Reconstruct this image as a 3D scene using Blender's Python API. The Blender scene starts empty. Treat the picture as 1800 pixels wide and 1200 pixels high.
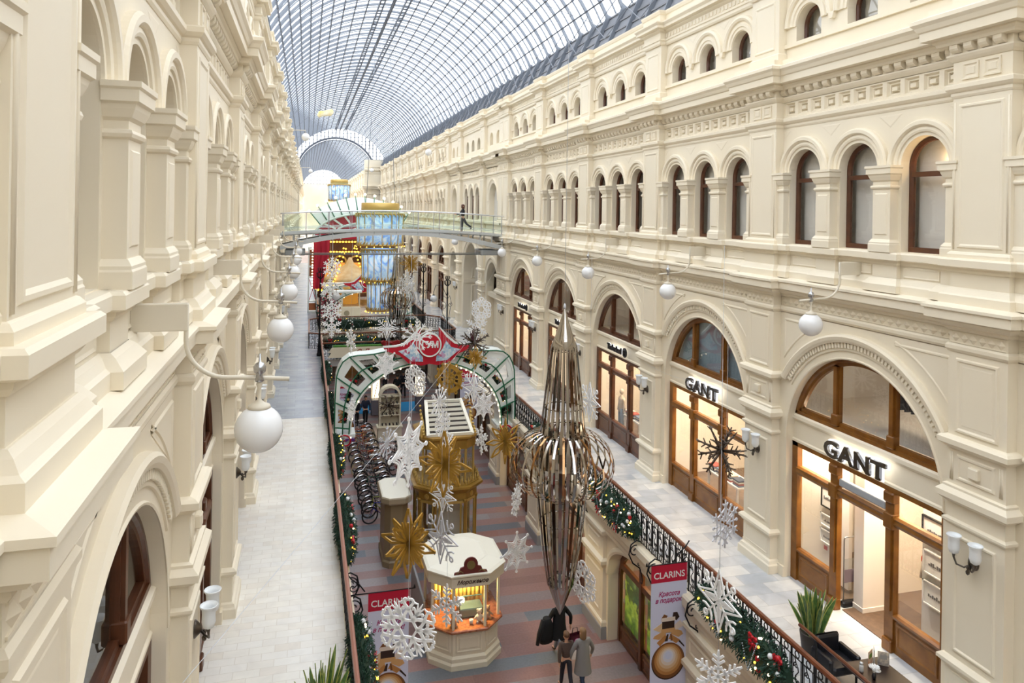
import bpy, bmesh, math, random
from mathutils import Vector, Matrix, Euler
PI = math.pi
sin, cos = math.sin, math.cos
SC = bpy.context.scene
COL = SC.collection
TMP = bpy.data.scenes.new('workbench')            # scratch scene for evaluating modifiers and text
RND = random.Random(7)

# ---------------------------------------------------------------- tagging
def tag(o, label=None, cat=None, group=None, kind=None):
    if label: o['label'] = label
    if cat: o['category'] = cat
    if group: o['group'] = group
    if kind: o['kind'] = kind
    return o

def empty(name, loc=(0, 0, 0), rz=0.0, parent=None):
    o = bpy.data.objects.new(name, None)
    COL.objects.link(o)
    o.location = loc
    o.rotation_euler = (0, 0, rz)
    o.empty_display_size = 0.1
    if parent: o.parent = parent
    return o

def thing(name, label, cat, loc=(0, 0, 0), rz=0.0, group=None):
    return tag(empty(name, loc, rz), label, cat, group)

def link(name, me, parent=None, loc=(0, 0, 0), rot=(0, 0, 0), scale=None):
    o = bpy.data.objects.new(name, me)
    COL.objects.link(o)
    o.location = loc
    o.rotation_euler = rot
    if scale is not None: o.scale = scale
    if parent: o.parent = parent
    return o

CHILD = None
def copy_tree(o, parent=None):
    c = o.copy()
    COL.objects.link(c)
    if parent: c.parent = parent
    for ch in list(o.children):
        copy_tree(ch, c)
    return c

def set_mat(o, m):
    """give one copy its own material although it shares the mesh"""
    if not o.material_slots: return
    o.material_slots[0].link = 'OBJECT'
    o.material_slots[0].material = m

# ---------------------------------------------------------------- materials
def lin(c):
    if isinstance(c, str):
        c = c.lstrip('#')
        c = [int(c[i:i + 2], 16) / 255 for i in (0, 2, 4)]
        return tuple((x / 12.92 if x <= .04045 else ((x + .055) / 1.055) ** 2.4) for x in c) + (1,)
    return tuple(c) + (1,) if len(c) == 3 else tuple(c)

MATS = {}
def mat(name, col='#808080', rough=.5, metal=0.0, spec=.5, emit=None, es=0.0, noise=None, bump=0.0, bscale=20.0, trans=0.0, alpha=1.0, coat=0.0, sub=0.0):
    if name in MATS: return MATS[name]
    m = bpy.data.materials.new(name)
    m.use_nodes = True
    nt = m.node_tree
    b = nt.nodes['Principled BSDF']
    b.inputs['Base Color'].default_value = lin(col)
    b.inputs['Roughness'].default_value = rough
    b.inputs['Metallic'].default_value = metal
    b.inputs['Specular IOR Level'].default_value = spec
    b.inputs['Transmission Weight'].default_value = trans
    b.inputs['Alpha'].default_value = alpha
    b.inputs['Coat Weight'].default_value = coat
    if emit:
        b.inputs['Emission Color'].default_value = lin(emit)
        b.inputs['Emission Strength'].default_value = es
        m.cycles.emission_sampling = 'NONE'
    if noise or bump:
        geo = nt.nodes.new('ShaderNodeTexCoord')
        nz = nt.nodes.new('ShaderNodeTexNoise')
        nz.inputs['Scale'].default_value = noise[1] if noise else bscale
        nz.inputs['Detail'].default_value = 4
        nt.links.new(geo.outputs['Object'], nz.inputs['Vector'])
        if noise:
            mx = nt.nodes.new('ShaderNodeMix'); mx.data_type = 'RGBA'
            mx.inputs['A'].default_value = lin(col)
            mx.inputs['B'].default_value = lin(noise[0])
            rp = nt.nodes.new('ShaderNodeMapRange')
            rp.inputs['From Min'].default_value = .35
            rp.inputs['From Max'].default_value = .65
            nt.links.new(nz.outputs['Fac'], rp.inputs['Value'])
            nt.links.new(rp.outputs['Result'], mx.inputs['Factor'])
            nt.links.new(mx.outputs['Result'], b.inputs['Base Color'])
        if bump:
            bp = nt.nodes.new('ShaderNodeBump')
            bp.inputs['Strength'].default_value = bump
            bp.inputs['Distance'].default_value = .01
            nt.links.new(nz.outputs['Fac'], bp.inputs['Height'])
            nt.links.new(bp.outputs['Normal'], b.inputs['Normal'])
    MATS[name] = m
    return m

def glass_mat(name, tint='#ffffff', gloss=.12, rough=.02, frost=0.0):
    if name in MATS: return MATS[name]
    m = bpy.data.materials.new(name); m.use_nodes = True
    nt = m.node_tree; nt.nodes.clear()
    out = nt.nodes.new('ShaderNodeOutputMaterial')
    tr = nt.nodes.new('ShaderNodeBsdfTransparent'); tr.inputs['Color'].default_value = lin(tint)
    gl = nt.nodes.new('ShaderNodeBsdfGlossy'); gl.inputs['Roughness'].default_value = rough
    mx = nt.nodes.new('ShaderNodeMixShader')
    lw = nt.nodes.new('ShaderNodeLayerWeight'); lw.inputs['Blend'].default_value = .25
    mr = nt.nodes.new('ShaderNodeMapRange')
    mr.inputs['To Min'].default_value = gloss * .45; mr.inputs['To Max'].default_value = min(.9, gloss * 3)
    nt.links.new(lw.outputs['Facing'], mr.inputs['Value'])
    nt.links.new(mr.outputs['Result'], mx.inputs['Fac'])
    last = tr
    if frost > 0:
        df = nt.nodes.new('ShaderNodeBsdfTranslucent'); df.inputs['Color'].default_value = lin('#ffffff')
        d2 = nt.nodes.new('ShaderNodeBsdfDiffuse'); d2.inputs['Color'].default_value = lin('#f4f6f8')
        ma = nt.nodes.new('ShaderNodeMixShader'); ma.inputs['Fac'].default_value = .5
        nt.links.new(df.outputs[0], ma.inputs[1]); nt.links.new(d2.outputs[0], ma.inputs[2])
        mf = nt.nodes.new('ShaderNodeMixShader'); mf.inputs['Fac'].default_value = frost
        nt.links.new(tr.outputs[0], mf.inputs[1]); nt.links.new(ma.outputs[0], mf.inputs[2])
        last = mf
    nt.links.new(last.outputs[0], mx.inputs[1]); nt.links.new(gl.outputs[0], mx.inputs[2])
    nt.links.new(mx.outputs[0], out.inputs['Surface'])
    MATS[name] = m
    return m

# ---------------------------------------------------------------- mesh builder
class MB:
    def __init__(self):
        self.v = []; self.f = []; self.m = []; self.s = []
        self.mi = 0; self.sm = False
    def add(self, vs, fs, smooth=None):
        n = len(self.v)
        self.v.extend([tuple(p) for p in vs])
        sm = self.sm if smooth is None else smooth
        for f in fs:
            self.f.append(tuple(n + i for i in f)); self.m.append(self.mi); self.s.append(sm)
        return self
    def quad(self, a, b, c, d): return self.add([a, b, c, d], [(0, 1, 2, 3)])
    def poly(self, pts): return self.add(pts, [tuple(range(len(pts)))])
    def box(self, x0, x1, y0, y1, z0, z1):
        v = [(x, y, z) for z in (z0, z1) for y in (y0, y1) for x in (x0, x1)]
        return self.add(v, [(0, 2, 3, 1), (4, 5, 7, 6), (0, 1, 5, 4), (2, 6, 7, 3), (0, 4, 6, 2), (1, 3, 7, 5)], False)
    def bbox(self, x0, x1, y0, y1, z0, z1, b=.01):
        """box with chamfered vertical + top edges"""
        b = min(b, (x1 - x0) * .45, (y1 - y0) * .45, (z1 - z0) * .45)
        def lp(i, z): return [(x0 + i + b, y0 + i, z), (x1 - i - b, y0 + i, z), (x1 - i, y0 + i + b, z), (x1 - i, y1 - i - b, z), (x1 - i - b, y1 - i, z), (x0 + i + b, y1 - i, z), (x0 + i, y1 - i - b, z), (x0 + i, y0 + i + b, z)]
        L = [lp(b * .6, z0), lp(0, z0 + b), lp(0, z1 - b), lp(b * .6, z1)]
        return self.loft(L, closed=True, caps=True)
    def loft(self, loops, closed=True, caps=False, smooth=False):
        n = len(loops[0]); vs = [p for l in loops for p in l]; fs = []
        for i in range(len(loops) - 1):
            for j in range(n if closed else n - 1):
                k = (j + 1) % n
                fs.append((i * n + j, i * n + k, (i + 1) * n + k, (i + 1) * n + j))
        self.add(vs, fs, smooth)
        if caps:
            self.add(loops[0], [tuple(range(n))[::-1]], False); self.add(loops[-1], [tuple(range(n))], False)
        return self
    def sweep(self, path, prof, caps=True, smooth=False):
        """path in plan (x,y); profile (d,z), d outward = left of the direction of travel"""
        N = []
        for i in range(len(path) - 1):
            dx, dy = path[i + 1][0] - path[i][0], path[i + 1][1] - path[i][1]
            l = math.hypot(dx, dy); N.append((-dy / l, dx / l))
        loops = []
        for i, p in enumerate(path):
            if i == 0: n = N[0]
            elif i == len(path) - 1: n = N[-1]
            else:
                a, b = N[i - 1], N[i]; k = 1 + a[0] * b[0] + a[1] * b[1]
                n = ((a[0] + b[0]) / k, (a[1] + b[1]) / k)
            loops.append([(p[0] + n[0] * d, p[1] + n[1] * d, z) for d, z in prof])
        self.loft(loops, closed=False, smooth=smooth)
        if caps:
            self.add(loops[0], [tuple(range(len(prof)))]); self.add(loops[-1], [tuple(range(len(prof)))])
        return self
    def arch_panel(self, s0, s1, z0, z1, o, ops, depth, n=18, sill=True):
        """wall face in the plane y=o with round-headed openings (sc, r, zs, zb)"""
        cur = s0
        for sc, r, zs, zb in ops:
            self.quad((cur, o, z0), (sc - r, o, z0), (sc - r, o, z1), (cur, o, z1))
            cur = sc + r
            arc = [(sc - r * cos(PI * i / n), zs + r * sin(PI * i / n)) for i in range(n + 1)]
            for i in range(n):
                a, b = arc[i], arc[i + 1]
                self.quad((a[0], o, a[1]), (b[0], o, b[1]), (b[0], o, z1), (a[0], o, z1))
            if zb > z0 + 1e-4:
                self.quad((sc - r, o, z0), (sc + r, o, z0), (sc + r, o, zb), (sc - r, o, zb))
            ol = [(sc - r, zb)] + arc + [(sc + r, zb)]
            if sill and zb > z0 + 1e-4: ol.append((sc - r, zb))
            for i in range(len(ol) - 1):
                a, b = ol[i], ol[i + 1]
                self.quad((a[0], o, a[1]), (a[0], o - depth, a[1]), (b[0], o - depth, b[1]), (b[0], o, b[1]))
        self.quad((cur, o, z0), (s1, o, z0), (s1, o, z1), (cur, o, z1))
        return self
    def ring(self, sc, zc, prof, a0=0.0, a1=PI, n=24, caps=True, smooth=False):
        loops = []
        for i in range(n + 1):
            a = a0 + (a1 - a0) * i / n
            loops.append([(sc + r * cos(a), o, zc + r * sin(a)) for r, o in prof])
        self.loft(loops, closed=False, smooth=smooth)
        if caps:
            self.add(loops[0], [tuple(range(len(prof)))]); self.add(loops[-1], [tuple(range(len(prof)))])
        return self
    def frame(self, pts, o, steps, solid=True):
        """moulding round a polygon (s,z) in the plane y=o; steps = [(inset, height)], last one filled"""
        def inset(P, w):
            n = len(P); A = sum(P[i][0] * P[(i + 1) % n][1] - P[(i + 1) % n][0] * P[i][1] for i in range(n))
            sg = 1 if A > 0 else -1; Q = []
            for i in range(n):
                a, b, c = P[i - 1], P[i], P[(i + 1) % n]
                d1 = (b[0] - a[0], b[1] - a[1]); d2 = (c[0] - b[0], c[1] - b[1])
                l1 = math.hypot(*d1) or 1; l2 = math.hypot(*d2) or 1
                n1 = (-d1[1] / l1 * sg, d1[0] / l1 * sg); n2 = (-d2[1] / l2 * sg, d2[0] / l2 * sg)
                k = max(.25, 1 + n1[0] * n2[0] + n1[1] * n2[1])
                Q.append((b[0] + (n1[0] + n2[0]) / k * w, b[1] + (n1[1] + n2[1]) / k * w))
            return Q
        if solid: steps = [(w, h if (i == 0 or h >= .006) else .006) for i, (w, h) in enumerate(steps)]
        loops = [[(p[0], o + h, p[1]) for p in inset(pts, w)] for w, h in steps]
        self.loft(loops, closed=True)
        self.poly(loops[-1])
        return self
    def rect_frame(self, s0, s1, z0, z1, o, steps, solid=True):
        return self.frame([(s0, z0), (s1, z0), (s1, z1), (s0, z1)], o, steps, solid)
    def lathe(self, prof, n=20, c=(0, 0, 0), smooth=True, caps=True):
        loops = [[(c[0] + r * cos(2 * PI * j / n), c[1] + r * sin(2 * PI * j / n), c[2] + z) for j in range(n)] for r, z in prof]
        return self.loft(loops, closed=True, caps=caps, smooth=smooth)
    def tube(self, pts, r, n=6, caps=True, smooth=True):
        P = [Vector(p) for p in pts]
        rs = r if isinstance(r, (list, tuple)) else [r] * len(P)
        loops = []; up = None
        for i, p in enumerate(P):
            t = (P[min(i + 1, len(P) - 1)] - P[max(i - 1, 0)])
            if t.length < 1e-9: t = Vector((0, 0, 1))
            t.normalize()
            if up is None:
                up = Vector((0, 0, 1)) if abs(t.z) < .9 else Vector((1, 0, 0))
            x = t.cross(up)
            if x.length < 1e-6: x = t.orthogonal()
            x.normalize(); y = x.cross(t).normalized(); up = y
            loops.append([tuple(p + (x * cos(2 * PI * j / n) + y * sin(2 * PI * j / n)) * rs[i]) for j in range(n)])
        return self.loft(loops, closed=True, caps=caps, smooth=smooth)
    def bar(self, a, b, w, h=None, up=(0, 0, 1)):
        """rectangular bar from a to b"""
        h = h or w
        a, b = Vector(a), Vector(b); t = (b - a).normalized(); u = Vector(up)
        x = t.cross(u)
        if x.length < 1e-5: x = t.orthogonal()
        x.normalize(); y = x.cross(t).normalized()
        L = [[tuple(p + x * sx * w / 2 + y * sy * h / 2) for sx, sy in ((-1, -1), (1, -1), (1, 1), (-1, 1))] for p in (a, b)]
        return self.loft(L, closed=True, caps=True)
    def prism(self, pts, y0, y1):
        """polygon (x,z) given thickness along y"""
        return self.loft([[(x, y0, z) for x, z in pts], [(x, y1, z) for x, z in pts]], closed=True, caps=True)
    def hprism(self, pts, z0, z1):
        return self.loft([[(x, y, z0) for x, y in pts], [(x, y, z1) for x, y in pts]], closed=True, caps=True)
    def sphere(self, c, r, nu=14, nv=9, sz=1.0):
        prof = [(max(1e-4, r * sin(PI * i / nv)), -r * sz * cos(PI * i / nv)) for i in range(nv + 1)]
        return self.lathe(prof, nu, c, True, False)
    def merge(self, other, M=None):
        n = len(self.v)
        vs = other.v if M is None else [tuple(M @ Vector(p)) for p in other.v]
        self.v.extend(vs)
        self.f.extend(tuple(n + i for i in f) for f in other.f)
        self.m.extend(other.m); self.s.extend(other.s)
        return self
    def mesh(self, name, mats):
        me = bpy.data.meshes.new(name)
        me.from_pydata(self.v, [], self.f)
        if not isinstance(mats, (list, tuple)): mats = [mats]
        for m in mats: me.materials.append(m)
        if self.f:
            me.polygons.foreach_set('material_index', self.m)
            me.polygons.foreach_set('use_smooth', self.s)
        me.update()
        bm = bmesh.new(); bm.from_mesh(me)
        bmesh.ops.remove_doubles(bm, verts=bm.verts, dist=1e-5)
        bmesh.ops.recalc_face_normals(bm, faces=bm.faces)
        bm.to_mesh(me); bm.free()
        return me
    def build(self, name, mats, parent=None, loc=(0, 0, 0), rot=(0, 0, 0)):
        return link(name, self.mesh(name, mats), parent, loc, rot)

def arc_pts(cx, cz, r, a0, a1, n):
    return [(cx + r * cos(a0 + (a1 - a0) * i / n), cz + r * sin(a0 + (a1 - a0) * i / n)) for i in range(n + 1)]
def spiral(cx, cz, r0, r1, a0, a1, n):
    return [(cx + (r0 + (r1 - r0) * i / n) * cos(a0 + (a1 - a0) * i / n), cz + (r0 + (r1 - r0) * i / n) * sin(a0 + (a1 - a0) * i / n)) for i in range(n + 1)]

# ---------------------------------------------------------------- the place: main dimensions (metres, ground floor z=0)
XR, XL = 11.42, -1.475           # pilaster faces of the two long walls
BAY, PW = 6.5, 1.18              # bay rhythm and pilaster width
YR, YL = 9.77, 4.34              # near edge of a reference pilaster on each side
ZG = 3.95                        # first gallery level
RXL, RXR = 0.95, 8.95            # the two gallery railings
# ================================================================ materials of the setting
M_WALL = mat('cream_plaster', '#f3e8d2', .55, spec=.25, noise=('#f0e3ca', .35))
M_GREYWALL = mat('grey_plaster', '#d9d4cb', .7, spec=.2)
M_WOOD = mat('oak_stain', '#8e5c22', .33, noise=('#744617', 3.0))
M_WOODD = mat('dark_oak', '#673c24', .33, noise=('#52301e', 3.0))
M_STEEL = mat('roof_steel', '#80868f', .5, metal=.2)
M_STEELD = mat('roof_steel_dark', '#5f646e', .6, metal=.2)
M_ROOFPANEL = mat('eaves_panel', '#8d8f95', .6)
M_GLASS = glass_mat('pane_glass', '#f4f6f6', .14)
M_ROOFGLASS = glass_mat('roof_glass', '#fbfcff', .06, .1, frost=.10)
M_BLIND = mat('pale_blind', '#f6f0ea', .8, noise=('#efe7e1', 1.5))
M_DARK = mat('dark_room', '#2c2622', .8)

# ================================================================ wall modules
HB = (BAY - PW) / 2               # half the clear bay
OW = -.22                         # face of the bay wall behind the pilaster face

P_STRING = [(-.05, 10.93), (.03, 10.96), (.06, 11.0), (.06, 11.03), (.16, 11.08), (.2, 11.13), (.2, 11.16), (.3, 11.17), (.3, 11.33), (.34, 11.35), (.34, 11.40), (.14, 11.45), (.14, 11.60), (.10, 11.63), (.06, 11.70), (.02, 11.74), (-.05, 11.74)]
P_ARCHI0 = [(-.05, 10.55), (.02, 10.57), (.05, 10.62), (.05, 10.68), (.02, 10.72), (-.05, 10.72)]
P_SILL = [(-.05, 12.00), (.02, 12.01), (.05, 12.05), (.06, 12.09), (.15, 12.12), (.15, 12.24), (.12, 12.27), (-.4, 12.28)]
P_ARCHI = [(-.05, 15.17), (.01, 15.18), (.03, 15.22), (.03, 15.27), (.06, 15.29), (.1, 15.34), (.1, 15.41), (.05, 15.44), (-.05, 15.45)]
P_CORN = [(-.05, 15.83), (.02, 15.84), (.06, 15.89), (.09, 15.94), (.09, 15.97), (.05, 15.98), (.05, 16.12), (.2, 16.13), (.22, 16.18), (.27, 16.22), (.27, 16.25), (.4, 16.26), (.4, 16.42), (.43, 16.44), (.47, 16.52), (.52, 16.58), (.52, 16.65), (.30, 16.74), (.30, 16.84), (.12, 16.88), (-.05, 16.9)]
P_TOPENT = [(-.05, 18.66), (.02, 18.67), (.05, 18.72), (.05, 18.8), (.08, 18.82), (.08, 18.86), (.03, 18.88), (.03, 19.08), (.06, 19.1), (.12, 19.14), (.12, 19.18), (.24, 19.2), (.24, 19.28), (.3, 19.36), (.3, 19.40), (.06, 19.47), (.06, 19.68), (.09, 19.70), (.12, 19.78), (.12, 19.83), (-.4, 19.85)]

def column_shape(mb, c, hw, ob, of, s_only=0):
    """engaged pier between two windows: shaft, base, capital"""
    a, b = c - hw, c + hw
    mb.box(a, b, ob, of, 12.25, 14.05)
    pth = [(a, ob), (a, of), (b, of), (b, ob)]
    mb.sweep(pth, [(0, 12.27), (.06, 12.27), (.06, 12.42), (.05, 12.44), (.05, 12.47), (.01, 12.53), (0, 12.53)], False)
    mb.sweep(pth, [(0, 13.56), (.03, 13.58), (.04, 13.61), (.03, 13.64), (0, 13.65)], False)
    mb.sweep(pth, [(0, 13.72), (.03, 13.75), (.06, 13.82), (.07, 13.86), (.10, 13.88), (.10, 13.98), (.12, 14.0), (.12, 14.05), (0, 14.06)], False)
    if hw > .15:
        mb.rect_frame(a + .07, b - .07, 12.62, 13.48, of, [(0, 0), (.02, .02), (.035, .02)])

def coffer(mb, c, z0, z1, o, w):
    """one square of the frieze: stepped frame round a small boss"""
    cz, h = (z0 + z1) / 2, (z1 - z0) / 2
    mb.rect_frame(c - w, c + w, cz - h, cz + h, o, [(0, 0), (.0, -.0), (.03, -.055), (.06, -.055), (.075, -.11), (w - .085, -.11), (w - .07, -.03), (w - .035, -.03)], False)

def frieze(mb, s0, s1, n, o):
    """band of n coffers between z 15.45 and 15.83, the face at y=o"""
    z0, z1 = 15.49, 15.8
    st = (s1 - s0) / n; w = st * .38
    mb.quad((s0, o, 15.44), (s1, o, 15.44), (s1, o, z0), (s0, o, z0))
    mb.quad((s0, o, z1), (s1, o, z1), (s1, o, 15.85), (s0, o, 15.85))
    for i in range(n):
        c = s0 + st * (i + .5)
        mb.quad((c - st / 2, o, z0), (c - w, o, z0), (c - w, o, z1), (c - st / 2, o, z1))
        mb.quad((c + w, o, z0), (c + st / 2, o, z0), (c + st / 2, o, z1), (c + w, o, z1))
        coffer(mb, c, z0, z1, o, w)

def modillions(mb, s0, s1, n, o):
    st = (s1 - s0) / n
    for i in range(n):
        c = s0 + st * (i + .5)
        mb.prism_x = None
        w = st * .29
        pr = [(o + .03, 16.13), (o + .03, 15.985), (o + .1, 15.985), (o + .15, 16.02), (o + .18, 16.06), (o + .18, 16.13)]
        mb.loft([[(c - w, y, z) for y, z in pr], [(c + w, y, z) for y, z in pr]], closed=True, caps=True)

def diamonds(mb, s0, s1, n, o):
    """zigzag frieze of the string course"""
    z0, z1 = 10.74, 10.92; st = (s1 - s0) / n; zm = (z0 + z1) / 2
    for i in range(n):
        c = s0 + st * (i + .5); h = (z1 - z0) / 2 * .95; w = st * .46
        mb.add([(c - w, o, zm), (c, o, zm - h), (c + w, o, zm), (c, o, zm + h), (c, o + .045, zm)], [(0, 1, 4), (1, 2, 4), (2, 3, 4), (3, 0, 4)])
    mb.bar((s0, o + .005, z0), (s1, o + .005, z0), .02, .02); mb.bar((s0, o + .005, z1), (s1, o + .005, z1), .02, .02)

def upper_part(mb, loggia):
    """third storey and attic storey of one bay"""
    a, b = -HB, HB
    mb.sweep([(a, OW), (b, OW)], P_ARCHI0, False)
    mb.quad((a, OW, 10.55), (b, OW, 10.55), (b, OW, 11.0), (a, OW, 11.0))
    diamonds(mb, a + .05, b - .05, 24, OW)
    mb.sweep([(a, OW), (b, OW)], P_STRING, False)
    mb.quad((a, OW - .0, 11.7), (b, OW, 11.7), (b, OW, 12.05), (a, OW, 12.05))
    # pedestals below the columns, panels between them
    for c, hw in ((-2.56, .16), (-.905, .25), (.905, .25), (2.56, .16)):
        c0, c1 = max(a, c - hw - .08), min(b, c + hw + .08)
        mb.box(c0, c1, OW - .02, OW + .1, 11.7, 12.03)
        mb.sweep([(c0, OW), (c0, OW + .1), (c1, OW + .1), (c1, OW)], P_SILL, False)
        mb.sweep([(c0, OW), (c0, OW + .1), (c1, OW + .1), (c1, OW)], [(0, 11.45), (.14, 11.45), (.14, 11.60), (.06, 11.70), (0.01, 11.74)], False)
    for c in (-1.77, 0, 1.77):
        mb.rect_frame(c - .46, c + .46, 11.76, 11.99, OW, [(0, 0), (.02, .02), (.05, -.02), (.06, -.02)])
    mb.sweep([(a, OW), (b, OW)], P_SILL, False)
    dep = 1.15 if loggia else .30
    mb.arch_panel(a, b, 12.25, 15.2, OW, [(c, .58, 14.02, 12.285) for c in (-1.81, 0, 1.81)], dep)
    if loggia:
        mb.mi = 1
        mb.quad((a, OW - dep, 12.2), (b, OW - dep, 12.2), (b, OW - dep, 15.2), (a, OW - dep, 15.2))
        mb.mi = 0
    for c in (-.905, .905): column_shape(mb, c, .24, OW, OW + .2)
    for c, s in ((-2.55, -1), (2.55, 1)):
        column_shape(mb, c, .11, OW, OW + .14)
    for c in (-1.81, 0, 1.81):
        mb.ring(c, 14.02, [(.58, OW), (.585, OW + .03), (.65, OW + .03), (.66, OW + .06), (.70, OW + .075), (.76, OW + .06), (.77, OW + .09), (.80, OW + .12), (.87, OW + .12), (.905, OW + .08), (.905, OW)], 0.02, PI - .02, 26)
    for c in (-.905, .905):
        mb.frame([(c - .34, 15.11), (c + .34, 15.11), (c, 14.84)], OW, [(0, 0), (.03, -.03), (.04, -.03)])
    for c, k in ((-2.62, 1), (2.62, -1)):
        mb.frame([(c, 15.11), (c + k * .26, 15.11), (c, 14.9)], OW, [(0, 0), (.02, -.03), (.03, -.03)])
    mb.sweep([(a, OW), (b, OW)], P_ARCHI, False)
    frieze(mb, a, b, 11, OW)
    mb.quad((a, OW, 15.83), (b, OW, 15.83), (b, OW, 16.2), (a, OW, 16.2))
    modillions(mb, a, b, 17, OW)
    mb.sweep([(a, OW), (b, OW)], P_CORN, False)
    # attic storey
    oa = OW - .03
    mb.arch_panel(a, b, 16.85, 18.7, oa, [(c, .46, 17.68, 17.3) for c in (-1.8, 0, 1.8)], .34)
    for c in (-1.8, 0, 1.8):
        mb.ring(c, 17.70, [(.46, oa), (.465, oa + .03), (.54, oa + .03), (.56, oa + .06), (.64, oa + .06), (.66, oa + .03), (.70, oa + .03), (.72, oa + .08), (.78, oa + .11), (.85, oa + .08), (.87, oa)], 0.0, PI, 22)
    for c in (-.9, .9):
        mb.prism([(c - .05, 17.56), (c + .05, 17.56), (c + .1, 17.71), (c - .1, 17.71)], oa, oa + .1)
        mb.frame([(c - .3, 18.6), (c + .3, 18.6), (c, 18.38)], oa, [(0, 0), (.02, -.03), (.03, -.03)])
    mb.box(a, b, oa - .02, oa + .06, 17.2, 17.3)
    mb.sweep([(a, OW), (b, OW)], P_TOPENT, False)
    n = 26; st = (b - a) / n
    for i in range(n):
        c = a + st * (i + .5); mb.box(c - st * .3, c + st * .3, OW + .02, OW + .055, 18.92, 19.05)
    mb.quad((a, OW, 18.66), (b, OW, 18.66), (b, OW - 1.2, 19.85), (a, OW - 1.2, 19.85))

AR, AZ = 2.37, 7.45               # big shopfront arch of the gallery level
def lower_part(mb, opening=True):
    a, b = -HB, HB
    z0, z1 = ZG, 10.62
    mb.arch_panel(a, b, z0, z1, OW, [(0, AR, AZ, z0)], .34, n=36)
    a0 = math.asin((9.0 - AZ) / 2.92)
    mb.ring(0, AZ, [(2.55, OW), (2.56, OW + .03), (2.60, OW + .035), (2.62, OW + .02), (2.74, OW + .02), (2.745, OW + .1), (2.80, OW + .13), (2.87, OW + .15), (2.92, OW + .11), (2.93, OW)], a0, PI - a0, 40)
    for i in range(52):
        t = a0 + .02 + (PI - 2 * a0 - .04) * (i + .5) / 52
        d = .011
        L = []
        for r in (2.63, 2.745):
            L.append([(r * cos(t - d), OW + .02, AZ + r * sin(t - d)), (r * cos(t + d), OW + .02, AZ + r * sin(t + d)), (r * cos(t + d), OW + .07, AZ + r * sin(t + d)), (r * cos(t - d), OW + .07, AZ + r * sin(t - d))])
        mb.loft(L, closed=True, caps=True)
    # small roll round the mouth of the opening
    mb.ring(0, AZ, [(2.37, OW), (2.36, OW + .02), (2.39, OW + .03), (2.41, OW)], 0, PI, 36, False)
    # spandrel panels
    for k in (-1, 1):
        pts = [(k * x, z) for x, z in [(2.5, 10.42)] + [(1.08, 10.42)] + arc_pts(0, AZ, 3.16, math.acos(1.08 / 3.16), math.acos(2.5 / 3.16), 8)]
        mb.frame(pts, OW, [(0, 0), (.025, .025), (.05, .025), (.07, -.02), (.09, -.02)])
    # plinth strips beside the opening
    for s in (-1, 1):
        x0, x1 = sorted((s * AR, s * HB))
        mb.box(x0 - .006, x1 + .006, OW - .1, OW + .05, ZG, ZG + .26)

def bay_mesh(loggia):
    mb = MB(); lower_part(mb); upper_part(mb, loggia)
    return mb.mesh('wall_bay', [M_WALL, M_GREYWALL])

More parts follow.
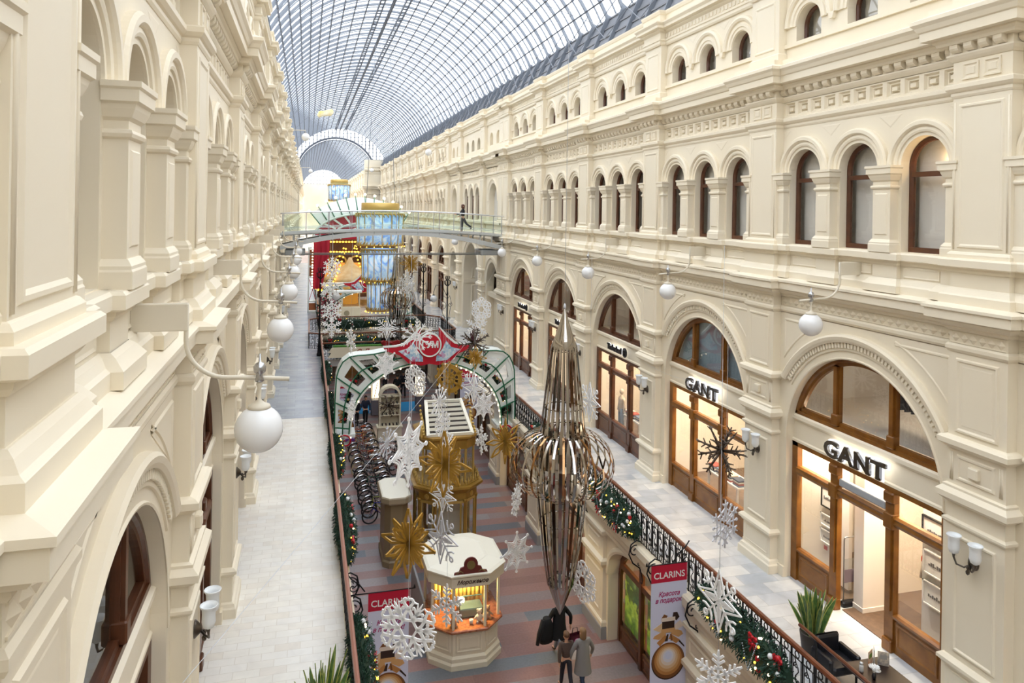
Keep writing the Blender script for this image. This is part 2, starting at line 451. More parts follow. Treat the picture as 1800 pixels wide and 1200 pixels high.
def pilaster_mesh(w=PW):
    mb = MB(); h = w / 2; ob = OW - .05
    def sw(p, e=0.0, o=0.0): mb.sweep([(-h - e, ob), (-h - e, o), (h + e, o), (h + e, ob)], p, False)
    # gallery-level pier
    mb.box(-h, h, ob, 0, ZG, 10.62)
    sw([(0, ZG), (.1, ZG), (.1, ZG + .2), (.07, ZG + .23), (.05, ZG + .3), (0, ZG + .33)])
    mb.rect_frame(-h + .1, h - .1, 4.36, 4.78, 0, [(0, 0), (.015, .015), (.03, .015), (.04, 0)])
    sw([(0, 4.82), (.03, 4.84), (.05, 4.88), (.1, 4.92), (.1, 4.98), (.04, 5.03), (0, 5.04)])
    mb.rect_frame(-h + .16, h - .16, 5.16, 7.28, 0, [(0, 0), (.02, .03), (.05, .03), (.075, -.03), (.14, -.03), (.16, -.05), (.18, -.05)])
    sw([(0, 7.42), (.04, 7.45), (.06, 7.48), (.06, 7.52), (0, 7.55)])
    sw([(0, 7.82), (.05, 7.85), (.1, 7.9), (.14, 7.92), (.14, 8.02), (.1, 8.06), (.06, 8.1), (.06, 8.14), (0, 8.16)])
    mb.rect_frame(-h + .2, h - .2, 8.26, 8.72, 0, [(0, 0), (.02, .025), (.05, .025), (.07, -.02), (.1, -.02)])
    mb.bbox(-.1, .1, -.03, .09, 8.39, 8.59, .02)
    for s in (-1, 1):
        for k in (0, 1):
            c = s * (h - .07 - .04 * k); mb.tube([(c, .0, 8.24), (c, .0, 8.74)], .018, 6)
    sw([(0, 8.80), (.05, 8.84), (.1, 8.88), (.13, 8.9), (.13, 8.99), (.08, 9.03), (0, 9.05)])
    mb.rect_frame(-h + .15, h - .15, 9.12, 10.46, 0, [(0, 0), (.02, .03), (.05, .03), (.08, -.02), (.13, -.02), (.15, .01), (.17, .01)])
    sw(P_ARCHI0)
    mb.box(-h, h, ob, 0, 10.62, 12.1)
    diamonds(mb, -h + .04, h - .04, 6, 0)
    sw(P_STRING)
    sw(P_SILL)
    # third storey
    mb.box(-h, h, ob, 0, 12.2, 16.2)
    sw([(0, 12.27), (.05, 12.27), (.05, 12.34), (.02, 12.38), (0, 12.39)])
    mb.rect_frame(-h + .13, h - .13, 12.45, 15.06, 0, [(0, 0), (.02, .025), (.05, .025), (.08, -.03), (.12, -.03), (.14, .0), (.17, .0)])
    for s in (-1, 1):
        mb.tube([(s * (h - .05), 0, 12.42), (s * (h - .05), 0, 15.1)], .02, 6)
    sw(P_ARCHI)
    # frieze with two coffers, drawn proud of the box
    mb.box(-h - .004, h + .004, ob, .005, 15.44, 15.84)
    for c in (-.22, .22):
        cz = 15.645
        mb.rect_frame(c - .17, c + .17, cz - .15, cz + .15, .005, [(0, 0), (.0, .03), (.03, .03), (.05, .0), (.075, .0), (.09, .02), (.12, .02)])
    modillions(mb, -h, h, 4, 0)
    sw(P_CORN)
    # attic storey
    mb.box(-h, h, ob, -.03, 16.8, 18.7)
    mb.rect_frame(-h + .16, h - .16, 17.2, 18.45, -.03, [(0, 0), (.02, .025), (.05, .025), (.08, -.02), (.12, -.02)])
    mb.sweep([(-h, ob), (-h, -.03), (h, -.03), (h, ob)], [(0, 16.9), (.04, 16.9), (.04, 17.06), (0, 17.1)], False)
    sw(P_TOPENT)
    mb.quad((-h, 0, 18.66), (h, 0, 18.66), (h, -1.2, 19.85), (-h, -1.2, 19.85))
    return mb.mesh('wall_pilaster', [M_WALL, M_GREYWALL])

ME_BAY_R = bay_mesh(False)
ME_BAY_L = bay_mesh(True)
ME_PIL = pilaster_mesh()

RIGHT_BAYS = [k for k in range(-2, 5)]            # bay k lies between pilasters k and k+1
def bayY(k): return YR + PW + HB + BAY * k
def bayYL(k): return YL + PW + HB + BAY * k
ROT_R, ROT_L = (0, 0, PI / 2), (0, 0, -PI / 2)
LONG_R = []                                         # (centre y) of every ordinary right bay
def right_bay(yc):
    LONG_R.append(yc)
    o = link('wall_right', ME_BAY_R, None, (XR, yc, 0), ROT_R)
    return tag(o, 'cream plaster bay of the right facade with shop arch and two rows of windows', 'wall', 'bays of the right facade', 'structure')
def right_pil(yc, me=None):
    o = link('wall_right', me or ME_PIL, None, (XR, yc, 0), ROT_R)
    return tag(o, 'cream panelled pilaster of the right facade', 'pilaster', 'pilasters of the right facade', 'structure')
for k in RIGHT_BAYS: right_bay(bayY(k))
for k in range(-2, 6): right_pil(YR + PW / 2 + BAY * k)
right_pil(44.04)                                   # second half of the double pier by the footbridge
for k in range(-1, 18):
    tag(link('wall_left', ME_BAY_L, None, (XL, bayYL(k), 0), ROT_L), 'cream plaster bay of the left facade with open arcade above a shop arch', 'wall', 'bays of the left facade', 'structure')
for k in range(-1, 19):
    tag(link('wall_left', ME_PIL, None, (XL, YL + PW / 2 + BAY * k, 0), ROT_L), 'cream panelled pilaster of the left facade', 'pilaster', 'pilasters of the left facade', 'structure')

# the crossing: niche bay, tall portal bay, niche bay; then the regular rhythm again
def portal_mesh():
    mb = MB(); a, b = -3.35, 3.35
    mb.arch_panel(a, b, ZG, 10.62, OW, [(0, 2.55, 8.0, ZG)], 4.2, n=32)
    a0 = math.asin((9.0 - 8.0) / 2.9)
    mb.ring(0, 8.0, [(2.6, OW), (2.62, OW + .04), (2.75, OW + .05), (2.85, OW + .12), (2.92, OW + .1), (2.93, OW)], .02, PI - .02, 32)
    for s in (-1, 1):                                # panelled reveals of the passage
        x = s * 2.55
        for z0, z1 in ((4.5, 7.3), (7.75, 8.8)):
            L = [[(x - s * h, OW - .6 - w, z0 + w), (x - s * h, OW - 3.4 + w, z0 + w), (x - s * h, OW - 3.4 + w, z1 - w), (x - s * h, OW - .6 - w, z1 - w)] for w, h in ((0, 0), (.06, .06), (.12, .06), (.18, .01))]
            mb.loft(L, closed=True)
        mb.box(min(x, x - s * .1), max(x, x - s * .1), OW - 4, OW, 7.4, 7.7)
    mb.quad((a, OW - 4.2, ZG), (b, OW - 4.2, ZG), (b, OW - 4.2, 10.62), (a, OW - 4.2, 10.62))
    for p in (P_ARCHI0, P_STRING, P_SILL, P_ARCHI, P_CORN, P_TOPENT):
        mb.sweep([(a, OW), (b, OW)], p, False)
    mb.quad((a, OW, 10.55), (b, OW, 10.55), (b, OW, 12.1), (a, OW, 12.1))
    mb.arch_panel(a, b, 12.2, 15.2, OW, [(-1.9, .6, 14.0, 12.3), (0, .6, 14.0, 12.3), (1.9, .6, 14.0, 12.3)], .3)
    for c in (-1.9, 0, 1.9):
        mb.ring(c, 14.02, [(.6, OW), (.62, OW + .04), (.75, OW + .06), (.9, OW + .12), (.92, OW)], 0, PI, 20)
    frieze(mb, a, b, 13, OW); modillions(mb, a, b, 21, OW)
    mb.arch_panel(a, b, 16.8, 18.7, OW - .03, [(c, .46, 17.68, 17.3) for c in (-1.9, 0, 1.9)], .3)
    mb.quad((a, OW, 15.8), (b, OW, 15.8), (b, OW, 16.2), (a, OW, 16.2))
    mb.quad((a, OW, 18.66), (b, OW, 18.66), (b, OW - 1.2, 19.85), (a, OW - 1.2, 19.85))
    return mb.mesh('wall_portal', [M_WALL, M_GREYWALL])
def niche_mesh():
    mb = MB(); a, b = -2.0, 2.0
    mb.arch_panel(a, b, ZG, 10.62, OW, [(0, 1.5, 8.1, ZG)], .5, n=24)
    mb.ring(0, 8.1, [(1.5, OW), (1.52, OW + .04), (1.7, OW + .06), (1.8, OW + .12), (1.9, OW + .1), (1.92, OW)], .02, PI - .02, 26)
    mb.quad((-1.5, OW - .5, ZG), (1.5, OW - .5, ZG), (1.5, OW - .5, 7.4), (-1.5, OW - .5, 7.4))
    mb.box(-1.5, 1.5, OW - .45, OW - .1, 7.3, 7.6)
    for p in (P_ARCHI0, P_STRING, P_SILL, P_ARCHI, P_CORN, P_TOPENT):
        mb.sweep([(a, OW), (b, OW)], p, False)
    mb.quad((a, OW, 10.55), (b, OW, 10.55), (b, OW, 12.1), (a, OW, 12.1))
    mb.arch_panel(a, b, 12.2, 15.2, OW, [(0, 1.15, 13.6, 12.3)], .35, n=20)
    mb.ring(0, 13.6, [(1.15, OW), (1.17, OW + .04), (1.3, OW + .06), (1.42, OW + .12), (1.46, OW)], 0, PI, 24)
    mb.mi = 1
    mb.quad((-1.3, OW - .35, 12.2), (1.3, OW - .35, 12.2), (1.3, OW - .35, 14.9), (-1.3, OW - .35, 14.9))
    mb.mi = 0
    frieze(mb, a, b, 8, OW); modillions(mb, a, b, 13, OW)
    mb.arch_panel(a, b, 16.8, 18.7, OW - .03, [(c, .46, 17.68, 17.3) for c in (-.9, .9)], .3)
    mb.quad((a, OW - .33, 16.8), (b, OW - .33, 16.8), (b, OW - .33, 18.7), (a, OW - .33, 18.7))
    mb.quad((a, OW, 15.8), (b, OW, 15.8), (b, OW, 16.2), (a, OW, 16.2))
    mb.quad((a, OW, 18.66), (b, OW, 18.66), (b, OW - 1.2, 19.85), (a, OW - 1.2, 19.85))
    return mb.mesh('wall_niche', [M_WALL, M_GREYWALL])
ME_PORTAL, ME_NICHE = portal_mesh(), niche_mesh()
def special(me, yc, label):
    tag(link('wall_right', me, None, (XR, yc, 0), ROT_R), label, 'wall', None, 'structure')
special(ME_NICHE, 46.63, 'narrow right facade bay with a tall niche beyond the footbridge')
right_pil(49.22)
special(ME_PORTAL, 53.16, 'right facade bay with a deep open portal arch at the crossing')
right_pil(57.1)
special(ME_NICHE, 59.69, 'narrow right facade bay with a tall niche behind the portal')
right_pil(62.28)
for i in range(9):
    right_bay(62.87 + HB + BAY * i)
    right_pil(62.87 + 2 * HB + PW / 2 + BAY * i)

# ---------------------------------------------------------------- building mass behind the facades
def plain(name, mb, m, label, cat='wall'):
    return tag(mb.build(name, m), label, cat, None, 'structure')
Y0, Y1 = -12.0, 125.0
mb = MB(); mb.box(17.5, 17.7, Y0, Y1, 0, 20); plain('wall_right_back', mb, M_BLIND, 'plain back wall of the rooms behind the right facade')
mb = MB(); mb.box(-7.7, -7.5, Y0, Y1, 0, 20); plain('wall_left_back', mb, M_BLIND, 'plain back wall of the rooms behind the left facade')
for nm, x0, x1, sd in (('ceiling_right', 12.45, 17.6, 'right'), ('ceiling_left', -7.6, -2.6, 'left')):
    mb = MB(); mb.box(x0, x1, Y0, Y1, 19.84, 19.95); plain(nm, mb, M_BLIND, 'plain slab over the rooms of the %s facade' % sd, 'ceiling')
mb = MB(); mb.box(11.9, 17.6, Y0, Y1, 10.7, 10.9); plain('ceiling_shop_right', mb, M_BLIND, 'white ceiling of the shops along the right gallery', 'ceiling')
mb = MB(); mb.box(11.9, 17.6, Y0, Y1, 16.3, 16.5); plain('ceiling_office_right', mb, M_BLIND, 'white ceiling of the rooms behind the right third storey', 'ceiling')
mb = MB(); mb.box(-8, 18, Y0 - .2, Y0, 0, 21); plain('wall_near', mb, M_WALL, 'cream end wall behind the viewpoint')
mb = MB(); mb.box(9.0, 18, Y1 - 1, Y1, 0, 21); plain('wall_far_right', mb, M_WALL, 'cream wall return narrowing the hall at the far right')
mb = MB(); mb.box(-8, -1.3, Y1 - 1, Y1, 0, 21); plain('wall_far_left', mb, M_WALL, 'cream wall return narrowing the hall at the far left')
for x_ in (9.75, 10.95, 12.1): tag(link('wall_far_return', ME_PIL, None, (x_, Y1 - 1.02, 0), (0, 0, PI)), 'cream pilaster on the wall return at the far right', 'pilaster', 'pilasters of the far return', 'structure')
# far hall, seen only as a sliver beyond the first roof
for sx, x, rot in (('right', 9.6, ROT_R), ('left', -1.3, ROT_L)):
    for i in range(16):
        tag(link('wall_far_' + sx, ME_BAY_R, None, (x, Y1 + 3.3 + BAY * i, 0), rot), 'cream plaster bay of the %s facade in the hall beyond the glazed gable' % sx, 'wall', 'far hall bays ' + sx, 'structure')
        tag(link('wall_far_' + sx, ME_PIL, None, (x, Y1 + .05 + BAY * i, 0), rot), 'cream pilaster of the %s facade in the hall beyond the glazed gable' % sx, 'pilaster', 'far hall pilasters ' + sx, 'structure')
mb = MB(); mb.box(-4, 14, 229, 229.3, 0, 20.2); plain('wall_end', mb, M_WALL, 'cream end wall at the far end of the arcade')
SKY, EXPO = 2.8, 0.42
# ================================================================ floors
def brick_mat(name, cols, mortar, bw, bh, off, rough, rot=0.0, msize=.006, spec=.5, vary=.35):
    m = bpy.data.materials.new(name); m.use_nodes = True; nt = m.node_tree; b = nt.nodes['Principled BSDF']
    tc = nt.nodes.new('ShaderNodeTexCoord'); mp = nt.nodes.new('ShaderNodeMapping'); mp.inputs['Rotation'].default_value = (0, 0, rot)
    br = nt.nodes.new('ShaderNodeTexBrick')
    br.offset = off; br.inputs['Scale'].default_value = 1
    br.inputs['Brick Width'].default_value = bw; br.inputs['Row Height'].default_value = bh
    br.inputs['Mortar Size'].default_value = msize; br.inputs['Bias'].default_value = 0
    br.inputs['Color1'].default_value = (0, 0, 0, 1); br.inputs['Color2'].default_value = (1, 1, 1, 1); br.inputs['Mortar'].default_value = (0.5, .5, .5, 1)
    cr = nt.nodes.new('ShaderNodeValToRGB'); cr.color_ramp.interpolation = 'LINEAR'
    el = cr.color_ramp.elements
    el[0].position = 0; el[0].color = lin(cols[0]); el[1].position = 1; el[1].color = lin(cols[-1])
    for i, c in enumerate(cols[1:-1]):
        e = el.new((i + 1) / (len(cols) - 1)); e.color = lin(c)
    nz = nt.nodes.new('ShaderNodeTexNoise'); nz.inputs['Scale'].default_value = 1.6; nz.inputs['Detail'].default_value = 7; nz.inputs['Distortion'].default_value = 1.2
    mx = nt.nodes.new('ShaderNodeMix'); mx.data_type = 'RGBA'; mx.blend_type = 'MULTIPLY'; mx.inputs['Factor'].default_value = vary
    rr = nt.nodes.new('ShaderNodeMapRange'); rr.inputs['From Min'].default_value = .3; rr.inputs['From Max'].default_value = .7; rr.inputs['To Min'].default_value = .72; rr.inputs['To Max'].default_value = 1.05
    mm = nt.nodes.new('ShaderNodeMix'); mm.data_type = 'RGBA'; mm.inputs['B'].default_value = lin(mortar)
    L = nt.links.new
    L(tc.outputs['Object'], mp.inputs['Vector']); L(mp.outputs[0], br.inputs['Vector']); L(tc.outputs['Object'], nz.inputs['Vector'])
    L(br.outputs['Color'], cr.inputs['Fac']); L(nz.outputs['Fac'], rr.inputs['Value'])
    L(cr.outputs['Color'], mx.inputs['A']); L(rr.outputs['Result'], mx.inputs['B'])
    L(br.outputs['Fac'], mm.inputs['Factor']); L(mx.outputs['Result'], mm.inputs['A']); L(mm.outputs['Result'], b.inputs['Base Color'])
    b.inputs['Roughness'].default_value = rough; b.inputs['Specular IOR Level'].default_value = spec
    return m
M_GREYMARBLE = brick_mat('grey_marble', ['#cdd0d4', '#dfdedb', '#bcc1c8', '#e6e5e1', '#c9ccd1'], '#b9b8b5', .95, .48, .5, .22, vary=.6)
M_BLUEMARBLE = brick_mat('blue_grey_marble', ['#aab1bb', '#b9bec6', '#a3abb6', '#c4c8cd', '#b0b6bf'], '#9a9fa6', .8, .38, .5, .25, vary=.5)
M_CREAMMARBLE = brick_mat('cream_marble', ['#f5efe3', '#f8f3e9', '#f1e9db', '#f6f1e8', '#efe6d8'], '#ded5c6', .50, .25, .5, .3)
def stripes_mat():
    """ground floor: pink and grey granite laid in bands across the hall, each band in slabs of uneven length"""
    m = bpy.data.materials.new('striped_granite'); m.use_nodes = True; nt = m.node_tree; b = nt.nodes['Principled BSDF']; L = nt.links.new
    tc = nt.nodes.new('ShaderNodeTexCoord')
    br = nt.nodes.new('ShaderNodeTexBrick'); br.offset = .37; br.offset_frequency = 3; br.squash = .8; br.squash_frequency = 5
    br.inputs['Scale'].default_value = 1; br.inputs['Brick Width'].default_value = 2.9; br.inputs['Row Height'].default_value = .56; br.inputs['Mortar Size'].default_value = .004
    br.inputs['Color1'].default_value = (0, 0, 0, 1); br.inputs['Color2'].default_value = (1, 1, 1, 1); br.inputs['Mortar'].default_value = (.3, .3, .3, 1)
    cr = nt.nodes.new('ShaderNodeValToRGB'); cr.color_ramp.interpolation = 'CONSTANT'
    el = cr.color_ramp.elements
    cols = ['#93898a', '#6d727b', '#8f8a8d', '#9b8f8f', '#72777f', '#8c7f80', '#8b8d92', '#8a6a66']
    el[0].position = 0; el[0].color = lin(cols[0]); el[1].position = .125; el[1].color = lin(cols[1])
    for i in range(2, 8):
        e = el.new(i * .125); e.color = lin(cols[i])
    nz = nt.nodes.new('ShaderNodeTexNoise'); nz.inputs['Scale'].default_value = 14; nz.inputs['Detail'].default_value = 5
    # alternate rows lean to pink
    sp = nt.nodes.new('ShaderNodeSeparateXYZ'); L(tc.outputs['Object'], sp.inputs[0])
    ma = nt.nodes.new('ShaderNodeMath'); ma.operation = 'MULTIPLY'; ma.inputs[1].default_value = 1 / 1.12; L(sp.outputs['Y'], ma.inputs[0])
    fr = nt.nodes.new('ShaderNodeMath'); fr.operation = 'FRACT'; L(ma.outputs[0], fr.inputs[0])
    gt = nt.nodes.new('ShaderNodeMath'); gt.operation = 'GREATER_THAN'; gt.inputs[1].default_value = .5; L(fr.outputs[0], gt.inputs[0])
    mp = nt.nodes.new('ShaderNodeMix'); mp.data_type = 'RGBA'; mp.inputs['B'].default_value = lin('#956860')
    mf = nt.nodes.new('ShaderNodeMath'); mf.operation = 'MULTIPLY'; mf.inputs[1].default_value = .72; L(gt.outputs[0], mf.inputs[0])
    L(tc.outputs['Object'], br.inputs['Vector']); L(tc.outputs['Object'], nz.inputs['Vector']); L(br.outputs['Color'], cr.inputs['Fac'])
    L(mf.outputs[0], mp.inputs['Factor']); L(cr.outputs['Color'], mp.inputs['A'])
    mx = nt.nodes.new('ShaderNodeMix'); mx.data_type = 'RGBA'; mx.blend_type = 'MULTIPLY'; mx.inputs['Factor'].default_value = .5
    rr = nt.nodes.new('ShaderNodeMapRange'); rr.inputs['From Min'].default_value = .3; rr.inputs['From Max'].default_value = .7; rr.inputs['To Min'].default_value = .75; rr.inputs['To Max'].default_value = 1.1
    L(nz.outputs['Fac'], rr.inputs['Value']); L(mp.outputs['Result'], mx.inputs['A']); L(rr.outputs['Result'], mx.inputs['B'])
    L(mx.outputs['Result'], b.inputs['Base Color'])
    b.inputs['Roughness'].default_value = .3
    return m
M_STRIPES = stripes_mat()
mb = MB(); mb.box(-8, 18, Y0, 229, -.2, 0); tag(mb.build('floor', M_STRIPES), 'ground floor of pink and grey granite bands across the hall', 'floor', None, 'structure')
def slab(name, x0, x1, y0, y1, m, label):
    mb = MB(); mb.box(x0, x1, y0, y1, 3.55, ZG); return tag(mb.build(name, m), label, 'floor', None, 'structure')
slab('floor_left', -2.2, 1.0, Y0, 33.0, M_CREAMMARBLE, 'near part of the left gallery floor in cream marble slabs')
slab('floor_left', -2.2, 1.0, 33.0, Y1, M_BLUEMARBLE, 'far part of the left gallery floor in blue grey marble slabs')
slab('floor_right', 8.9, 12.4, Y0, Y1, M_GREYMARBLE, 'right gallery floor in pale grey veined marble slabs')
mb = MB(); mb.box(12.3, 17.6, Y0, Y1, 3.56, ZG + .005); tag(mb.build('floor_shops', mat('shop_floor', '#7a6450', .35, noise=('#6b5542', 2))), 'brown floor of the shops along the right gallery', 'floor', None, 'structure')
mb = MB(); mb.box(-7.6, -2.1, Y0, Y1, 3.56, ZG + .005); tag(mb.build('floor_shops_left', MATS['shop_floor']), 'brown floor of the shops along the left gallery', 'floor', None, 'structure')
# moulded edge of the galleries
P_EDGE = [(-.05, 3.2), (.0, 3.2), (.04, 3.26), (.04, 3.36), (.08, 3.4), (.12, 3.5), (.12, 3.62), (.18, 3.66), (.2, 3.72), (.2, 3.9), (.16, 3.95), (-.05, 3.955)]
for sx, pth, nm in (('right', [(8.93, Y1), (8.93, Y0)], 'trim_1'), ('left', [(.97, Y0), (.97, Y1)], 'trim_2')):
    mb = MB()
    pr = [(-d, z) for d, z in P_EDGE]
    mb.sweep(pth[::-1] if False else pth, pr, False)
    tag(mb.build(nm, M_WALL), 'moulded cream edge of the %s gallery floor' % sx, 'cornice', None, 'structure')
# ================================================================ glass barrel roof
CX = (XR + XL) / 2                                  # axis of the hall
def barrel(cx, half, zs, rise):
    R = (half * half + rise * rise) / (2 * rise)
    zc = zs + rise - R
    a = math.asin(half / R)
    return R, zc, a
def arc3(cx, R, zc, t, y): return (cx + R * sin(t), y, zc + R * cos(t))

def roof(y0, y1, cx, half, zs, rise, ribs, npur, nseg, tagword):
    R, zc, A = barrel(cx, half, zs, rise)
    NS = nseg
    # glass skin
    mb = MB()
    yy = [y0 + (y1 - y0) * i / 8 for i in range(9)]
    loops = [[arc3(cx, R + .05, zc, -A + 2 * A * j / NS, y) for j in range(NS + 1)] for y in yy]
    mb.loft(loops, closed=False)
    root = tag(mb.build('ceiling', M_ROOFGLASS), 'arched glass skin of the %s roof over white sky' % tagword, 'glass roof', None, 'structure')
    # main ribs, one mesh shared by all
    def rib(w, h, d):
        m = MB()
        L = [[(cx + (R - d - q) * sin(t), p, zc + (R - d - q) * cos(t)) for p, q in ((-w / 2, 0), (w / 2, 0), (w / 2, h), (-w / 2, h))] for t in [-A + 2 * A * j / NS for j in range(NS + 1)]]
        m.loft(L, closed=True, caps=True)
        return m
    big = rib(.07, .14, .0).mesh('rib', M_STEEL)
    thin = rib(.045, .06, .0).mesh('glazing_bar', M_STEEL)
    n = int((y1 - y0) / ribs)
    for i in range(n):
        y = y0 + ribs * (i + .5)
        link('rib', big, root, (0, y, 0))
        link('glazing_bar', thin, root, (0, y + ribs / 2, 0))
    # purlins
    for j in range(1, npur):
        t = -A + 2 * A * j / npur
        m = MB(); c = arc3(cx, R - .09, zc, t, 0)
        m.bar((c[0], y0, c[2]), (c[0], y1, c[2]), .06, .08, (sin(t), 0, cos(t)))
        m.build('purlin', M_STEELD, root)
    return root, R, zc, A
ROOT1, R1, ZC1, A1 = roof(Y0, Y1, CX, 7.35, 21.3, 4.7, BAY / 4, 24, 48, 'near')
# maintenance gangways hung under the crown
mb = MB()
for dx in (-.75, .75):
    for q in (-.14, .14):
        mb.bar((CX + dx + q, Y0, 25.55), (CX + dx + q, Y1, 25.55), .05, .18)
    for i in range(180):
        y = Y0 + .75 * i
        if y < Y1: mb.bar((CX + dx - .14, y, 25.5), (CX + dx + .14, y, 25.5), .05, .05)
mb.bar((CX, Y0, 25.62), (CX, Y1, 25.62), .12, .06)
mb.build('gangway', M_STEELD, ROOT1)
# eaves: grey panels between wall head and glass, with trusses and struts
for sx in (-1, 1):
    mb = MB()
    xa, xb = CX + sx * 6.75, CX + sx * 7.45
    mb.quad((xa, Y0, 19.8), (xa, Y1, 19.8), (xb, Y1, 21.35), (xb, Y0, 21.35))
    for q in (.0, .33, .62, .95):
        x, z = xa + (xb - xa) * q, 19.8 + 1.55 * q
        mb.bar((x - sx * .03, Y0, z), (x - sx * .03, Y1, z), .06, .06)
    o = mb.build('trim_eaves', M_ROOFPANEL)
    tag(o, 'grey panelled eaves strip under the glass on the %s side' % ('right' if sx > 0 else 'left'), 'eaves', None, 'structure')
    st = MB()
    st.bar((xa - sx * .05, 0, 19.8), (xb - sx * .1, 0, 21.4), .1, .2)
    me = st.mesh('strut', M_STEEL)
    br = MB(); br.bar((xa - sx * .25, 0, 20.0), (xb - sx * .45, BAY / 2, 21.7), .025, .025); br.bar((xb - sx * .45, 0, 21.7), (xa - sx * .25, BAY / 2, 20.0), .025, .025)
    me2 = br.mesh('brace', M_STEEL)
    for i in range(int((Y1 - Y0) / (BAY / 4))):
        link('strut', me, o, (0, Y0 + BAY / 4 * (i + .5), 0))
        if i % 2 == 0: link('brace', me2, o, (0, Y0 + BAY / 4 * (i + .5), 0))
# slender tie rods crossing under the vault
mb = MB()
for i in range(10):
    y = Y0 + 13 * i + 4
    for sx in (-1, 1):
        a = arc3(CX, R1 - .15, ZC1, sx * A1 * .97, y); b = arc3(CX, R1 - .2, ZC1, sx * A1 * .3, y + 6.5)
        m = [(a[0] + (b[0] - a[0]) * .5), y + 3.2, (a[2] + b[2]) / 2 - .1]
        mb.tube([a, m, b], .014, 5); mb.tube([(a[0], y + 6.5, a[2]), m, (b[0], y, b[2])], .014, 5)
mb.build('tie_rod', M_STEEL, ROOT1)
# glazed gable between the two roofs
R2_, ZC2, A2 = barrel(4.5, 6.0, 20.0, 4.3)
mb = MB()
n = 40
outer = [arc3(CX, R1 - .05, ZC1, -A1 + 2 * A1 * j / n, Y1) for j in range(n + 1)]
inner = [arc3(4.5, R2_ + .1, ZC2, -A2 + 2 * A2 * j / n, Y1) for j in range(n + 1)]
mb.loft([outer, inner], closed=False)
g = tag(mb.build('window_1', M_ROOFGLASS), 'crescent shaped glazed gable where the far roof steps down', 'window', None, 'structure')
mb = MB()
for j in range(-12, 13):
    x = CX + j * .6
    if abs(j * .6) < 7.2:
        zt = ZC1 + math.sqrt(max(0, R1 ** 2 - (x - CX) ** 2)) - .05
        dz = R2_ ** 2 - (x - 4.5) ** 2
        zb = ZC2 + math.sqrt(dz) + .1 if dz > 0 and abs(x - 4.5) < 6 else 19.9
        if zt > zb + .05: mb.bar((x, Y1 - .03, zb), (x, Y1 - .03, zt), .11, .08)
for k in range(9):
    z = 20.5 + k * .6
    for s in (-1, 1):
        dx2 = R1 ** 2 - (z - ZC1) ** 2; xo = math.sqrt(dx2) if dx2 > 0 else 0
        xo = min(xo, 7.3)
        di = R2_ ** 2 - (z - ZC2) ** 2; xi = math.sqrt(di) if di > 0 and z < ZC2 + R2_ else 0
        a, b = CX + s * xo, 4.5 + s * xi
        if z < 20.0: continue
        if s * (a - b) > .1 or xi == 0: mb.bar((a, Y1 - .03, z), (b if xi else CX, Y1 - .03, z), .1, .08)
L = [[(4.5 + (R2_ + q) * sin(t), Y1 - .1 + p, ZC2 + (R2_ + q) * cos(t)) for p, q in ((-.2, 0), (.2, 0), (.2, .3), (-.2, .3))] for t in [-A2 + 2 * A2 * j / n for j in range(n + 1)]]
mb.loft(L, closed=True, caps=True)
mb.build('glazing_bar', M_STEELD, g)
ROOT2, _, _, _ = roof(Y1, 229, 4.5, 6.0, 20.0, 4.3, 1.9, 26, 28, 'far')
mb = MB()
arc = [arc3(4.5, R2_, ZC2, -A2 + 2 * A2 * j / n, 229) for j in range(n + 1)]
mb.poly(arc)
g = tag(mb.build('window_2', M_ROOFGLASS), 'glazed lunette closing the far end of the arcade', 'window', None, 'structure')
mb = MB()
for j in range(-6, 7): mb.bar((4.5 + j * .9, 228.9, 20), (4.5 + j * .9, 228.9, ZC2 + math.sqrt(R2_ ** 2 - (j * .9) ** 2)), .1, .1)
for z in (21.2, 22.4, 23.4):
    xx = math.sqrt(R2_ ** 2 - (z - ZC2) ** 2); mb.bar((4.5 - xx, 228.9, z), (4.5 + xx, 228.9, z), .1, .1)
mb.build('glazing_bar', M_STEELD, g)
# ================================================================ upper windows
M_LETTER = mat('chrome_letter', '#8d8d90', .18, metal=1.0)
M_HALO = mat('white_halo', '#ffffff', .5, emit='#ffffff', es=1.1)
M_BLACKP = mat('black_paint', '#15151a', .4)
M_WHITEP = mat('white_paint', '#f2f1ee', .45)
M_WARMW = mat('warm_white_wall', '#f6efe6', .7)

def arch_window(hw, zb, zs, o, ztr, fw=.075):
    m = MB()
    L = []
    prof = [(0, o), (0, o + .1), (-fw * .5, o + .1), (-fw, o + .06), (-fw, o)]
    pts = [(-hw, zb)] + [(-hw * cos(PI * i / 16), zs + hw * sin(PI * i / 16)) for i in range(17)] + [(hw, zb)]
    for i, (x, z) in enumerate(pts):
        if z <= zs + 1e-6: d = (1 if x > 0 else -1, 0)
        else: d = (x / hw, (z - zs) / hw)
        L.append([(x + d[0] * q, y, z + d[1] * q) for q, y in prof])
    m.loft(L, closed=True, caps=True)
    m.box(-hw, hw, o, o + .1, zb - .02, zb + .1)
    if ztr: m.box(-hw + .02, hw - .02, o, o + .09, ztr - .05, ztr + .05)
    p = MB(); a = [(-hw + .03, zb + .05)] + [(-(hw - .03) * cos(PI * i / 16), zs + (hw - .03) * sin(PI * i / 16)) for i in range(17)] + [(hw - .03, zb + .05)]
    p.poly([(x, o + .04, z) for x, z in a])
    b = MB(); b.quad((-hw, o - .16, zb - .1), (hw, o - .16, zb - .1), (hw, o - .16, zs + hw), (-hw, o - .16, zs + hw))
    return m, p, b
f, p, b = arch_window(.575, 12.29, 14.02, OW - .28, 13.86)
ME_W = f.mesh('window_frame', M_WOODD); ME_WP = p.mesh('pane', M_GLASS); ME_WB = b.mesh('blind', M_BLIND)
f, p, b = arch_window(.455, 17.31, 17.68, OW - .03 - .32, None, .05)
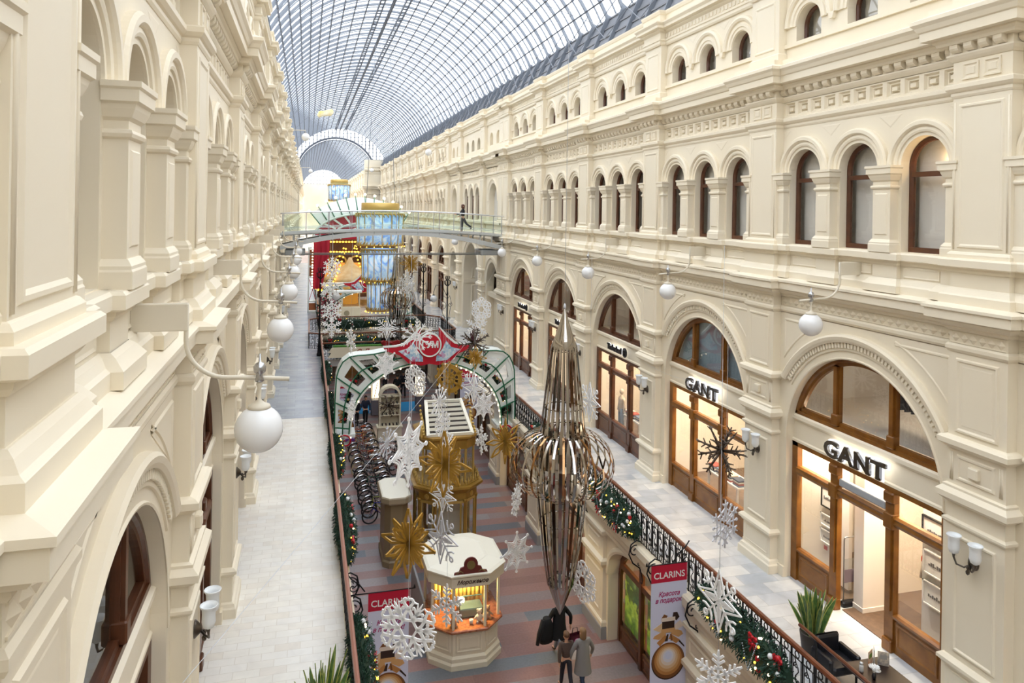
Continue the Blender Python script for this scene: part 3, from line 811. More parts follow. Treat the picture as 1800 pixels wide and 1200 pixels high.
ME_A = f.mesh('attic_frame', M_WOODD); ME_AP = p.mesh('pane', M_GLASS); ME_AB = b.mesh('blind', M_BLIND)
M_UNLIT = mat('unlit_interior', '#4a4a4e', .6)  # dark sheet painted as the unlit room; no blind hangs there
M_TANBLIND = mat('tan_blind', '#b9a88e', .7)
WN = [10]
def window_at(yc, s, kind, blind, lab):
    n = WN[0]; WN[0] += 1
    fm, pm, bm = ((ME_W, ME_WP, ME_WB) if kind == 'tall' else (ME_A, ME_AP, ME_AB))
    o = link('window_%d' % n, fm, None, (XR, yc, 0), ROT_R); 
    # the opening is offset along the wall: local x runs along +Y
    o.location.y = yc + s
    tag(o, lab, 'window', None, 'structure')
    link('pane', pm, o)
    if blind is not None:
        q = link('blind', bm, o)  # same sheet also carries the painted dark of unlit rooms
        if blind is not M_BLIND: set_mat(q, blind)
ORD = ['nearest', 'second', 'third', 'fourth', 'fifth', 'sixth', 'seventh', 'eighth', 'ninth', 'tenth', 'eleventh', 'twelfth', 'thirteenth', 'fourteenth', 'fifteenth', 'sixteenth', 'seventeenth']
POS = ['first', 'middle', 'last']
for bi, yc in enumerate(LONG_R):
    if bi == 0: continue
    for j, s in enumerate((-1.81, 0, 1.81)):
        bl = M_UNLIT if bi == 4 else (M_TANBLIND if bi in (5, 6) else M_BLIND)
        window_at(yc, s, 'tall', bl, '%s brown arched window in the %s right bay, third storey' % (POS[j], ORD[bi]))
    for j, s in enumerate((-1.8, 0, 1.8)):
        blank = bi in (1, 2) or (bi == 5 and j < 2) or bi == 6 and j == 1
        window_at(yc, s, 'attic', M_BLIND if not blank else M_WALL, '%s small round headed attic window in the %s right bay' % (POS[j], ORD[bi]))
for i, s in enumerate((-1.9, 0, 1.9)):
    window_at(53.16, s, 'tall', M_BLIND, '%s arched window above the deep portal' % POS[i])

# ================================================================ shopfronts of the galleries
def arch_z(s, r, zc): return zc + math.sqrt(max(0, r * r - s * s))
def shopfront_parts(wood, door):
    """returns list of (name, MB, material) in wall coordinates"""
    o0 = OW - .32; P = []
    # sign board with its ledge (plaster)
    m = MB(); m.box(-AR, AR, o0 - .1, o0 + .12, 7.36, 8.0)
    m.sweep([(-AR, o0 + .12), (AR, o0 + .12)], [(0, 7.36), (.03, 7.37), (.03, 7.42), (0, 7.45)], False)
    m.sweep([(-AR + .01, o0 + .12), (AR - .01, o0 + .12)], [(0, 7.88), (.05, 7.92), (.08, 7.96), (.08, 8.04), (0, 8.08)], False)
    P.append(('sign_board', m, M_WALL))
    m = MB(); d = .16
    pr = [(0, o0 + .14), (-.06, o0 + .14), (-.09, o0 + .1), (-d, o0 + .1), (-d, o0), (0, o0)]
    a0 = math.asin((8.05 - AZ) / AR)
    m.ring(0, AZ, [(AR + q, y) for q, y in pr] + [(AR, o0 + .14)], a0, PI - a0, 32)
    w = arch_z(0, AR, AZ)
    m.box(-2.28, 2.28, o0, o0 + .14, 8.03, 8.15); m.box(-2.26, 2.26, o0, o0 + .10, 8.15, 8.24)
    P.append(('lunette_frame', m, wood))
    for s in (-.85, .85):
        m = MB(); zt = arch_z(s, AR - .1, AZ)
        m.box(s - .09, s + .09, o0, o0 + .1, 8.2, zt); m.box(s - .055, s + .055, o0 + .1, o0 + .15, 8.42, zt - .03)
        m.bbox(s - .1, s + .1, o0, o0 + .18, 8.16, 8.42, .02)
        P.append(('mullion', m, wood))
    # lower frame
    m = MB()
    for s in (-1, 1):
        x0, x1 = sorted((s * 2.16, s * AR)); m.box(x0, x1, o0, o0 + .14, ZG, 7.36)
    m.box(-AR, AR, o0, o0 + .14, 7.26, 7.37)
    m.sweep([(-2.2, o0 + .1), (2.2, o0 + .1)], [(0, 6.56), (.04, 6.58), (.06, 6.64), (.04, 6.7), (.06, 6.74), (0, 6.78)], False)
    m.box(-2.2, 2.2, o0, o0 + .1, 6.56, 6.78)
    P.append(('frame', m, wood))
    for s in (-.85, .85):
        m = MB(); m.box(s - .12, s + .12, o0, o0 + .13, ZG, 7.27); m.box(s - .07, s + .07, o0 + .13, o0 + .17, 4.8, 6.52)
        m.bbox(s - .13, s + .13, o0, o0 + .2, 6.5, 6.82, .02); m.bbox(s - .14, s + .14, o0, o0 + .2, 7.04, 7.26, .03); m.bbox(s - .13, s + .13, o0, o0 + .19, ZG, 4.2, .02)
        P.append(('post', m, wood))
    cells = [(-2.17, -.97), (-.73, .73), (.97, 2.17)]
    for i, (a, b) in enumerate(cells):
        mid = i == 1
        if mid and door:
            m = MB(); m.bbox(a + .02, b - .02, o0 + .0, o0 + .12, 6.82, 6.98, .02); P.append(('air_curtain', m, mat('grey_box', '#a9adb3', .4)))
        else:
            zp = 4.72
            m = MB(); m.box(a, b, o0 + .0, o0 + .09, ZG, zp)
            m.rect_frame(a + .07, b - .07, ZG + .14, zp - .12, o0 + .09, [(0, 0), (.02, .03), (.05, .03), (.08, .008), (.14, .008)])
            m.sweep([(a, o0 + .09), (b, o0 + .09)], [(0, zp - .07), (.04, zp - .05), (.05, zp), (.0, zp + .03), (-.09, zp + .03)], True)
            P.append(('panel', m, wood))
            m = MB(); m.quad((a, o0 + .05, zp), (b, o0 + .05, zp), (b, o0 + .05, 6.6), (a, o0 + .05, 6.6)); P.append(('pane', m, M_GLASS))
        m = MB(); m.quad((a, o0 + .05, 6.7), (b, o0 + .05, 6.7), (b, o0 + .05, 7.3), (a, o0 + .05, 7.3)); P.append(('pane', m, M_GLASS))
    for i, (a, b) in enumerate([(-2.25, -.8), (-.8, .8), (.8, 2.25)]):
        n = 10; pts = [(a + (b - a) * j / n) for j in range(n + 1)]
        m = MB(); m.poly([(a, o0 + .05, 8.1), (b, o0 + .05, 8.1)] + [(x, o0 + .05, max(8.11, arch_z(x, AR - .08, AZ))) for x in pts[::-1]])
        P.append(('pane', m, M_GLASS))
    return [(n_, m_.mesh(n_, mt)) for n_, m_, mt in P]
SF = {'oak': shopfront_parts(M_WOOD, False), 'door': shopfront_parts(M_WOOD, True), 'dark': shopfront_parts(M_WOODD, False)}
def shopfront(kind, side, yc, label):
    o = thing('shopfront', label, 'shopfront', (XR if side == 'R' else XL, yc, 0), PI / 2 if side == 'R' else -PI / 2, 'arched wooden shopfronts of the galleries')
    for n_, me in SF[kind]: link(n_, me, o)
    return o
sl = ['arched oak shopfront beside the viewpoint on the right gallery', 'oak shopfront with open doorway, largest in view on the right gallery', 'oak shopfront with frosted blue lunette panes, second along the right gallery', 'dark shopfront partly behind the big mirror ornament, third on the right', 'dark narrow shopfront behind the ornament tip, fourth on the right gallery', 'dark shopfront just before the footbridge end, fifth on the right gallery']
for i, k in enumerate(range(-1, 5)):
    shopfront('door' if k == 0 else ('oak' if k < 2 else 'dark'), 'R', bayY(k), sl[i])
for i, yc in enumerate([y for y in LONG_R if y > 60][:6]):
    shopfront('dark', 'R', yc, 'dark shopfront %s beyond the portal on the right gallery' % ORD[i].replace('nearest', 'first'))
for k in range(-1, 7):
    shopfront('dark', 'L', bayYL(k), 'brown arched shopfront %s along the left gallery' % ['under the viewpoint', 'with a tall lunette, first in view', 'second in view', 'third in view', 'fourth', 'fifth', 'sixth', 'seventh'][k + 1])

# text helper: lettering on the right wall faces -X, reads from far to near
R_TXT_R = Matrix(((0, 0, -1), (-1, 0, 0), (0, 1, 0))).to_euler()
R_TXT_F = Matrix(((1, 0, 0), (0, 0, -1), (0, 1, 0))).to_euler()      # faces the viewer (-Y)
def text(name, body, size, m, parent=None, loc=(0, 0, 0), rot=None, ext=.01, off=0.0, shear=0.0, align='CENTER', bold=0.0, space=1.0, sx=1.0):
    c = bpy.data.curves.new(name, 'FONT'); c.body = body; c.size = size; c.extrude = ext; c.offset = off; c.shear = shear
    c.align_x = align; c.align_y = 'CENTER'; c.space_character = space; c.resolution_u = 3
    c.materials.append(m)
    t = bpy.data.objects.new(name, c); TMP.collection.objects.link(t); TMP.view_layers[0].update()
    me = bpy.data.meshes.new_from_object(t.evaluated_get(TMP.view_layers[0].depsgraph))
    bpy.data.objects.remove(t)
    o = link(name, me, parent, loc, rot or (0, 0, 0))
    o.scale = (sx, 1, 1)
    return o
def gant(yc, label):
    r = thing('shop_sign', label, 'sign', (XR + .28, yc, 7.66))
    text('lettering', 'GANT', .50, M_LETTER, r, (-.09, 0, 0), R_TXT_R, .035, .02, space=1.06, sx=1.3)
    text('halo', 'GANT', .50, M_HALO, r, (-.035, 0, 0), R_TXT_R, .012, .045, space=1.06, sx=1.3)
gant(bayY(0) - .02, 'large chrome letters on the cream board above the open doorway')
gant(bayY(1) - .02, 'chrome letters on the board below the frosted blue lunette')
def timber(yc, label):
    r = thing('shop_sign', label, 'sign', (XR + .28, yc, 7.68))
    text('lettering', 'Timberland', .30, M_BLACKP, r, (-.07, .12, 0), R_TXT_R, .03, .012, sx=.95)
    m = MB()
    for i in range(14):
        a, b = 2 * PI * i / 14, 2 * PI * (i + 1) / 14
        m.bar((0, .16 * cos(a), .16 * sin(a)), (0, .16 * cos(b), .16 * sin(b)), .04, .04)
    for a in (-.6, 0, .6): m.bar((0, 0, -.12), (0, .1 * sin(a), .1 * cos(a)), .05, .04)
    m.sphere((0, 0, .06), .08, 8, 6)
    m.build('emblem', M_BLACKP, r, (-.07, -.86, .02))
    text('halo', 'Timberland', .30, M_HALO, r, (-.03, .12, 0), R_TXT_R, .008, .02, sx=.95)
for i, k in enumerate((2, 3, 4)):
    timber(bayY(k) + .0, ['black letters with a round tree emblem over the third right shopfront', 'black letters with tree emblem behind the tip of the mirror ornament', 'small black letters with tree emblem near the footbridge end'][i])

# ================================================================ shop interiors (right gallery)
def lamp(name, loc, size, power, col=(1, .84, .64), rot=(0, 0, 0), sy=None):
    l = bpy.data.lights.new(name, 'AREA'); l.energy = power; l.color = col; l.size = size
    if sy: l.shape = 'RECTANGLE'; l.size_y = sy
    o = bpy.data.objects.new(name, l); COL.objects.link(o); o.location = loc; o.rotation_euler = rot
    return o
mb = MB()
for k in range(-1, 6):
    y = YR + PW / 2 + BAY * k; mb.box(11.9, 17.6, y - .15, y + .15, ZG, 10.8)
plain('wall_partition', mb, M_WARMW, 'warm white partition walls between the shops of the right gallery')
mb = MB(); mb.box(12.3, 17.6, YR - BAY, 43, 7.95, 8.12); plain('floor_mezzanine', mb, M_WARMW, 'mezzanine floor inside the right shops', 'floor')
mb = MB(); mb.box(16.0, 16.1, YR - BAY, 43, ZG, 7.95); plain('wall_shop_back', mb, M_WARMW, 'warm white back wall of the right shops')
M_PANEL = mat('ceiling_panel_light', '#fff2dc', .5, emit='#ffd9a0', es=3.0)
for i, k in enumerate(range(-1, 5)):
    y = bayY(k)
    t = thing('ceiling_light', 'warm ceiling light panel inside the %s right shop' % ORD[i], 'light', (13.9, y, 7.93), 0, 'ceiling lights of the right shops')
    m = MB(); m.bbox(-.9, .9, -1.8, 1.8, -.06, .0, .01); m.build('housing', M_WHITEP, t)
    m = MB(); m.quad((-.85, -1.75, -.065), (.85, -1.75, -.065), (.85, 1.75, -.065), (-.85, 1.75, -.065)); m.build('diffuser', M_PANEL, t)
    lamp('shop_lamp', (13.6, y, 7.8), 2.6, [60, 110, 110, 90, 90, 90][i], sy=3.6)
    lamp('window_lamp', (12.25, y, 7.85), .25, [40, 150, 110, 70, 70, 70][i], sy=4.2)
    lamp('mezzanine_lamp', (14.2, y, 10.5), 1.2, [10, 26, 24, 15, 15, 15][i])
# lunette of the second shop is closed by a frosted blue screen
M_FROST = mat('frosted_blue', '#9fb2bd', .5, noise=('#8ea4b2', 1.2))
m = MB(); n = 24
pts = [(-2.25, 8.13), (2.25, 8.13)] + [(2.25 - 4.5 * i / n, max(8.14, arch_z(2.25 - 4.5 * i / n, AR - .06, AZ))) for i in range(n + 1)]
m.prism([(x, z) for x, z in pts], OW - .44, OW - .41)
o = m.build('window_screen', M_FROST, None, (XR, bayY(1), 0), ROT_R); tag(o, 'frosted blue screen closing the lunette of the second right shop', 'screen')

# first shop: display wall, pictures, column, security gate
b0 = bayY(0)
mb = MB(); mb.box(12.6, 12.7, b0 + 1.25, b0 + 3.05, ZG + .1, 7.7); o = mb.build('display_wall', M_WARMW); tag(o, 'white display wall behind the left window of the open shop', 'display wall')
mb = MB(); mb.box(12.33, 13.05, b0 + .45, b0 + .75, ZG + .005, 7.9); mb.box(12.31, 13.07, b0 + .43, b0 + .77, ZG + .005, ZG + .12); tag(mb.build('display_column', M_WARMW), 'white column with a low plinth just inside the open doorway', 'column')
def picture(loc, w, h, rz, label, fr=M_BLACKP, art='dots'):
    r = thing('picture_frame', label, 'picture', loc, rz, 'framed pictures in the open shop')
    m = MB()
    m.box(-w / 2, w / 2, -.02, .0, -h / 2, h / 2); m.build('mat_board', M_WHITEP, r)
    m = MB()
    for a, b, c, d in ((-w / 2, w / 2, h / 2 - .03, h / 2), (-w / 2, w / 2, -h / 2, -h / 2 + .03), (-w / 2, -w / 2 + .03, -h / 2, h / 2), (w / 2 - .03, w / 2, -h / 2, h / 2)):
        m.box(a, b, -.045, .005, c, d)
    m.build('frame', fr, r)
    m = MB(); R2 = random.Random(hash(label) % 1000 if False else len(label))
    for i in range(7): 
        x = -w * .25 + w * .5 * i / 6; hh = R2.uniform(.06, .16) * h
        m.box(x - w * .03, x + w * .03, -.026, -.02, -h * .12, -h * .12 + hh)
    m.build('print', mat('grey_print', '#6d6a6c', .6), r)
    return r
# faces -X : local -Y must point to world -X  -> rotation -90 about Z
RZX = -PI / 2
picture((12.58, b0 + 1.98, 6.0), .42, .52, RZX, 'small dark framed print high on the white display wall')
picture((12.58, b0 + 1.95, 5.42), .5, .3, RZX, 'wide pale print in the middle of the white display wall', M_WHITEP)
picture((12.58, b0 + 1.95, 5.02), .5, .34, RZX, 'pale print with a red mark low on the white display wall', M_WHITEP)
m = MB(); m.box(-.06, .06, -.005, 0, -.05, .05); o = m.build('price_label', mat('label_red', '#c8402f', .5), None, (12.595, b0 + 2.05, 4.72), (0, 0, RZX)); tag(o, 'small red label under the prints on the display wall', 'label')
mb = MB(); mb.box(12.9, 15.9, b0 + 1.0, b0 + 1.1, ZG, 7.9); plain('wall_shop_side', mb, M_WARMW, 'white inner wall left of the open shop doorway')
picture((13.4, b0 + .98, 6.2), .7, .8, 0, 'large black framed picture seen through the open doorway')
picture((13.4, b0 + .98, 5.3), .7, .8, 0, 'black framed picture below the large one inside the doorway')
mb = MB(); mb.box(12.75, 12.83, b0 - 2.6, b0 - .78, ZG, 7.9); tag(mb.build('display_wall', mat('grey_display', '#d9d5cd', .7)), 'pale grey display wall behind the right window of the open shop', 'display wall')
for i, (z, y) in enumerate(((6.45, -1.12), (5.75, -1.16), (5.1, -1.16))):
    picture((12.73, b0 + y, z), .62, .5, RZX, ['top framed print behind the right shop window', 'middle framed print of figures behind the right shop window', 'lowest framed print behind the right shop window'][i], M_WHITEP if i else M_BLACKP)
g = thing('security_gate', 'slim grey security gate standing in the open shop doorway', 'security gate', (12.28, b0 + .82, ZG), 0)
m = MB(); m.tube([(-.17, 0, .1), (-.17, 0, 1.55), (-.15, 0, 1.6), (.15, 0, 1.6), (.17, 0, 1.55), (.17, 0, .1)], .014, 8); m.build('loop', mat('grey_metal', '#8b8a8a', .3, metal=.8), g)
m = MB(); m.box(-.16, .16, -.004, .004, .12, 1.1); m.build('panel', M_GLASS, g)
m = MB(); m.box(-.16, .16, -.006, .006, .55, .85); m.build('band', mat('mauve_panel', '#7f6f75', .5), g)
m = MB(); m.bbox(-.22, .22, -.07, .07, 0, .13, .03); m.build('base', M_BLACKP, g)
mb = MB(); mb.box(11.98, 13.6, b0 - .7, b0 + .7, ZG + .005, ZG + .02); tag(mb.build('doormat', mat('brown_mat', '#5a4738', .8, noise=('#66503f', 8))), 'dark brown mat in the open shop doorway', 'mat')

# garments
def jacket(w, h, m, d=.16):
    mb = MB()
    def ring(z, rx, ry): return [(rx * cos(2 * PI * j / 14), ry * sin(2 * PI * j / 14), z) for j in range(14)]
    mb.loft([ring(0, w * .42, d * .8), ring(h * .2, w * .4, d * .75), ring(h * .6, w * .38, d * .7), ring(h * .84, w * .46, d * .6), ring(h * .93, w * .3, d * .5), ring(h, w * .12, d * .35)], smooth=True, caps=True)
    for s in (-1, 1): mb.tube([(s * w * .42, 0, h * .86), (s * w * .52, 0, h * .7), (s * w * .55, .02, h * .4), (s * w * .54, .03, h * .12)], [w * .1, w * .11, w * .1, w * .085], 8)
    return mb
M_STRIPE1 = mat('tan_cloth', '#b07a48', .8); M_CLOTH2 = mat('slate_cloth', '#4b525c', .8); M_CLOTH3 = mat('grey_cloth', '#77706a', .8)
r = thing('clothes_rail', 'rail of hanging jackets glowing behind the near lunette', 'clothes rail', (13.2, b0 - .35, 8.12))
m = MB(); m.tube([(0, -.75, 0), (0, -.75, 1.55), (0, .75, 1.55), (0, .75, 0)], .02, 8); m.build('frame', M_BLACKP, r)
for i in range(7):
    y = b0 - .95 + i * .2
    o = jacket(.5, .95, None, .07).build('jacket', (M_STRIPE1, M_CLOTH2, M_CLOTH3)[(i // 3) % 3 if i < 6 else 1], None, (13.2, y, 8.62), (0, 0, .06 * (i - 3)))
    m2 = MB(); m2.tube([(0, 0, .9), (0, 0, 1.02)], .01, 5); m2.build('hanger', M_BLACKP, o)
    tag(o, 'jacket on the rail behind the near lunette, %s from the right' % ['first', 'second', 'third', 'fourth', 'fifth', 'sixth', 'seventh'][i], 'jacket', 'jackets on the mezzanine rail')
def mannequin(loc, rz, label, mj, mp, h=1.75):
    r = thing('mannequin', label, 'mannequin', loc, rz)
    k = h / 1.75
    m = MB()
    def ring(z, rx, ry, x=0): return [(x + rx * cos(2 * PI * j / 12), ry * sin(2 * PI * j / 12), z) for j in range(12)]
    m.loft([ring(.95 * k, .16, .11), ring(1.1 * k, .15, .1), ring(1.3 * k, .18, .12), ring(1.42 * k, .19, .1), ring(1.48 * k, .07, .06), ring(1.54 * k, .05, .05)], smooth=True, caps=True)
    m.sphere((0, 0, 1.66 * k), .095, 12, 8, 1.25)
    for s in (-1, 1): m.tube([(s * .2, 0, 1.42 * k), (s * .25, 0, 1.15 * k), (s * .26, -.05, .85 * k)], [.05, .042, .03], 8)
    for s in (-1, 1): m.tube([(s * .09, 0, .95 * k), (s * .1, -.02, .5 * k), (s * .1, 0, .05)], [.08, .055, .04], 8)
    m.build('body', mat('mannequin_white', '#d9cfc4', .4), r)
    jacket(.46, .66 * k, None, .15).build('jacket', mj, r, (0, 0, .84 * k))
    m = MB()
    for s in (-1, 1): m.tube([(s * .09, 0, .98 * k), (s * .1, -.02, .5 * k), (s * .1, 0, .06)], [.105, .08, .065], 10)
    m.build('trousers', mp, r)
    m = MB(); m.lathe([(.2, 0), (.2, .02), (.02, .03)], 16); m.build('base', M_BLACKP, r)
    return r
b1 = bayY(1)
mannequin((12.5, b1 - 1.5, ZG + .02), -PI / 2, 'mannequin in dark red jacket and grey trousers in the second shop window', mat('dark_red_cloth', '#5c1f2b', .7), mat('grey_trousers', '#8a8078', .8))
mannequin((13.7, b1 - .9, ZG + .02), -PI / 2, 'mannequin in slate jacket further inside the second shop', M_CLOTH2, M_CLOTH3)
mannequin((13.6, b0 - .2, ZG + .02), -PI / 2, 'mannequin in black and red beyond the open doorway', mat('orange_red_cloth', '#b8452c', .7), M_BLACKP)
M_TSH = [mat('cloth_a', '#c9bba9', .8), mat('cloth_b', '#6e7d91', .8), mat('cloth_c', '#a04a3c', .8), mat('cloth_d', '#d8d2c8', .8), mat('cloth_e', '#3c4252', .8)]
for b, nm in ((1, 'second'), (2, 'third'), (3, 'fourth'), (4, 'fifth')):
    yb = bayY(b)
    t = thing('display_table', 'low table stacked with folded clothes in the %s right shop' % nm, 'table', (12.9, yb + .3, ZG), 0)
    m = MB(); m.bbox(-.35, .35, -.9, .9, .78, .84, .01); m.build('tabletop', M_WHITEP, t)
    for sx in (-1, 1):
        for sy in (-1, 1):
            m = MB(); m.box(sx * .3 - .03, sx * .3 + .03, sy * .82 - .03, sy * .82 + .03, 0, .78); m.build('leg', M_WHITEP, t)
    for i in range(4):
        o = empty('folded_clothes', (12.75, yb - .4 + i * .46, ZG + .84)); tag(o, 'folded pile of clothes number %s on the table in the %s right shop' % (['one', 'two', 'three', 'four'][i], nm), 'clothes', 'folded clothes on the %s shop table' % nm)
        for j in range(4):
            m = MB(); m.bbox(-.15, .15, -.18, .18, .05 * j, .05 * j + .045, .015); m.build('shirt', M_TSH[(i + j + b) % 5], o)
mannequin((12.6, bayY(2) + 1.5, ZG + .02), -PI / 2, 'mannequin in pale coat in the third shop window', M_TSH[0], M_TSH[1])
mannequin((12.6, bayY(2) - 1.5, ZG + .02), -PI / 2, 'mannequin in navy coat beside the pier of the third shop', M_TSH[4], M_TSH[1])

# ================================================================ ground floor shops on the right (and the hidden left)
GX = 8.86
def ell(s, hw, zs, rise): return zs + rise * (max(0, 1 - abs(s / hw) ** 2.3)) ** (1 / 2.3)
def ground_bay_mesh():
    mb = MB(); hb = 2.5; n = 32; hw, zs, rise = 2.36, 2.0, 1.22; o = -.12
    xs = [-hw + 2 * hw * i / n for i in range(n + 1)]
    mb.quad((-hb, o, 0), (-hw, o, 0), (-hw, o, 3.6), (-hb, o, 3.6)); mb.quad((hw, o, 0), (hb, o, 0), (hb, o, 3.6), (hw, o, 3.6))
    for i in range(n):
        a, b = xs[i], xs[i + 1]
        za, zb = ell(a, hw, zs, rise), ell(b, hw, zs, rise)
        mb.quad((a, o, za), (b, o, zb), (b, o, 3.6), (a, o, 3.6))
        mb.quad((a, o, za), (b, o, zb), (b, o - .5, zb), (a, o - .5, za))
    for s in (-hw, hw): mb.quad((s, o, 0), (s, o - .5, 0), (s, o - .5, zs), (s, o, zs))
    L = []
    for x in xs:
        z = ell(x, hw, zs, rise); k = 1.05; L.append([(x, o, z), (x, o + .05, z), (x * 1.02, o + .07, z + .06), (x * 1.04, o + .05, z + .14), (x * 1.05, o, z + .16)])
    mb.loft(L, closed=False)
    return mb.mesh('ground_bay', M_WALL)
def ground_pier_mesh():
    mb = MB(); h = .75
    mb.box(-h, h, -.5, 0, 0, 3.6)
    pth = [(-h, -.2), (-h, 0), (h, 0), (h, -.2)]
    mb.mi = 1; mb.sweep(pth, [(0, 0), (.06, 0), (.06, .35), (0, .38)], False); mb.mi = 0
    mb.sweep(pth, [(0, .38), (.05, .38), (.05, .5), (.02, .55), (0, .55)], False)
    mb.rect_frame(-h + .2, h - .2, .75, 2.0, 0, [(0, 0), (.03, .03), (.06, .03), (.09, .008)])
    mb.sweep(pth, [(0, 2.15), (.04, 2.18), (.08, 2.25), (.12, 2.3), (.12, 2.4), (0, 2.45)], False)
    mb.rect_frame(-h + .25, h - .25, 2.6, 3.0, 0, [(0, 0), (.03, .03), (.06, .03), (.09, .008)])
    mb.sweep(pth, [(0, 3.1), (.05, 3.14), (.1, 3.2), (.1, 3.3), (0, 3.32)], False)
    return mb.mesh('ground_pier', [M_WALL, mat('grey_plinth', '#9a9a9b', .5)])
ME_GB, ME_GP = ground_bay_mesh(), ground_pier_mesh()
GY = [21.7 + BAY * k for k in range(-3, 15)]
for y in GY:
    tag(link('wall_ground_right', ME_GP, None, (GX, y, 0), ROT_R), 'cream pier with grey plinth along the right side of the ground floor', 'pier', 'ground floor piers on the right', 'structure')
    tag(link('wall_ground_right', ME_GB, None, (GX, y + BAY / 2, 0), ROT_R), 'cream shop arch along the right side of the ground floor', 'wall', 'ground floor arches on the right', 'structure')
    tag(link('wall_ground_left', ME_GP, None, (1.04, y, 0), ROT_L), 'cream pier with grey plinth under the left gallery', 'pier', 'ground floor piers on the left', 'structure')
    tag(link('wall_ground_left', ME_GB, None, (1.04, y - BAY / 2, 0), ROT_L), 'cream shop arch under the left gallery', 'wall', 'ground floor arches on the left', 'structure')
M_GPANE = M_GLASS
def gshop_parts():
    P = []; hw, zs, rise = 2.36, 2.0, 1.22; o = -.55
    n = 32; xs = [-hw + 2 * hw * i / n for i in range(n + 1)]
    m = MB(); L = []
    pts = [(-hw, 0)] + [(x, ell(x, hw, zs, rise)) for x in xs] + [(hw, 0)]
    for x, z in pts:
        k = .12 / hw
        L.append([(x, o, z), (x, o + .1, z), (x * (1 - k), o + .1, z - (.12 if z > 2.05 else 0)), (x * (1 - k), o, z - (.12 if z > 2.05 else 0))])
    m.loft(L, closed=True, caps=True)
    m.box(-hw, hw, o, o + .1, 2.25, 2.42)
    P.append(('frame', m, M_WOODD))
    for s in (-.8, .8):
        m = MB(); m.bbox(s - .08, s + .08, o, o + .13, 0, ell(s, hw, zs, rise) - .1, .02); P.append(('post', m, M_WOODD))
    for a, b in ((-2.25, -.88), (-.72, .72), (.88, 2.25)):
        m = MB(); m.box(a, b, o, o + .07, 0, .5); m.rect_frame(a + .08, b - .08, .1, .42, o + .07, [(0, 0), (.03, .03), (.06, .008)]); P.append(('panel', m, M_WOODD))
        m = MB(); m.quad((a, o + .04, .5), (b, o + .04, .5), (b, o + .04, 2.3), (a, o + .04, 2.3)); P.append(('pane', m, M_GLASS))
        xx = [a + (b - a) * i / 8 for i in range(9)]
        m = MB(); m.poly([(a, o + .04, 2.35), (b, o + .04, 2.35)] + [(x, o + .04, ell(x, hw, zs, rise) - .05) for x in xx[::-1]]); P.append(('pane', m, M_GLASS))
    return [(n_, m_.mesh(n_, mt)) for n_, m_, mt in P]
GS = gshop_parts()
for i, y in enumerate(GY[1:9]):
    o = thing('shopfront', ['ground floor shopfront below the viewpoint', 'ground floor shopfront under the near snake plant', 'dark ground floor shopfront with a green poster beside the pier', 'ground floor shopfront behind the lower end of the mirror ornament', 'ground floor shopfront right of the gold kiosk', 'ground floor shopfront under the foot of the carnival arch', 'ground floor shopfront just beyond the carnival arch', 'ground floor shopfront near the crossing platform'][i], 'shopfront', (GX, y - BAY / 2, 0), PI / 2, 'ground floor shopfronts on the right')
    for n_, me in GS: link(n_, me, o)
mb = MB(); mb.box(11.9, 12.0, Y0, Y1, 0, 3.6); plain('wall_ground_back', mb, mat('yellow_wall', '#e8c98e', .7), 'warm yellow back wall of the ground floor shops')
for y in GY[1:6]: lamp('ground_shop_lamp', (9.9, y - BAY / 2, 3.45), .8, 75, (1, .78, .45), sy=3.5)
# green meadow posters in the window of the ground floor shop
def poster_mat():
    m = bpy.data.materials.new('meadow_poster'); m.use_nodes = True; nt = m.node_tree; b = nt.nodes['Principled BSDF']; L = nt.links.new
    tc = nt.nodes.new('ShaderNodeTexCoord'); sp = nt.nodes.new('ShaderNodeSeparateXYZ'); L(tc.outputs['Object'], sp.inputs[0])
    nz = nt.nodes.new('ShaderNodeTexNoise'); nz.inputs['Scale'].default_value = 3.5; nz.inputs['Detail'].default_value = 8; L(tc.outputs['Object'], nz.inputs['Vector'])
    ad = nt.nodes.new('ShaderNodeMath'); ad.operation = 'MULTIPLY_ADD'; ad.inputs[1].default_value = .9; L(nz.outputs['Fac'], ad.inputs[0])
    mr = nt.nodes.new('ShaderNodeMapRange'); mr.inputs['From Min'].default_value = 0; mr.inputs['From Max'].default_value = 1.8; mr.inputs['To Min'].default_value = -.25; mr.inputs['To Max'].default_value = .35
    L(sp.outputs['Z'], mr.inputs['Value']); L(mr.outputs['Result'], ad.inputs[2])
    cr = nt.nodes.new('ShaderNodeValToRGB'); el = cr.color_ramp.elements
    el[0].position = .1; el[0].color = lin('#33501a'); el[1].position = .95; el[1].color = lin('#c3cf7a')
    for p_, c_ in ((.3, '#6f9422'), (.45, '#a9c23a'), (.55, '#2f4a1c'), (.7, '#47662a'), (.82, '#93ad5b')):
        e = el.new(p_); e.color = lin(c_)
    L(ad.outputs[0], cr.inputs['Fac']); L(cr.outputs['Color'], b.inputs['Base Color']); b.inputs['Roughness'].default_value = .5; L(cr.outputs['Color'], b.inputs['Emission Color']); b.inputs['Emission Strength'].default_value = .35; m.cycles.emission_sampling = 'NONE'
    return m
M_POSTER = poster_mat()
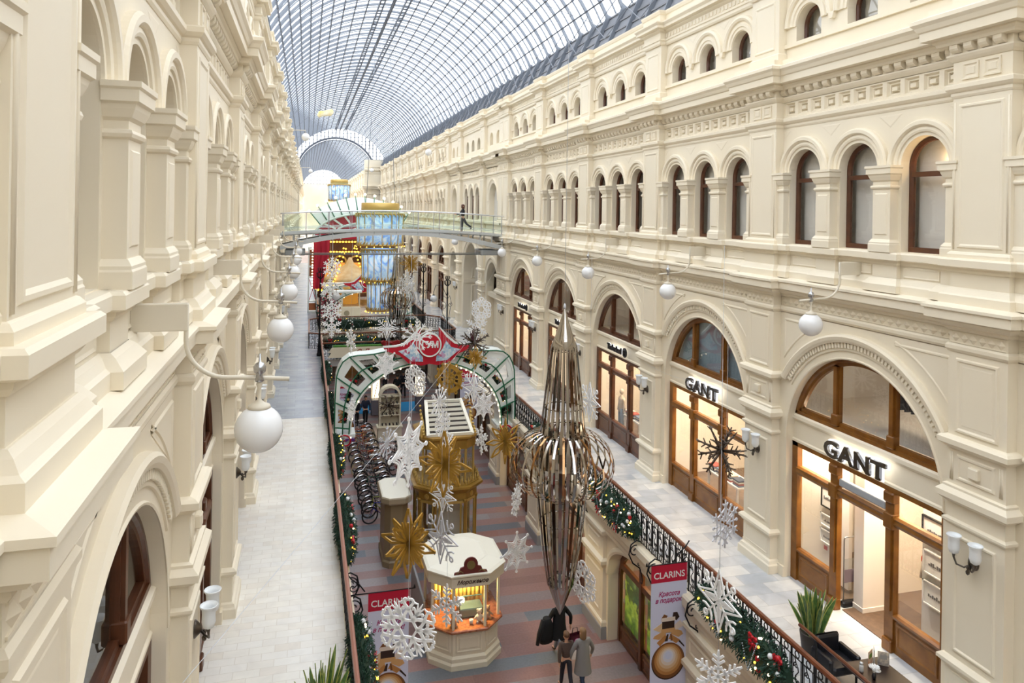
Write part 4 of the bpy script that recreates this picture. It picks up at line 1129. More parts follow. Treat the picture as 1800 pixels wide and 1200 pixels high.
for i, (a, b) in enumerate(((.88, 2.25), (-.72, .72), (-2.25, -.88))):
    yc = GY[3] - BAY / 2
    r = thing('poster', ['plain green meadow poster next to the pier in the ground floor window', 'green meadow poster with two figures in the middle of the ground floor window', 'green meadow poster at the near end of the ground floor window'][i], 'poster', (GX + .62, yc, .55), PI / 2, 'green posters in the ground floor window')
    m = MB(); m.box(a + .03, b - .03, -.02, 0, 0, 1.75); m.build('sheet', M_POSTER, r)
    if i == 1:
        for q, c in ((-.2, '#6b3a4c'), (.15, '#8a5a3a')):
            m = MB(); m.prism([(q - .1, .55), (q + .1, .55), (q + .08, 1.0), (q + .05, 1.05), (q - .05, 1.05), (q - .08, 1.0)], .001, .004); m.prism(arc_pts(q, 1.12, .06, 0, 2 * PI, 12)[:-1], .001, .004); m.build('figure', mat('fig' + c, c, .7), r)
        t = text('lettering', 'MONSOON', .17, M_WHITEP, r, (.0, .006, .28), Matrix(((-1, 0, 0), (0, 0, 1), (0, 1, 0))).to_euler(), .001)
mb = MB(); mb.box(9.45, 9.95, Y0, Y1, 0, .545); plain('trim_3', mb, M_WOODD, 'low wooden display ledge inside the ground floor shop windows', 'ledge')
mb = MB(); mb.box(-4.0, -3.9, Y0, Y1, 0, 3.6); plain('wall_ground_back_left', mb, MATS['yellow_wall'], 'warm yellow back wall under the left gallery')

l = bpy.data.lights.new('office_lamp', 'POINT'); l.energy = 14; l.color = (1, .7, .35); l.shadow_soft_size = .06
o = bpy.data.objects.new('office_lamp', l); COL.objects.link(o); o.location = (XR + .22 + .36, bayY(0) - 2.15, 14.15)
lamp('display_fill', (12.12, bayY(0) + 2.0, 7.5), .25, 90, (1, .86, .66), (0, -.7, 0), sy=1.6)  # unseen area light added to brighten the white display wall
# ================================================================ globe lamps on curved arms
M_OPAL = mat('opal_glass', '#f3f3f3', .22, spec=.5)
M_ARM = mat('cream_metal', '#ddd3bf', .4)
M_SILVER = mat('silver_cap', '#b9babd', .25, metal=.9)
M_BRONZE = mat('old_bronze', '#5c544c', .35, metal=.7)
M_IRON = mat('black_iron', '#17181c', .42, metal=.3)
def globe_parts():
    P = []
    arm = [(.30, 12.0), (.30, 11.62)] + [(.30 + .42 * (1 - cos(a)), 11.62 - .40 * sin(a)) for a in [PI / 2 * i / 10 for i in range(1, 11)]] + [(.95, 11.21), (1.32, 11.18)]
    m = MB(); m.tube([(0, o, z) for o, z in arm], .024, 8); P.append(('arm', m, M_ARM))
    m = MB(); m.bbox(-.04, .04, -.22, .32, 11.72, 12.0, .01); P.append(('bracket', m, M_ARM))
    m = MB(); m.lathe([(.0, -.02), (.045, 0), (.05, .03), (.03, .07), (.06, .1), (.065, .15), (.04, .19), (.012, .2), (.012, .28), (0, .29)], 12, (0, 1.02, 11.17)); P.append(('finial', m, M_SILVER))
    m = MB(); m.lathe([(.02, 0), (.035, -.04), (.02, -.08), (.02, -.2), (.06, -.24), (.11, -.26), (.12, -.29), (0, -.29)], 14, (0, 1.02, 11.18)); P.append(('stem', m, M_ARM))
    m = MB(); m.sphere((0, 1.02, 10.67), .245, 28, 18); P.append(('globe', m, M_OPAL))
    return [(n, q.mesh(n, mt)) for n, q, mt in P]
GLP = globe_parts()
# ordinary words for places along the walls
def globe(side, yc, label):
    o = thing('globe_lamp', label, 'lamp', (XR if side == 'R' else XL, yc, 0), PI / 2 if side == 'R' else -PI / 2, 'white globe lamps on the %s wall' % ('right' if side == 'R' else 'left'))
    q = {}
    for n, me in GLP: q[n] = link(n, me, q['stem'] if n == 'globe' else o)
for k in range(0, 5):
    globe('R', bayY(k) - .1, 'white globe lamp on a curved arm, right wall, %s' % ['above the open shopfront', 'above the frosted blue lunette', 'above the third shopfront with black letters', 'above the fourth shopfront', 'next before the footbridge end'][k])
globe('R', 53.0, 'white globe lamp on the right wall hidden just under the footbridge')
for k in range(0, 8):
    globe('L', bayYL(k) + .0, 'white globe lamp on a curved arm, left wall, %s' % ['the largest and nearest', 'second from the viewpoint', 'third from the viewpoint', 'fourth from the viewpoint', 'fifth from the viewpoint', 'sixth from the viewpoint', 'seventh from the viewpoint', 'last before the far shops'][k])
for i, (x, y, z, sd) in enumerate([(-.2, 58, 18.3, 'L'), (10.2, 64.63, 18.0, 'R'), (.4, 118, 18.6, 'L'), (9.2, 112, 18.7, 'R')]):
    r = thing('globe_lamp', ['white globe lamp high on the left cornice below the vault', 'white globe lamp high on the right attic beyond the footbridge', 'small far globe lamp high on the left side', 'small far globe lamp high on the right side'][i], 'lamp', (x, y, z), 0, 'high globe lamps')
    m = MB(); m.sphere((0, 0, 0), .3, 20, 12); m.build('globe', M_OPAL, r)
    s = -1 if sd == 'L' else 1
    m = MB(); m.tube([(0, 0, .3), (0, 0, .5), (s * 1.6, 0, .5)], .03, 6); m.build('arm', M_ARM, r)

# ================================================================ twin tulip wall lamps on the pilasters
def sconce_parts():
    P = []
    m = MB(); L = []
    for r, y in ((.13, 0), (.13, .02), (.1, .05), (.06, .09), (0.02, .11)):
        L.append([(r * cos(2 * PI * j / 14) * .85, y, r * sin(2 * PI * j / 14)) for j in range(14)])
    m.loft(L, closed=True, caps=True, smooth=True); P.append(('back_plate', m, M_BRONZE))
    for s in (-1, 1):
        m = MB(); m.tube([(0, .08, -.02), (s * .06, .16, -.08), (s * .16, .22, -.06), (s * .22, .22, .04), (s * .22, .22, .1)], [.018, .016, .016, .018, .028], 8)
        P.append(('arm', m, M_BRONZE))
        m = MB(); m.lathe([(.03, .1), (.075, .13), (.095, .2), (.09, .3), (.095, .38), (.125, .43), (.118, .44), (.085, .38), (.08, .3), (.08, .2), (.03, .14)], 16, (s * .22, .22, 0), caps=False); P.append(('shade', m, M_TULIP))
    m = MB(); m.lathe([(0, -.2), (.03, -.17), (.035, -.13), (.015, -.1), (.03, -.06), (0.01, -.02)], 10, (0, .14, 0)); P.append(('drop', m, M_BRONZE))
    return [(n, q.mesh(n, mt)) for n, q, mt in P]
M_TULIP = mat('tulip_glass', '#f1f3f3', .3)
SCP = sconce_parts()
def sconce(side, yc, label):
    o = thing('wall_lamp', label, 'wall lamp', ((XR - .0) if side == 'R' else XL, yc, 6.92), PI / 2 if side == 'R' else -PI / 2, 'twin tulip wall lamps on the %s pilasters' % ('right' if side == 'R' else 'left'))
    last = o
    for n, me in SCP:
        p_ = link(n, me, last if n == 'shade' else o)
        if n == 'arm': last = p_
for k in range(0, 6):
    sconce('R', YR + PW / 2 + BAY * k, 'bronze twin tulip wall lamp on the right pilaster %s' % ['right of the open doorway', 'between the two shops with chrome letters', 'left of the frosted lunette shop', 'left of the third shop', 'left of the fourth shop', 'next to the footbridge'][k])
sconce('R', 57.1, 'bronze twin tulip wall lamp on the pier behind the deep portal')
for k in range(1, 9):
    sconce('L', YL + PW / 2 + BAY * k, 'bronze twin tulip wall lamp on the left wall, %s' % ['largest, beside the near walkway', 'second along the walkway', 'third along the walkway', 'fourth along the walkway', 'fifth along the walkway', 'sixth along the walkway', 'seventh along the walkway', 'eighth along the walkway'][k - 1])
# ================================================================ wrought iron railings with wooden handrails
M_RAIL = mat('brown_handrail', '#7c4428', .3, noise=('#6b3a22', 4))
M_RAILP = mat('rosy_handrail', '#a06a58', .35)
PANW = BAY / 10
def iron_panel_mesh(w=PANW, h=.94):
    """one panel in the x-z plane, 0..w along x"""
    m = MB(); r = .0125
    def T(pts, rr=r): m.tube([(x, 0, z) for x, z in pts], rr, 4, False, False)
    for x in (0.0, w / 2): m.box(x - .014, x + .014, -.014, .014, 0, h)
    for z in (.03, .2, h - .17, h - .02): m.box(0, w, -.009, .009, z - .008, z + .008)
    q = w / 4
    for c in (q, 3 * q):
        T(spiral(c - .035, .34, .012, .062, -PI / 2, 2.2 * PI, 16)); T(spiral(c + .035, .62, .012, .062, PI / 2, -2.2 * PI, 16))
        T([(c + .027, .34), (c + .045, .42), (c, .48), (c - .045, .54), (c - .027, .62)])
        T(arc_pts(c, .115, .062, 0, 2 * PI, 14)); T(arc_pts(c, h - .095, .06, 0, 2 * PI, 14))
        T([(c - .07, .2), (c - .03, .27)]); T([(c + .07, h - .17), (c + .03, h - .27)])
    for x in (w / 2 - .05, .05, w / 2 + .05, w - .05): T([(x, .2), (x, h - .17)], .009)
    return m.mesh('iron_panel', M_IRON)
ME_IRON = iron_panel_mesh()
def bracket_mesh():
    """scroll console under the gallery edge, in the y-z plane, growing towards +y"""
    m = MB()
    def T(pts, rr): m.tube([(0, y, z) for y, z in pts], rr, 6)
    T([(.0, -.95), (.03, -.8), (.1, -.6), (.3, -.45), (.42, -.2), (.36, .06), (.2, .16), (.05, .1)] , .02)
    T(spiral(.24, -.12, .03, .16, 0, 2.6 * PI, 24), .016)
    T(spiral(.1, -.5, .02, .09, PI, 3.4 * PI, 18), .014)
    T([(.0, -.95), (.02, -1.05), (.06, -1.0)], .014)
    return m.mesh('scroll_bracket', M_IRON)
ME_BRK = bracket_mesh()
def railing(name, label, x, y0, y1, face, mrail, brk):
    r = thing(name, label, 'railing', (x, 0, ZG))
    m = MB(); pr = [(-.045, .95), (-.05, .98), (-.035, 1.02), (0, 1.03), (.035, 1.02), (.05, .98), (.045, .95)]
    m.loft([[(a, y, z) for a, z in pr] for y in (y0, y1)], closed=True, caps=True); m.build('handrail', mrail, r)
    n = int(round((y1 - y0) / PANW))
    for i in range(n): link('iron_panel', ME_IRON, r, (0, y0 + PANW * i, 0), (0, 0, PI / 2))
    for y in brk: link('scroll_bracket', ME_BRK, r, (.0 if face < 0 else 0, y, 0), (0, 0, PI / 2 if face < 0 else -PI / 2))
    return r
BRK = [8.6, 12.0, 15.3, 17.3, 18.4, 22.3, 23.6, 28.6, 29.8, 35.2, 36.3, 41.6]
railing('gallery_railing', 'black scrolled iron railing with brown handrail along the right gallery', RXR, 5.2, 48.1, -1, M_RAIL, BRK)
railing('gallery_railing', 'black scrolled iron railing with rosy handrail along the left gallery', RXL, 5.2, 48.1, 1, M_RAILP, BRK)
railing('gallery_railing', 'far part of the right gallery railing beyond the crossing platform', RXR, 57.0, 96.0, -1, M_RAIL, [])
railing('gallery_railing', 'far part of the left gallery railing beyond the crossing platform', RXL, 57.0, 96.0, 1, M_RAILP, [])

# ================================================================ fir garlands
M_FIR = [mat('fir_dark', '#1c3a2a', .7), mat('fir_mid', '#2b4d38', .7), mat('fir_blue', '#33564c', .7)]
M_RED = mat('red_gloss', '#c01622', .3)
M_WHITEB = mat('white_bauble', '#eceff1', .25)
M_BULB = mat('warm_bulb', '#ffcf5a', .4, emit='#ffc23c', es=3.5)
M_BULBW = mat('white_bulb', '#fff3dd', .4, emit='#ffe9c4', es=3.0)
M_BEAD = mat('silver_bead', '#c9d6dd', .2, metal=.6)
def foliage_mesh(L, seed, ry=.24, rz=.48, n=1500):
    R = random.Random(seed); m = MB(); m.mi = 0
    core = [[(L * u - L / 2, ry * .6 * k * cos(2 * PI * j / 8), rz * .75 * k * sin(2 * PI * j / 8)) for j in range(8)] for u, k in [(i / 10, max(.15, sin(PI * min(.95, max(.05, i / 10))) ** .35)) for i in range(11)]]
    m.loft(core, closed=True, caps=True)
    for i in range(n):
        u = R.random(); x = L * u - L / 2
        k = max(.2, sin(PI * min(.97, max(.03, u))) ** .4)
        a = R.uniform(0, 2 * PI); q = R.uniform(.65, 1.02)
        p = Vector((x, ry * k * q * cos(a), rz * k * q * sin(a)))
        d = Vector((R.uniform(-.8, .8), cos(a) + R.uniform(-.6, .6), sin(a) - .35 + R.uniform(-.6, .6))).normalized()
        ln = R.uniform(.07, .15); s = d.orthogonal().normalized() * .012
        m.mi = R.choice((0, 0, 1, 1, 2))
        e = p + d * ln
        m.add([tuple(p - s), tuple(p + s), tuple(e + s * .6), tuple(e - s * .6)], [(0, 1, 2, 3)])
        s2 = d.cross(s).normalized() * .03; mid = p + d * ln * .5
        m.add([tuple(mid - s2 - d * .02), tuple(mid + s2 + d * .03), tuple(mid + s2 * 1.0 + d * .045), tuple(mid - s2 + d * .0)], [(0, 1, 2, 3)])
    return m.mesh('foliage', M_FIR)
FOL = {}
ms = MB(); ms.sphere((0, 0, 0), 1, 12, 8); ME_BALL = ms.mesh('bauble', M_WHITEB)
ms = MB(); ms.sphere((0, 0, 0), 1, 6, 4); ME_LIGHT = ms.mesh('bulb', M_BULB)
ms = MB()
for s in (-1, 1):
    ms.loft([[(s * .015, 0, -.015), (s * .015, 0, .015), (s * .015, .02, .015), (s * .015, .02, -.015)], [(s * .09, -.02, -.05), (s * .1, 0, .05), (s * .09, .05, .05), (s * .08, .04, -.05)], [(s * .12, .0, -.02), (s * .13, .01, .02), (s * .12, .03, .02), (s * .12, .03, -.02)]], closed=True, caps=True)
    ms.loft([[(0, .01, -.0), (s * .02, .01, 0), (s * .02, .02, 0), (0, .02, 0)], [(s * .06, .02, -.16), (s * .1, .02, -.14), (s * .1, .03, -.14), (s * .06, .03, -.16)]], closed=True, caps=True)
ms.sphere((0, .015, 0), .03, 8, 6)
ME_BOW = ms.mesh('bow', M_RED)
def garland(x, y, z, L, face, label, seed, nball=14, nbulb=26, nbow=3):
    """face: direction (sign of x) the garland bulges towards"""
    r = thing('fir_garland', label, 'garland', (x, y, z), PI / 2 if face < 0 else -PI / 2, 'fir garlands on the gallery railings')
    key = (round(L, 1), seed % 2)
    if key not in FOL: FOL[key] = foliage_mesh(L, seed, n=int(420 * L))
    link('foliage', FOL[key], r)
    R = random.Random(seed)
    def spot(q=1.0):
        u = R.uniform(.04, .96); k = max(.2, sin(PI * u) ** .4); a = R.uniform(-1.1, 1.15)
        return (L * u - L / 2, .24 * k * cos(a) * q, .48 * k * sin(a) * q)
    for i in range(nball):
        o = link('bauble', ME_BALL, r, spot(1.05)); s = R.uniform(.045, .06); o.scale = (s, s, s)
        if i % 3 == 2: set_mat(o, M_RED)
    for i in range(nbulb):
        o = link('bulb', ME_LIGHT, r, spot(1.1)); s = R.uniform(.016, .026); o.scale = (s, s, s)
        if i % 3 == 0: set_mat(o, M_BULBW)
    for i in range(nbow):
        p = spot(1.05); o = link('bow', ME_BOW, r, p, (0, 0, 0), (1.15, 1.15, 1.15))
    for i in range(2):
        u0 = -L * .3 + i * L * .35; m = MB()
        for j in range(26):
            t = j / 25; x_ = u0 + .5 * t; z_ = .34 - 1.15 * (t if t < .6 else .6 - (t - .6) * .9)
            m.sphere((x_, .25, z_), .016, 6, 4)
        m.build('bead_chain', M_BEAD, r)
    return r
GR = [(13.5, 3.3), (20.1, 3.4), (26.4, 3.4), (32.9, 3.4), (39.3, 3.4)]
gl = ['right of the hanging banner', 'just behind the big mirror ornament', 'left of the mirror ornament', 'beside the foot of the carnival arch', 'before the crossing platform']
for i, (y, L) in enumerate(GR):
    garland(RXR - .17, y, ZG + .40, L, -1, 'fir garland with baubles on the right railing, ' + gl[i], 11 + i, 14, 26 if i < 3 else 14)
gl2 = ['nearest, beside the left banner', 'second, above the wall of bicycles', 'third, left of the bicycles', 'fourth, below the carnival arch', 'fifth, short of the crossing platform']
for i, (y, L) in enumerate([(14.0, 3.4), (20.6, 3.7), (26.6, 3.4), (33.0, 3.4), (40.0, 3.4)]):
    garland(RXL + .17, y, ZG + .40, L, 1, 'fir garland with baubles on the left railing, ' + gl2[i], 21 + i, 14, 26 if i < 3 else 14)
# ================================================================ upper footbridge
M_GREYM = mat('grey_metal_light', '#c6c9c9', .4, metal=.2)
M_GREYD = mat('grey_metal_dark', '#a0a4a5', .45, metal=.3)
M_STAIN = mat('stainless', '#e2e4e4', .25, metal=.5)
M_GREEN = glass_mat('green_glass', '#f0f8f3', .08)
BX0, BX1, BYA, BYB = XL + .05, XR - .05, 42.9, 45.0
BM, BH = (BX0 + BX1) / 2, (BX1 - BX0) / 2
def btop(x): return 11.50 + .24 * (1 - ((x - BM) / BH) ** 2)
def bbot(x): return 10.62 + .86 * (1 - ((x - BM) / BH) ** 2)
br = thing('footbridge', 'arched grey steel footbridge with glass parapets high across the hall', 'footbridge', (0, 0, 0))
n = 36; xs = [BX0 + (BX1 - BX0) * i / n for i in range(n + 1)]
m = MB(); m.loft([[(x, BYA + .1, btop(x) - .12), (x, BYB - .1, btop(x) - .12), (x, BYB - .1, btop(x)), (x, BYA + .1, btop(x))] for x in xs], closed=True, caps=True); m.build('deck', M_GREYM, br)
for y in (BYA, BYB - .1):
    m = MB(); m.loft([[(x, y, max(bbot(x), btop(x) - .42) if False else bbot(x)), (x, y + .1, bbot(x)), (x, y + .1, bbot(x) + .26), (x, y, bbot(x) + .26)] for x in xs], closed=True, caps=True)
    m.loft([[(x, y - .03, btop(x) - .06), (x, y + .12, btop(x) - .06), (x, y + .12, btop(x) + .06), (x, y - .03, btop(x) + .06)] for x in xs], closed=True, caps=True)
    for i in range(2, n - 1, 2):
        x = xs[i]
        if btop(x) - bbot(x) > .3: m.bar((x, y + .05, bbot(x) + .2), (x, y + .05, btop(x)), .05, .05)
        m.box(x - .008, x + .008, y - .008, y, bbot(x), bbot(x) + .26)
    m.build('girder', M_GREYM, br)
m = MB(); m.loft([[(x, BYA + .1, bbot(x) + .2), (x, BYB - .1, bbot(x) + .2)] for x in xs], closed=False); m.build('soffit', M_GREYD, br)
npan = 10
for y in (BYA + .02, BYB - .02):
    m = MB(); m.tube([(x, y, btop(x) + 1.13) for x in xs], .035, 8); m.build('handrail', M_STAIN, br)
    m = MB()
    for q in (.22, .3): m.tube([(x, y + .04, btop(x) + q) for x in xs], .012, 6)
    m.build('foot_rail', M_STAIN, br)
    for i in range(npan + 1):
        x = BX0 + .12 + (BX1 - BX0 - .24) * i / npan
        m = MB(); m.box(x - .02, x + .02, y - .03, y + .01, btop(x) - .2, btop(x) + 1.12); m.build('post', M_GREYD, br)
        if i < npan:
            x2 = BX0 + .12 + (BX1 - BX0 - .24) * (i + 1) / npan; k = 5
            m = MB(); m.loft([[(x + .05 + (x2 - x - .1) * j / k, y - .015, btop(x + (x2 - x) * j / k) + .1), (x + .05 + (x2 - x - .1) * j / k, y - .015, btop(x + (x2 - x) * j / k) + 1.05)] for j in range(k + 1)], closed=False); m.build('glass_panel', M_GREEN, br)
for z, y in ((10.42, 43.2), (10.26, 44.6)):
    m = MB(); m.tube([(BX0, y, z), (BX1, y, z)], .03, 6); m.build('tie_rod', M_GREYD, br)
for x in (BX1 - .8, BX0 + .8):
    m = MB(); m.bbox(x - .55, x + .55, BYA + .2, BYB - .2, 10.3, 10.62, .05); m.build('bearing', M_GREYD, br)
# ================================================================ crossing platform on the gallery level
M_CREAMP = mat('cream_paint', '#e9dfc6', .45)
M_CREAMR = mat('cream_roof', '#f4f0e0', .45)
M_GOLD = mat('gold_paint', '#b08a3e', .38, metal=.25, noise=('#9c7730', 3))
M_GOLDB = mat('gold_bright', '#d2b164', .32, metal=.3)
M_GRANITE = mat('orange_granite', '#b5714a', .25, noise=('#8e4f33', 12))
M_GREENP = mat('green_paint', '#1f6b4a', .4)
M_REDP = mat('red_paint', '#c3102b', .4)
M_WHITEG = mat('white_plastic', '#eef3ee', .3)
mb = MB(); mb.box(.9, 9.0, 45.3, 48.8, 3.55, ZG); tag(mb.build('floor_crossing', M_GREYMARBLE), 'marble crossing linking both galleries before the dark railed opening', 'floor', None, 'structure')
mb = MB(); mb.box(.9, 9.0, 56.1, 60.5, 3.3, ZG); mb.sweep([(9.0, 56.1), (.9, 56.1)], [(-.05, 3.3), (.1, 3.4), (.1, 3.6), (.18, 3.7), (.18, 3.9), (-.05, 3.95)], False); tag(mb.build('floor_crossing', M_WALL), 'cream edged far crossing behind the opening', 'floor', None, 'structure')
def rail_line(label, pts, ygar=None):
    r = thing('platform_railing', label, 'railing', (0, 0, ZG), 0, 'railings round the crossing')
    for a, b in zip(pts[:-1], pts[1:]):
        d = Vector((b[0] - a[0], b[1] - a[1], 0)); L = d.length; ang = math.atan2(d.y, d.x)
        m = MB(); m.bar((a[0], a[1], .99), (b[0], b[1], .99), .1, .07); m.build('handrail', M_RAIL, r)
        n = max(1, round(L / PANW)); k = L / n
        for i in range(n):
            o = link('iron_panel', ME_IRON, r, (a[0] + d.x * i / n, a[1] + d.y * i / n, 0), (0, 0, ang)); o.scale = (k / PANW, 1, 1)
    return r
rail_line('dark railing with brown handrail along the near side of the crossing', [(1.0, 45.35), (8.9, 45.35)])
rail_line('dark railing on the far side of the crossing, at the opening', [(.24, 49.2), (.95, 48.75), (8.9, 48.75), (9.8, 49.3)])
rail_line('short boxed railing standing out on the left walkway', [(.24, 49.2), (.24, 55.2), (1.2, 56.0)])
rail_line('boxed railing curving along the right walkway beside the opening', [(9.8, 49.3), (9.8, 54.9), (8.8, 56.2)])
rail_line('far railing behind the hanging blue lanterns', [(1.2, 56.1), (8.8, 56.1)])
for i, (x, y, L) in enumerate([(3.0, 45.15, 3.2), (6.6, 45.15, 3.6), (3.2, 55.9, 3.6), (6.6, 55.9, 3.4), (3.0, 48.5, 3.4)]):
    g = garland(x, y, ZG + .46, L, -1, ['lit fir garland on the near left half of the crossing railing', 'lit fir garland on the near right half of the crossing railing', 'lit fir garland on the far railing left of the blue lanterns', 'lit fir garland on the far railing under the blue lanterns', 'fir garland on the second crossing railing'][i], 41 + i, 8, 18, 2)
    g.rotation_euler = (0, 0, PI); g['group'] = 'fir garlands on the crossing'
# sign board hung on the crossing railing
r = thing('sign_board', 'long cream sign board with red script and green top below the crossing railing', 'sign', (3.25, 44.85, 4.14))
m = MB(); m.prism([(-1.95, .32), (-1.7, .62), (1.9, .62), (1.9, 0), (-1.95, 0), (-1.75, .3)], -.05, .02); m.build('board', M_CREAMP, r)
m = MB(); m.box(-1.65, 1.88, -.04, .24, .62, .70); m.build('grass_top', mat('grass_green', '#4f8a2c', .8, noise=('#3a6f1f', 20)), r)
text('lettering', 'С Днем', .42, mat('dark_red_ink', '#9c2a24', .5), r, (.45, -.056, .31), R_TXT_F, .004, .004, shear=.3)
m = MB()
for i in range(24):
    a = 2 * PI * i / 24; b = 2 * PI * (i + 1) / 24
    m.bar((2.2 + .42 * cos(a), -.06, .35 + .42 * sin(a)), (2.2 + .42 * cos(b), -.06, .35 + .42 * sin(b)), .03, .05, (0, 1, 0))
for q in (.18, .3):
    for i in range(18):
        a = 2 * PI * i / 18; b = 2 * PI * (i + 1) / 18
        m.bar((2.2 + q * cos(a), -.06, .35 + q * sin(a)), (2.2 + q * cos(b), -.06, .35 + q * sin(b)), .02, .035, (0, 1, 0))
m.build('medallion', mat('terracotta_red', '#b0593f', .5), r)
o = thing('ribbon_bow', 'big dark red ribbon bow beside the sign board medallion', 'bow', (4.95, 44.75, 4.95)); q = link('ribbon', ME_BOW, o, (0, 0, 0), (0, 0, PI), (4.5, 3, 3.4)); set_mat(q, mat('deep_red_ribbon', '#8f1a1f', .5))

# ---------------------------------------------------------------- black lamp posts
def lamp_post(x, y, h, side, label):
    r = thing('lamp_post', label, 'lamp post', (x, y, ZG), 0, 'black scrolled lamp posts at the crossing')
    m = MB(); m.lathe([(.16, 0), (.16, .12), (.12, .2), (.1, .5), (.13, .6), (.08, .7), (.06, 1.2), (.075, 1.3), (.055, 1.4), (.045, h * .7), (.07, h * .72), (.05, h * .76), (.04, h - .7), (.07, h - .65), (.04, h - .55), (.03, h - .1), (0, h)], 12); m.build('pole', M_IRON, r)
    m = MB()
    for k in range(8):
        a = 2 * PI * k / 8; c, s = cos(a), sin(a)
        m.tube([(.04 * c, .04 * s, h - .7), (.2 * c, .2 * s, h - .55), (.22 * c, .22 * s, h - .35), (.12 * c, .12 * s, h - .3)], .02, 5)
        m.tube([(.03 * c, .03 * s, h - .35), (.14 * c, .14 * s, h - .2), (.16 * c, .16 * s, h - .05), (.08 * c, .08 * s, h - .02)], .016, 5)
    m.build('crown', M_IRON, r)
    for s in (side, -side):
        m = MB(); k = 1.0 if s == side else .55
        m.tube([(x_, 0, z_) for x_, z_ in spiral(s * .34 * k, h * .56, .04, .3 * k, 0, s * 2.4 * PI, 24)], .018, 5)
        m.tube([(x_, 0, z_) for x_, z_ in spiral(s * .26 * k, h * .36, .03, .22 * k, PI, PI - s * 2.2 * PI, 20)], .016, 5)
        m.tube([(s * .04, 0, h * .3), (s * .3 * k, 0, h * .42), (s * .5 * k, 0, h * .6), (s * .3 * k, 0, h * .7), (s * .05, 0, h * .66)], .018, 5)
        m.build('scroll', M_IRON, r)
    m = MB(); m.tube([(side * .05, 0, h * .7), (side * .4, 0, h * .86), (side * .8, 0, h * .86), (side * .95, 0, h * .76), (side * .95, 0, h * .70)], .022, 6); m.lathe([(.05, 0), (.1, -.03), (.1, -.08), (0, -.08)], 10, (side * .95, 0, h * .72)); m.build('arm', M_IRON, r)
    m = MB(); m.sphere((side * .95, 0, h * .72 - .28), .24, 18, 12); m.build('globe', M_OPAL, r)
lamp_post(9.36, 50.1, 4.5, -1, 'black scrolled lamp post at the near right corner of the opening')
lamp_post(8.67, 56.45, 4.9, -1, 'black scrolled lamp post at the far right corner of the opening')
lamp_post(.84, 46.66, 5.4, 1, 'black scrolled lamp post at the left end of the crossing')

# ================================================================ carnival arch across the hall
def outline_pts(sc=1.0):
    half = [(3.95, -.4), (3.95, 1.0), (3.9, 2.05), (3.72, 2.55), (3.3, 2.85), (2.5, 2.86), (1.3, 3.06), (0, 3.2)]
    return [(-x, z) for x, z in half] + [(x, z) for x, z in half[::-1][1:]]
def inner_pts():
    n = 24
    return [(-3.35 * cos(PI * i / n), -.4 + 2.9 * sin(PI * i / n) ** .8) for i in range(n + 1)]
def resample(P, n):
    d = [0]
    for a, b in zip(P[:-1], P[1:]): d.append(d[-1] + math.hypot(b[0] - a[0], b[1] - a[1]))
    R = []
    for i in range(n + 1):
        t = d[-1] * i / n; j = 0
        while j < len(d) - 2 and d[j + 1] < t: j += 1
        u = (t - d[j]) / (d[j + 1] - d[j] or 1); R.append((P[j][0] + (P[j + 1][0] - P[j][0]) * u, P[j][1] + (P[j + 1][1] - P[j][1]) * u))
    return R
M_ARCHG = glass_mat('arch_pane', '#e9f1ec', .12, .05, frost=.35)
def floral_mat():
    m = bpy.data.materials.new('floral_print'); m.use_nodes = True; nt = m.node_tree; b = nt.nodes['Principled BSDF']; L = nt.links.new
    tc = nt.nodes.new('ShaderNodeTexCoord'); v = nt.nodes.new('ShaderNodeTexVoronoi'); v.inputs['Scale'].default_value = 9
    L(tc.outputs['Object'], v.inputs['Vector'])
    cr = nt.nodes.new('ShaderNodeValToRGB'); cr.color_ramp.interpolation = 'CONSTANT'; el = cr.color_ramp.elements
    el[0].position = 0; el[0].color = lin('#bcd6e6'); el[1].position = .3; el[1].color = lin('#dfe9ef')
    for p_, c_ in ((.5, '#8fb6d3'), (.68, '#c9a3c6'), (.76, '#d9e6ee'), (.86, '#c4607f'), (.92, '#a9c9dd')):
        e = el.new(p_); e.color = lin(c_)
    sx = nt.nodes.new('ShaderNodeSeparateColor'); L(v.outputs['Color'], sx.inputs[0]); L(sx.outputs[0], cr.inputs['Fac']); L(cr.outputs['Color'], b.inputs['Base Color'])
    return m
M_FLORAL = floral_mat()
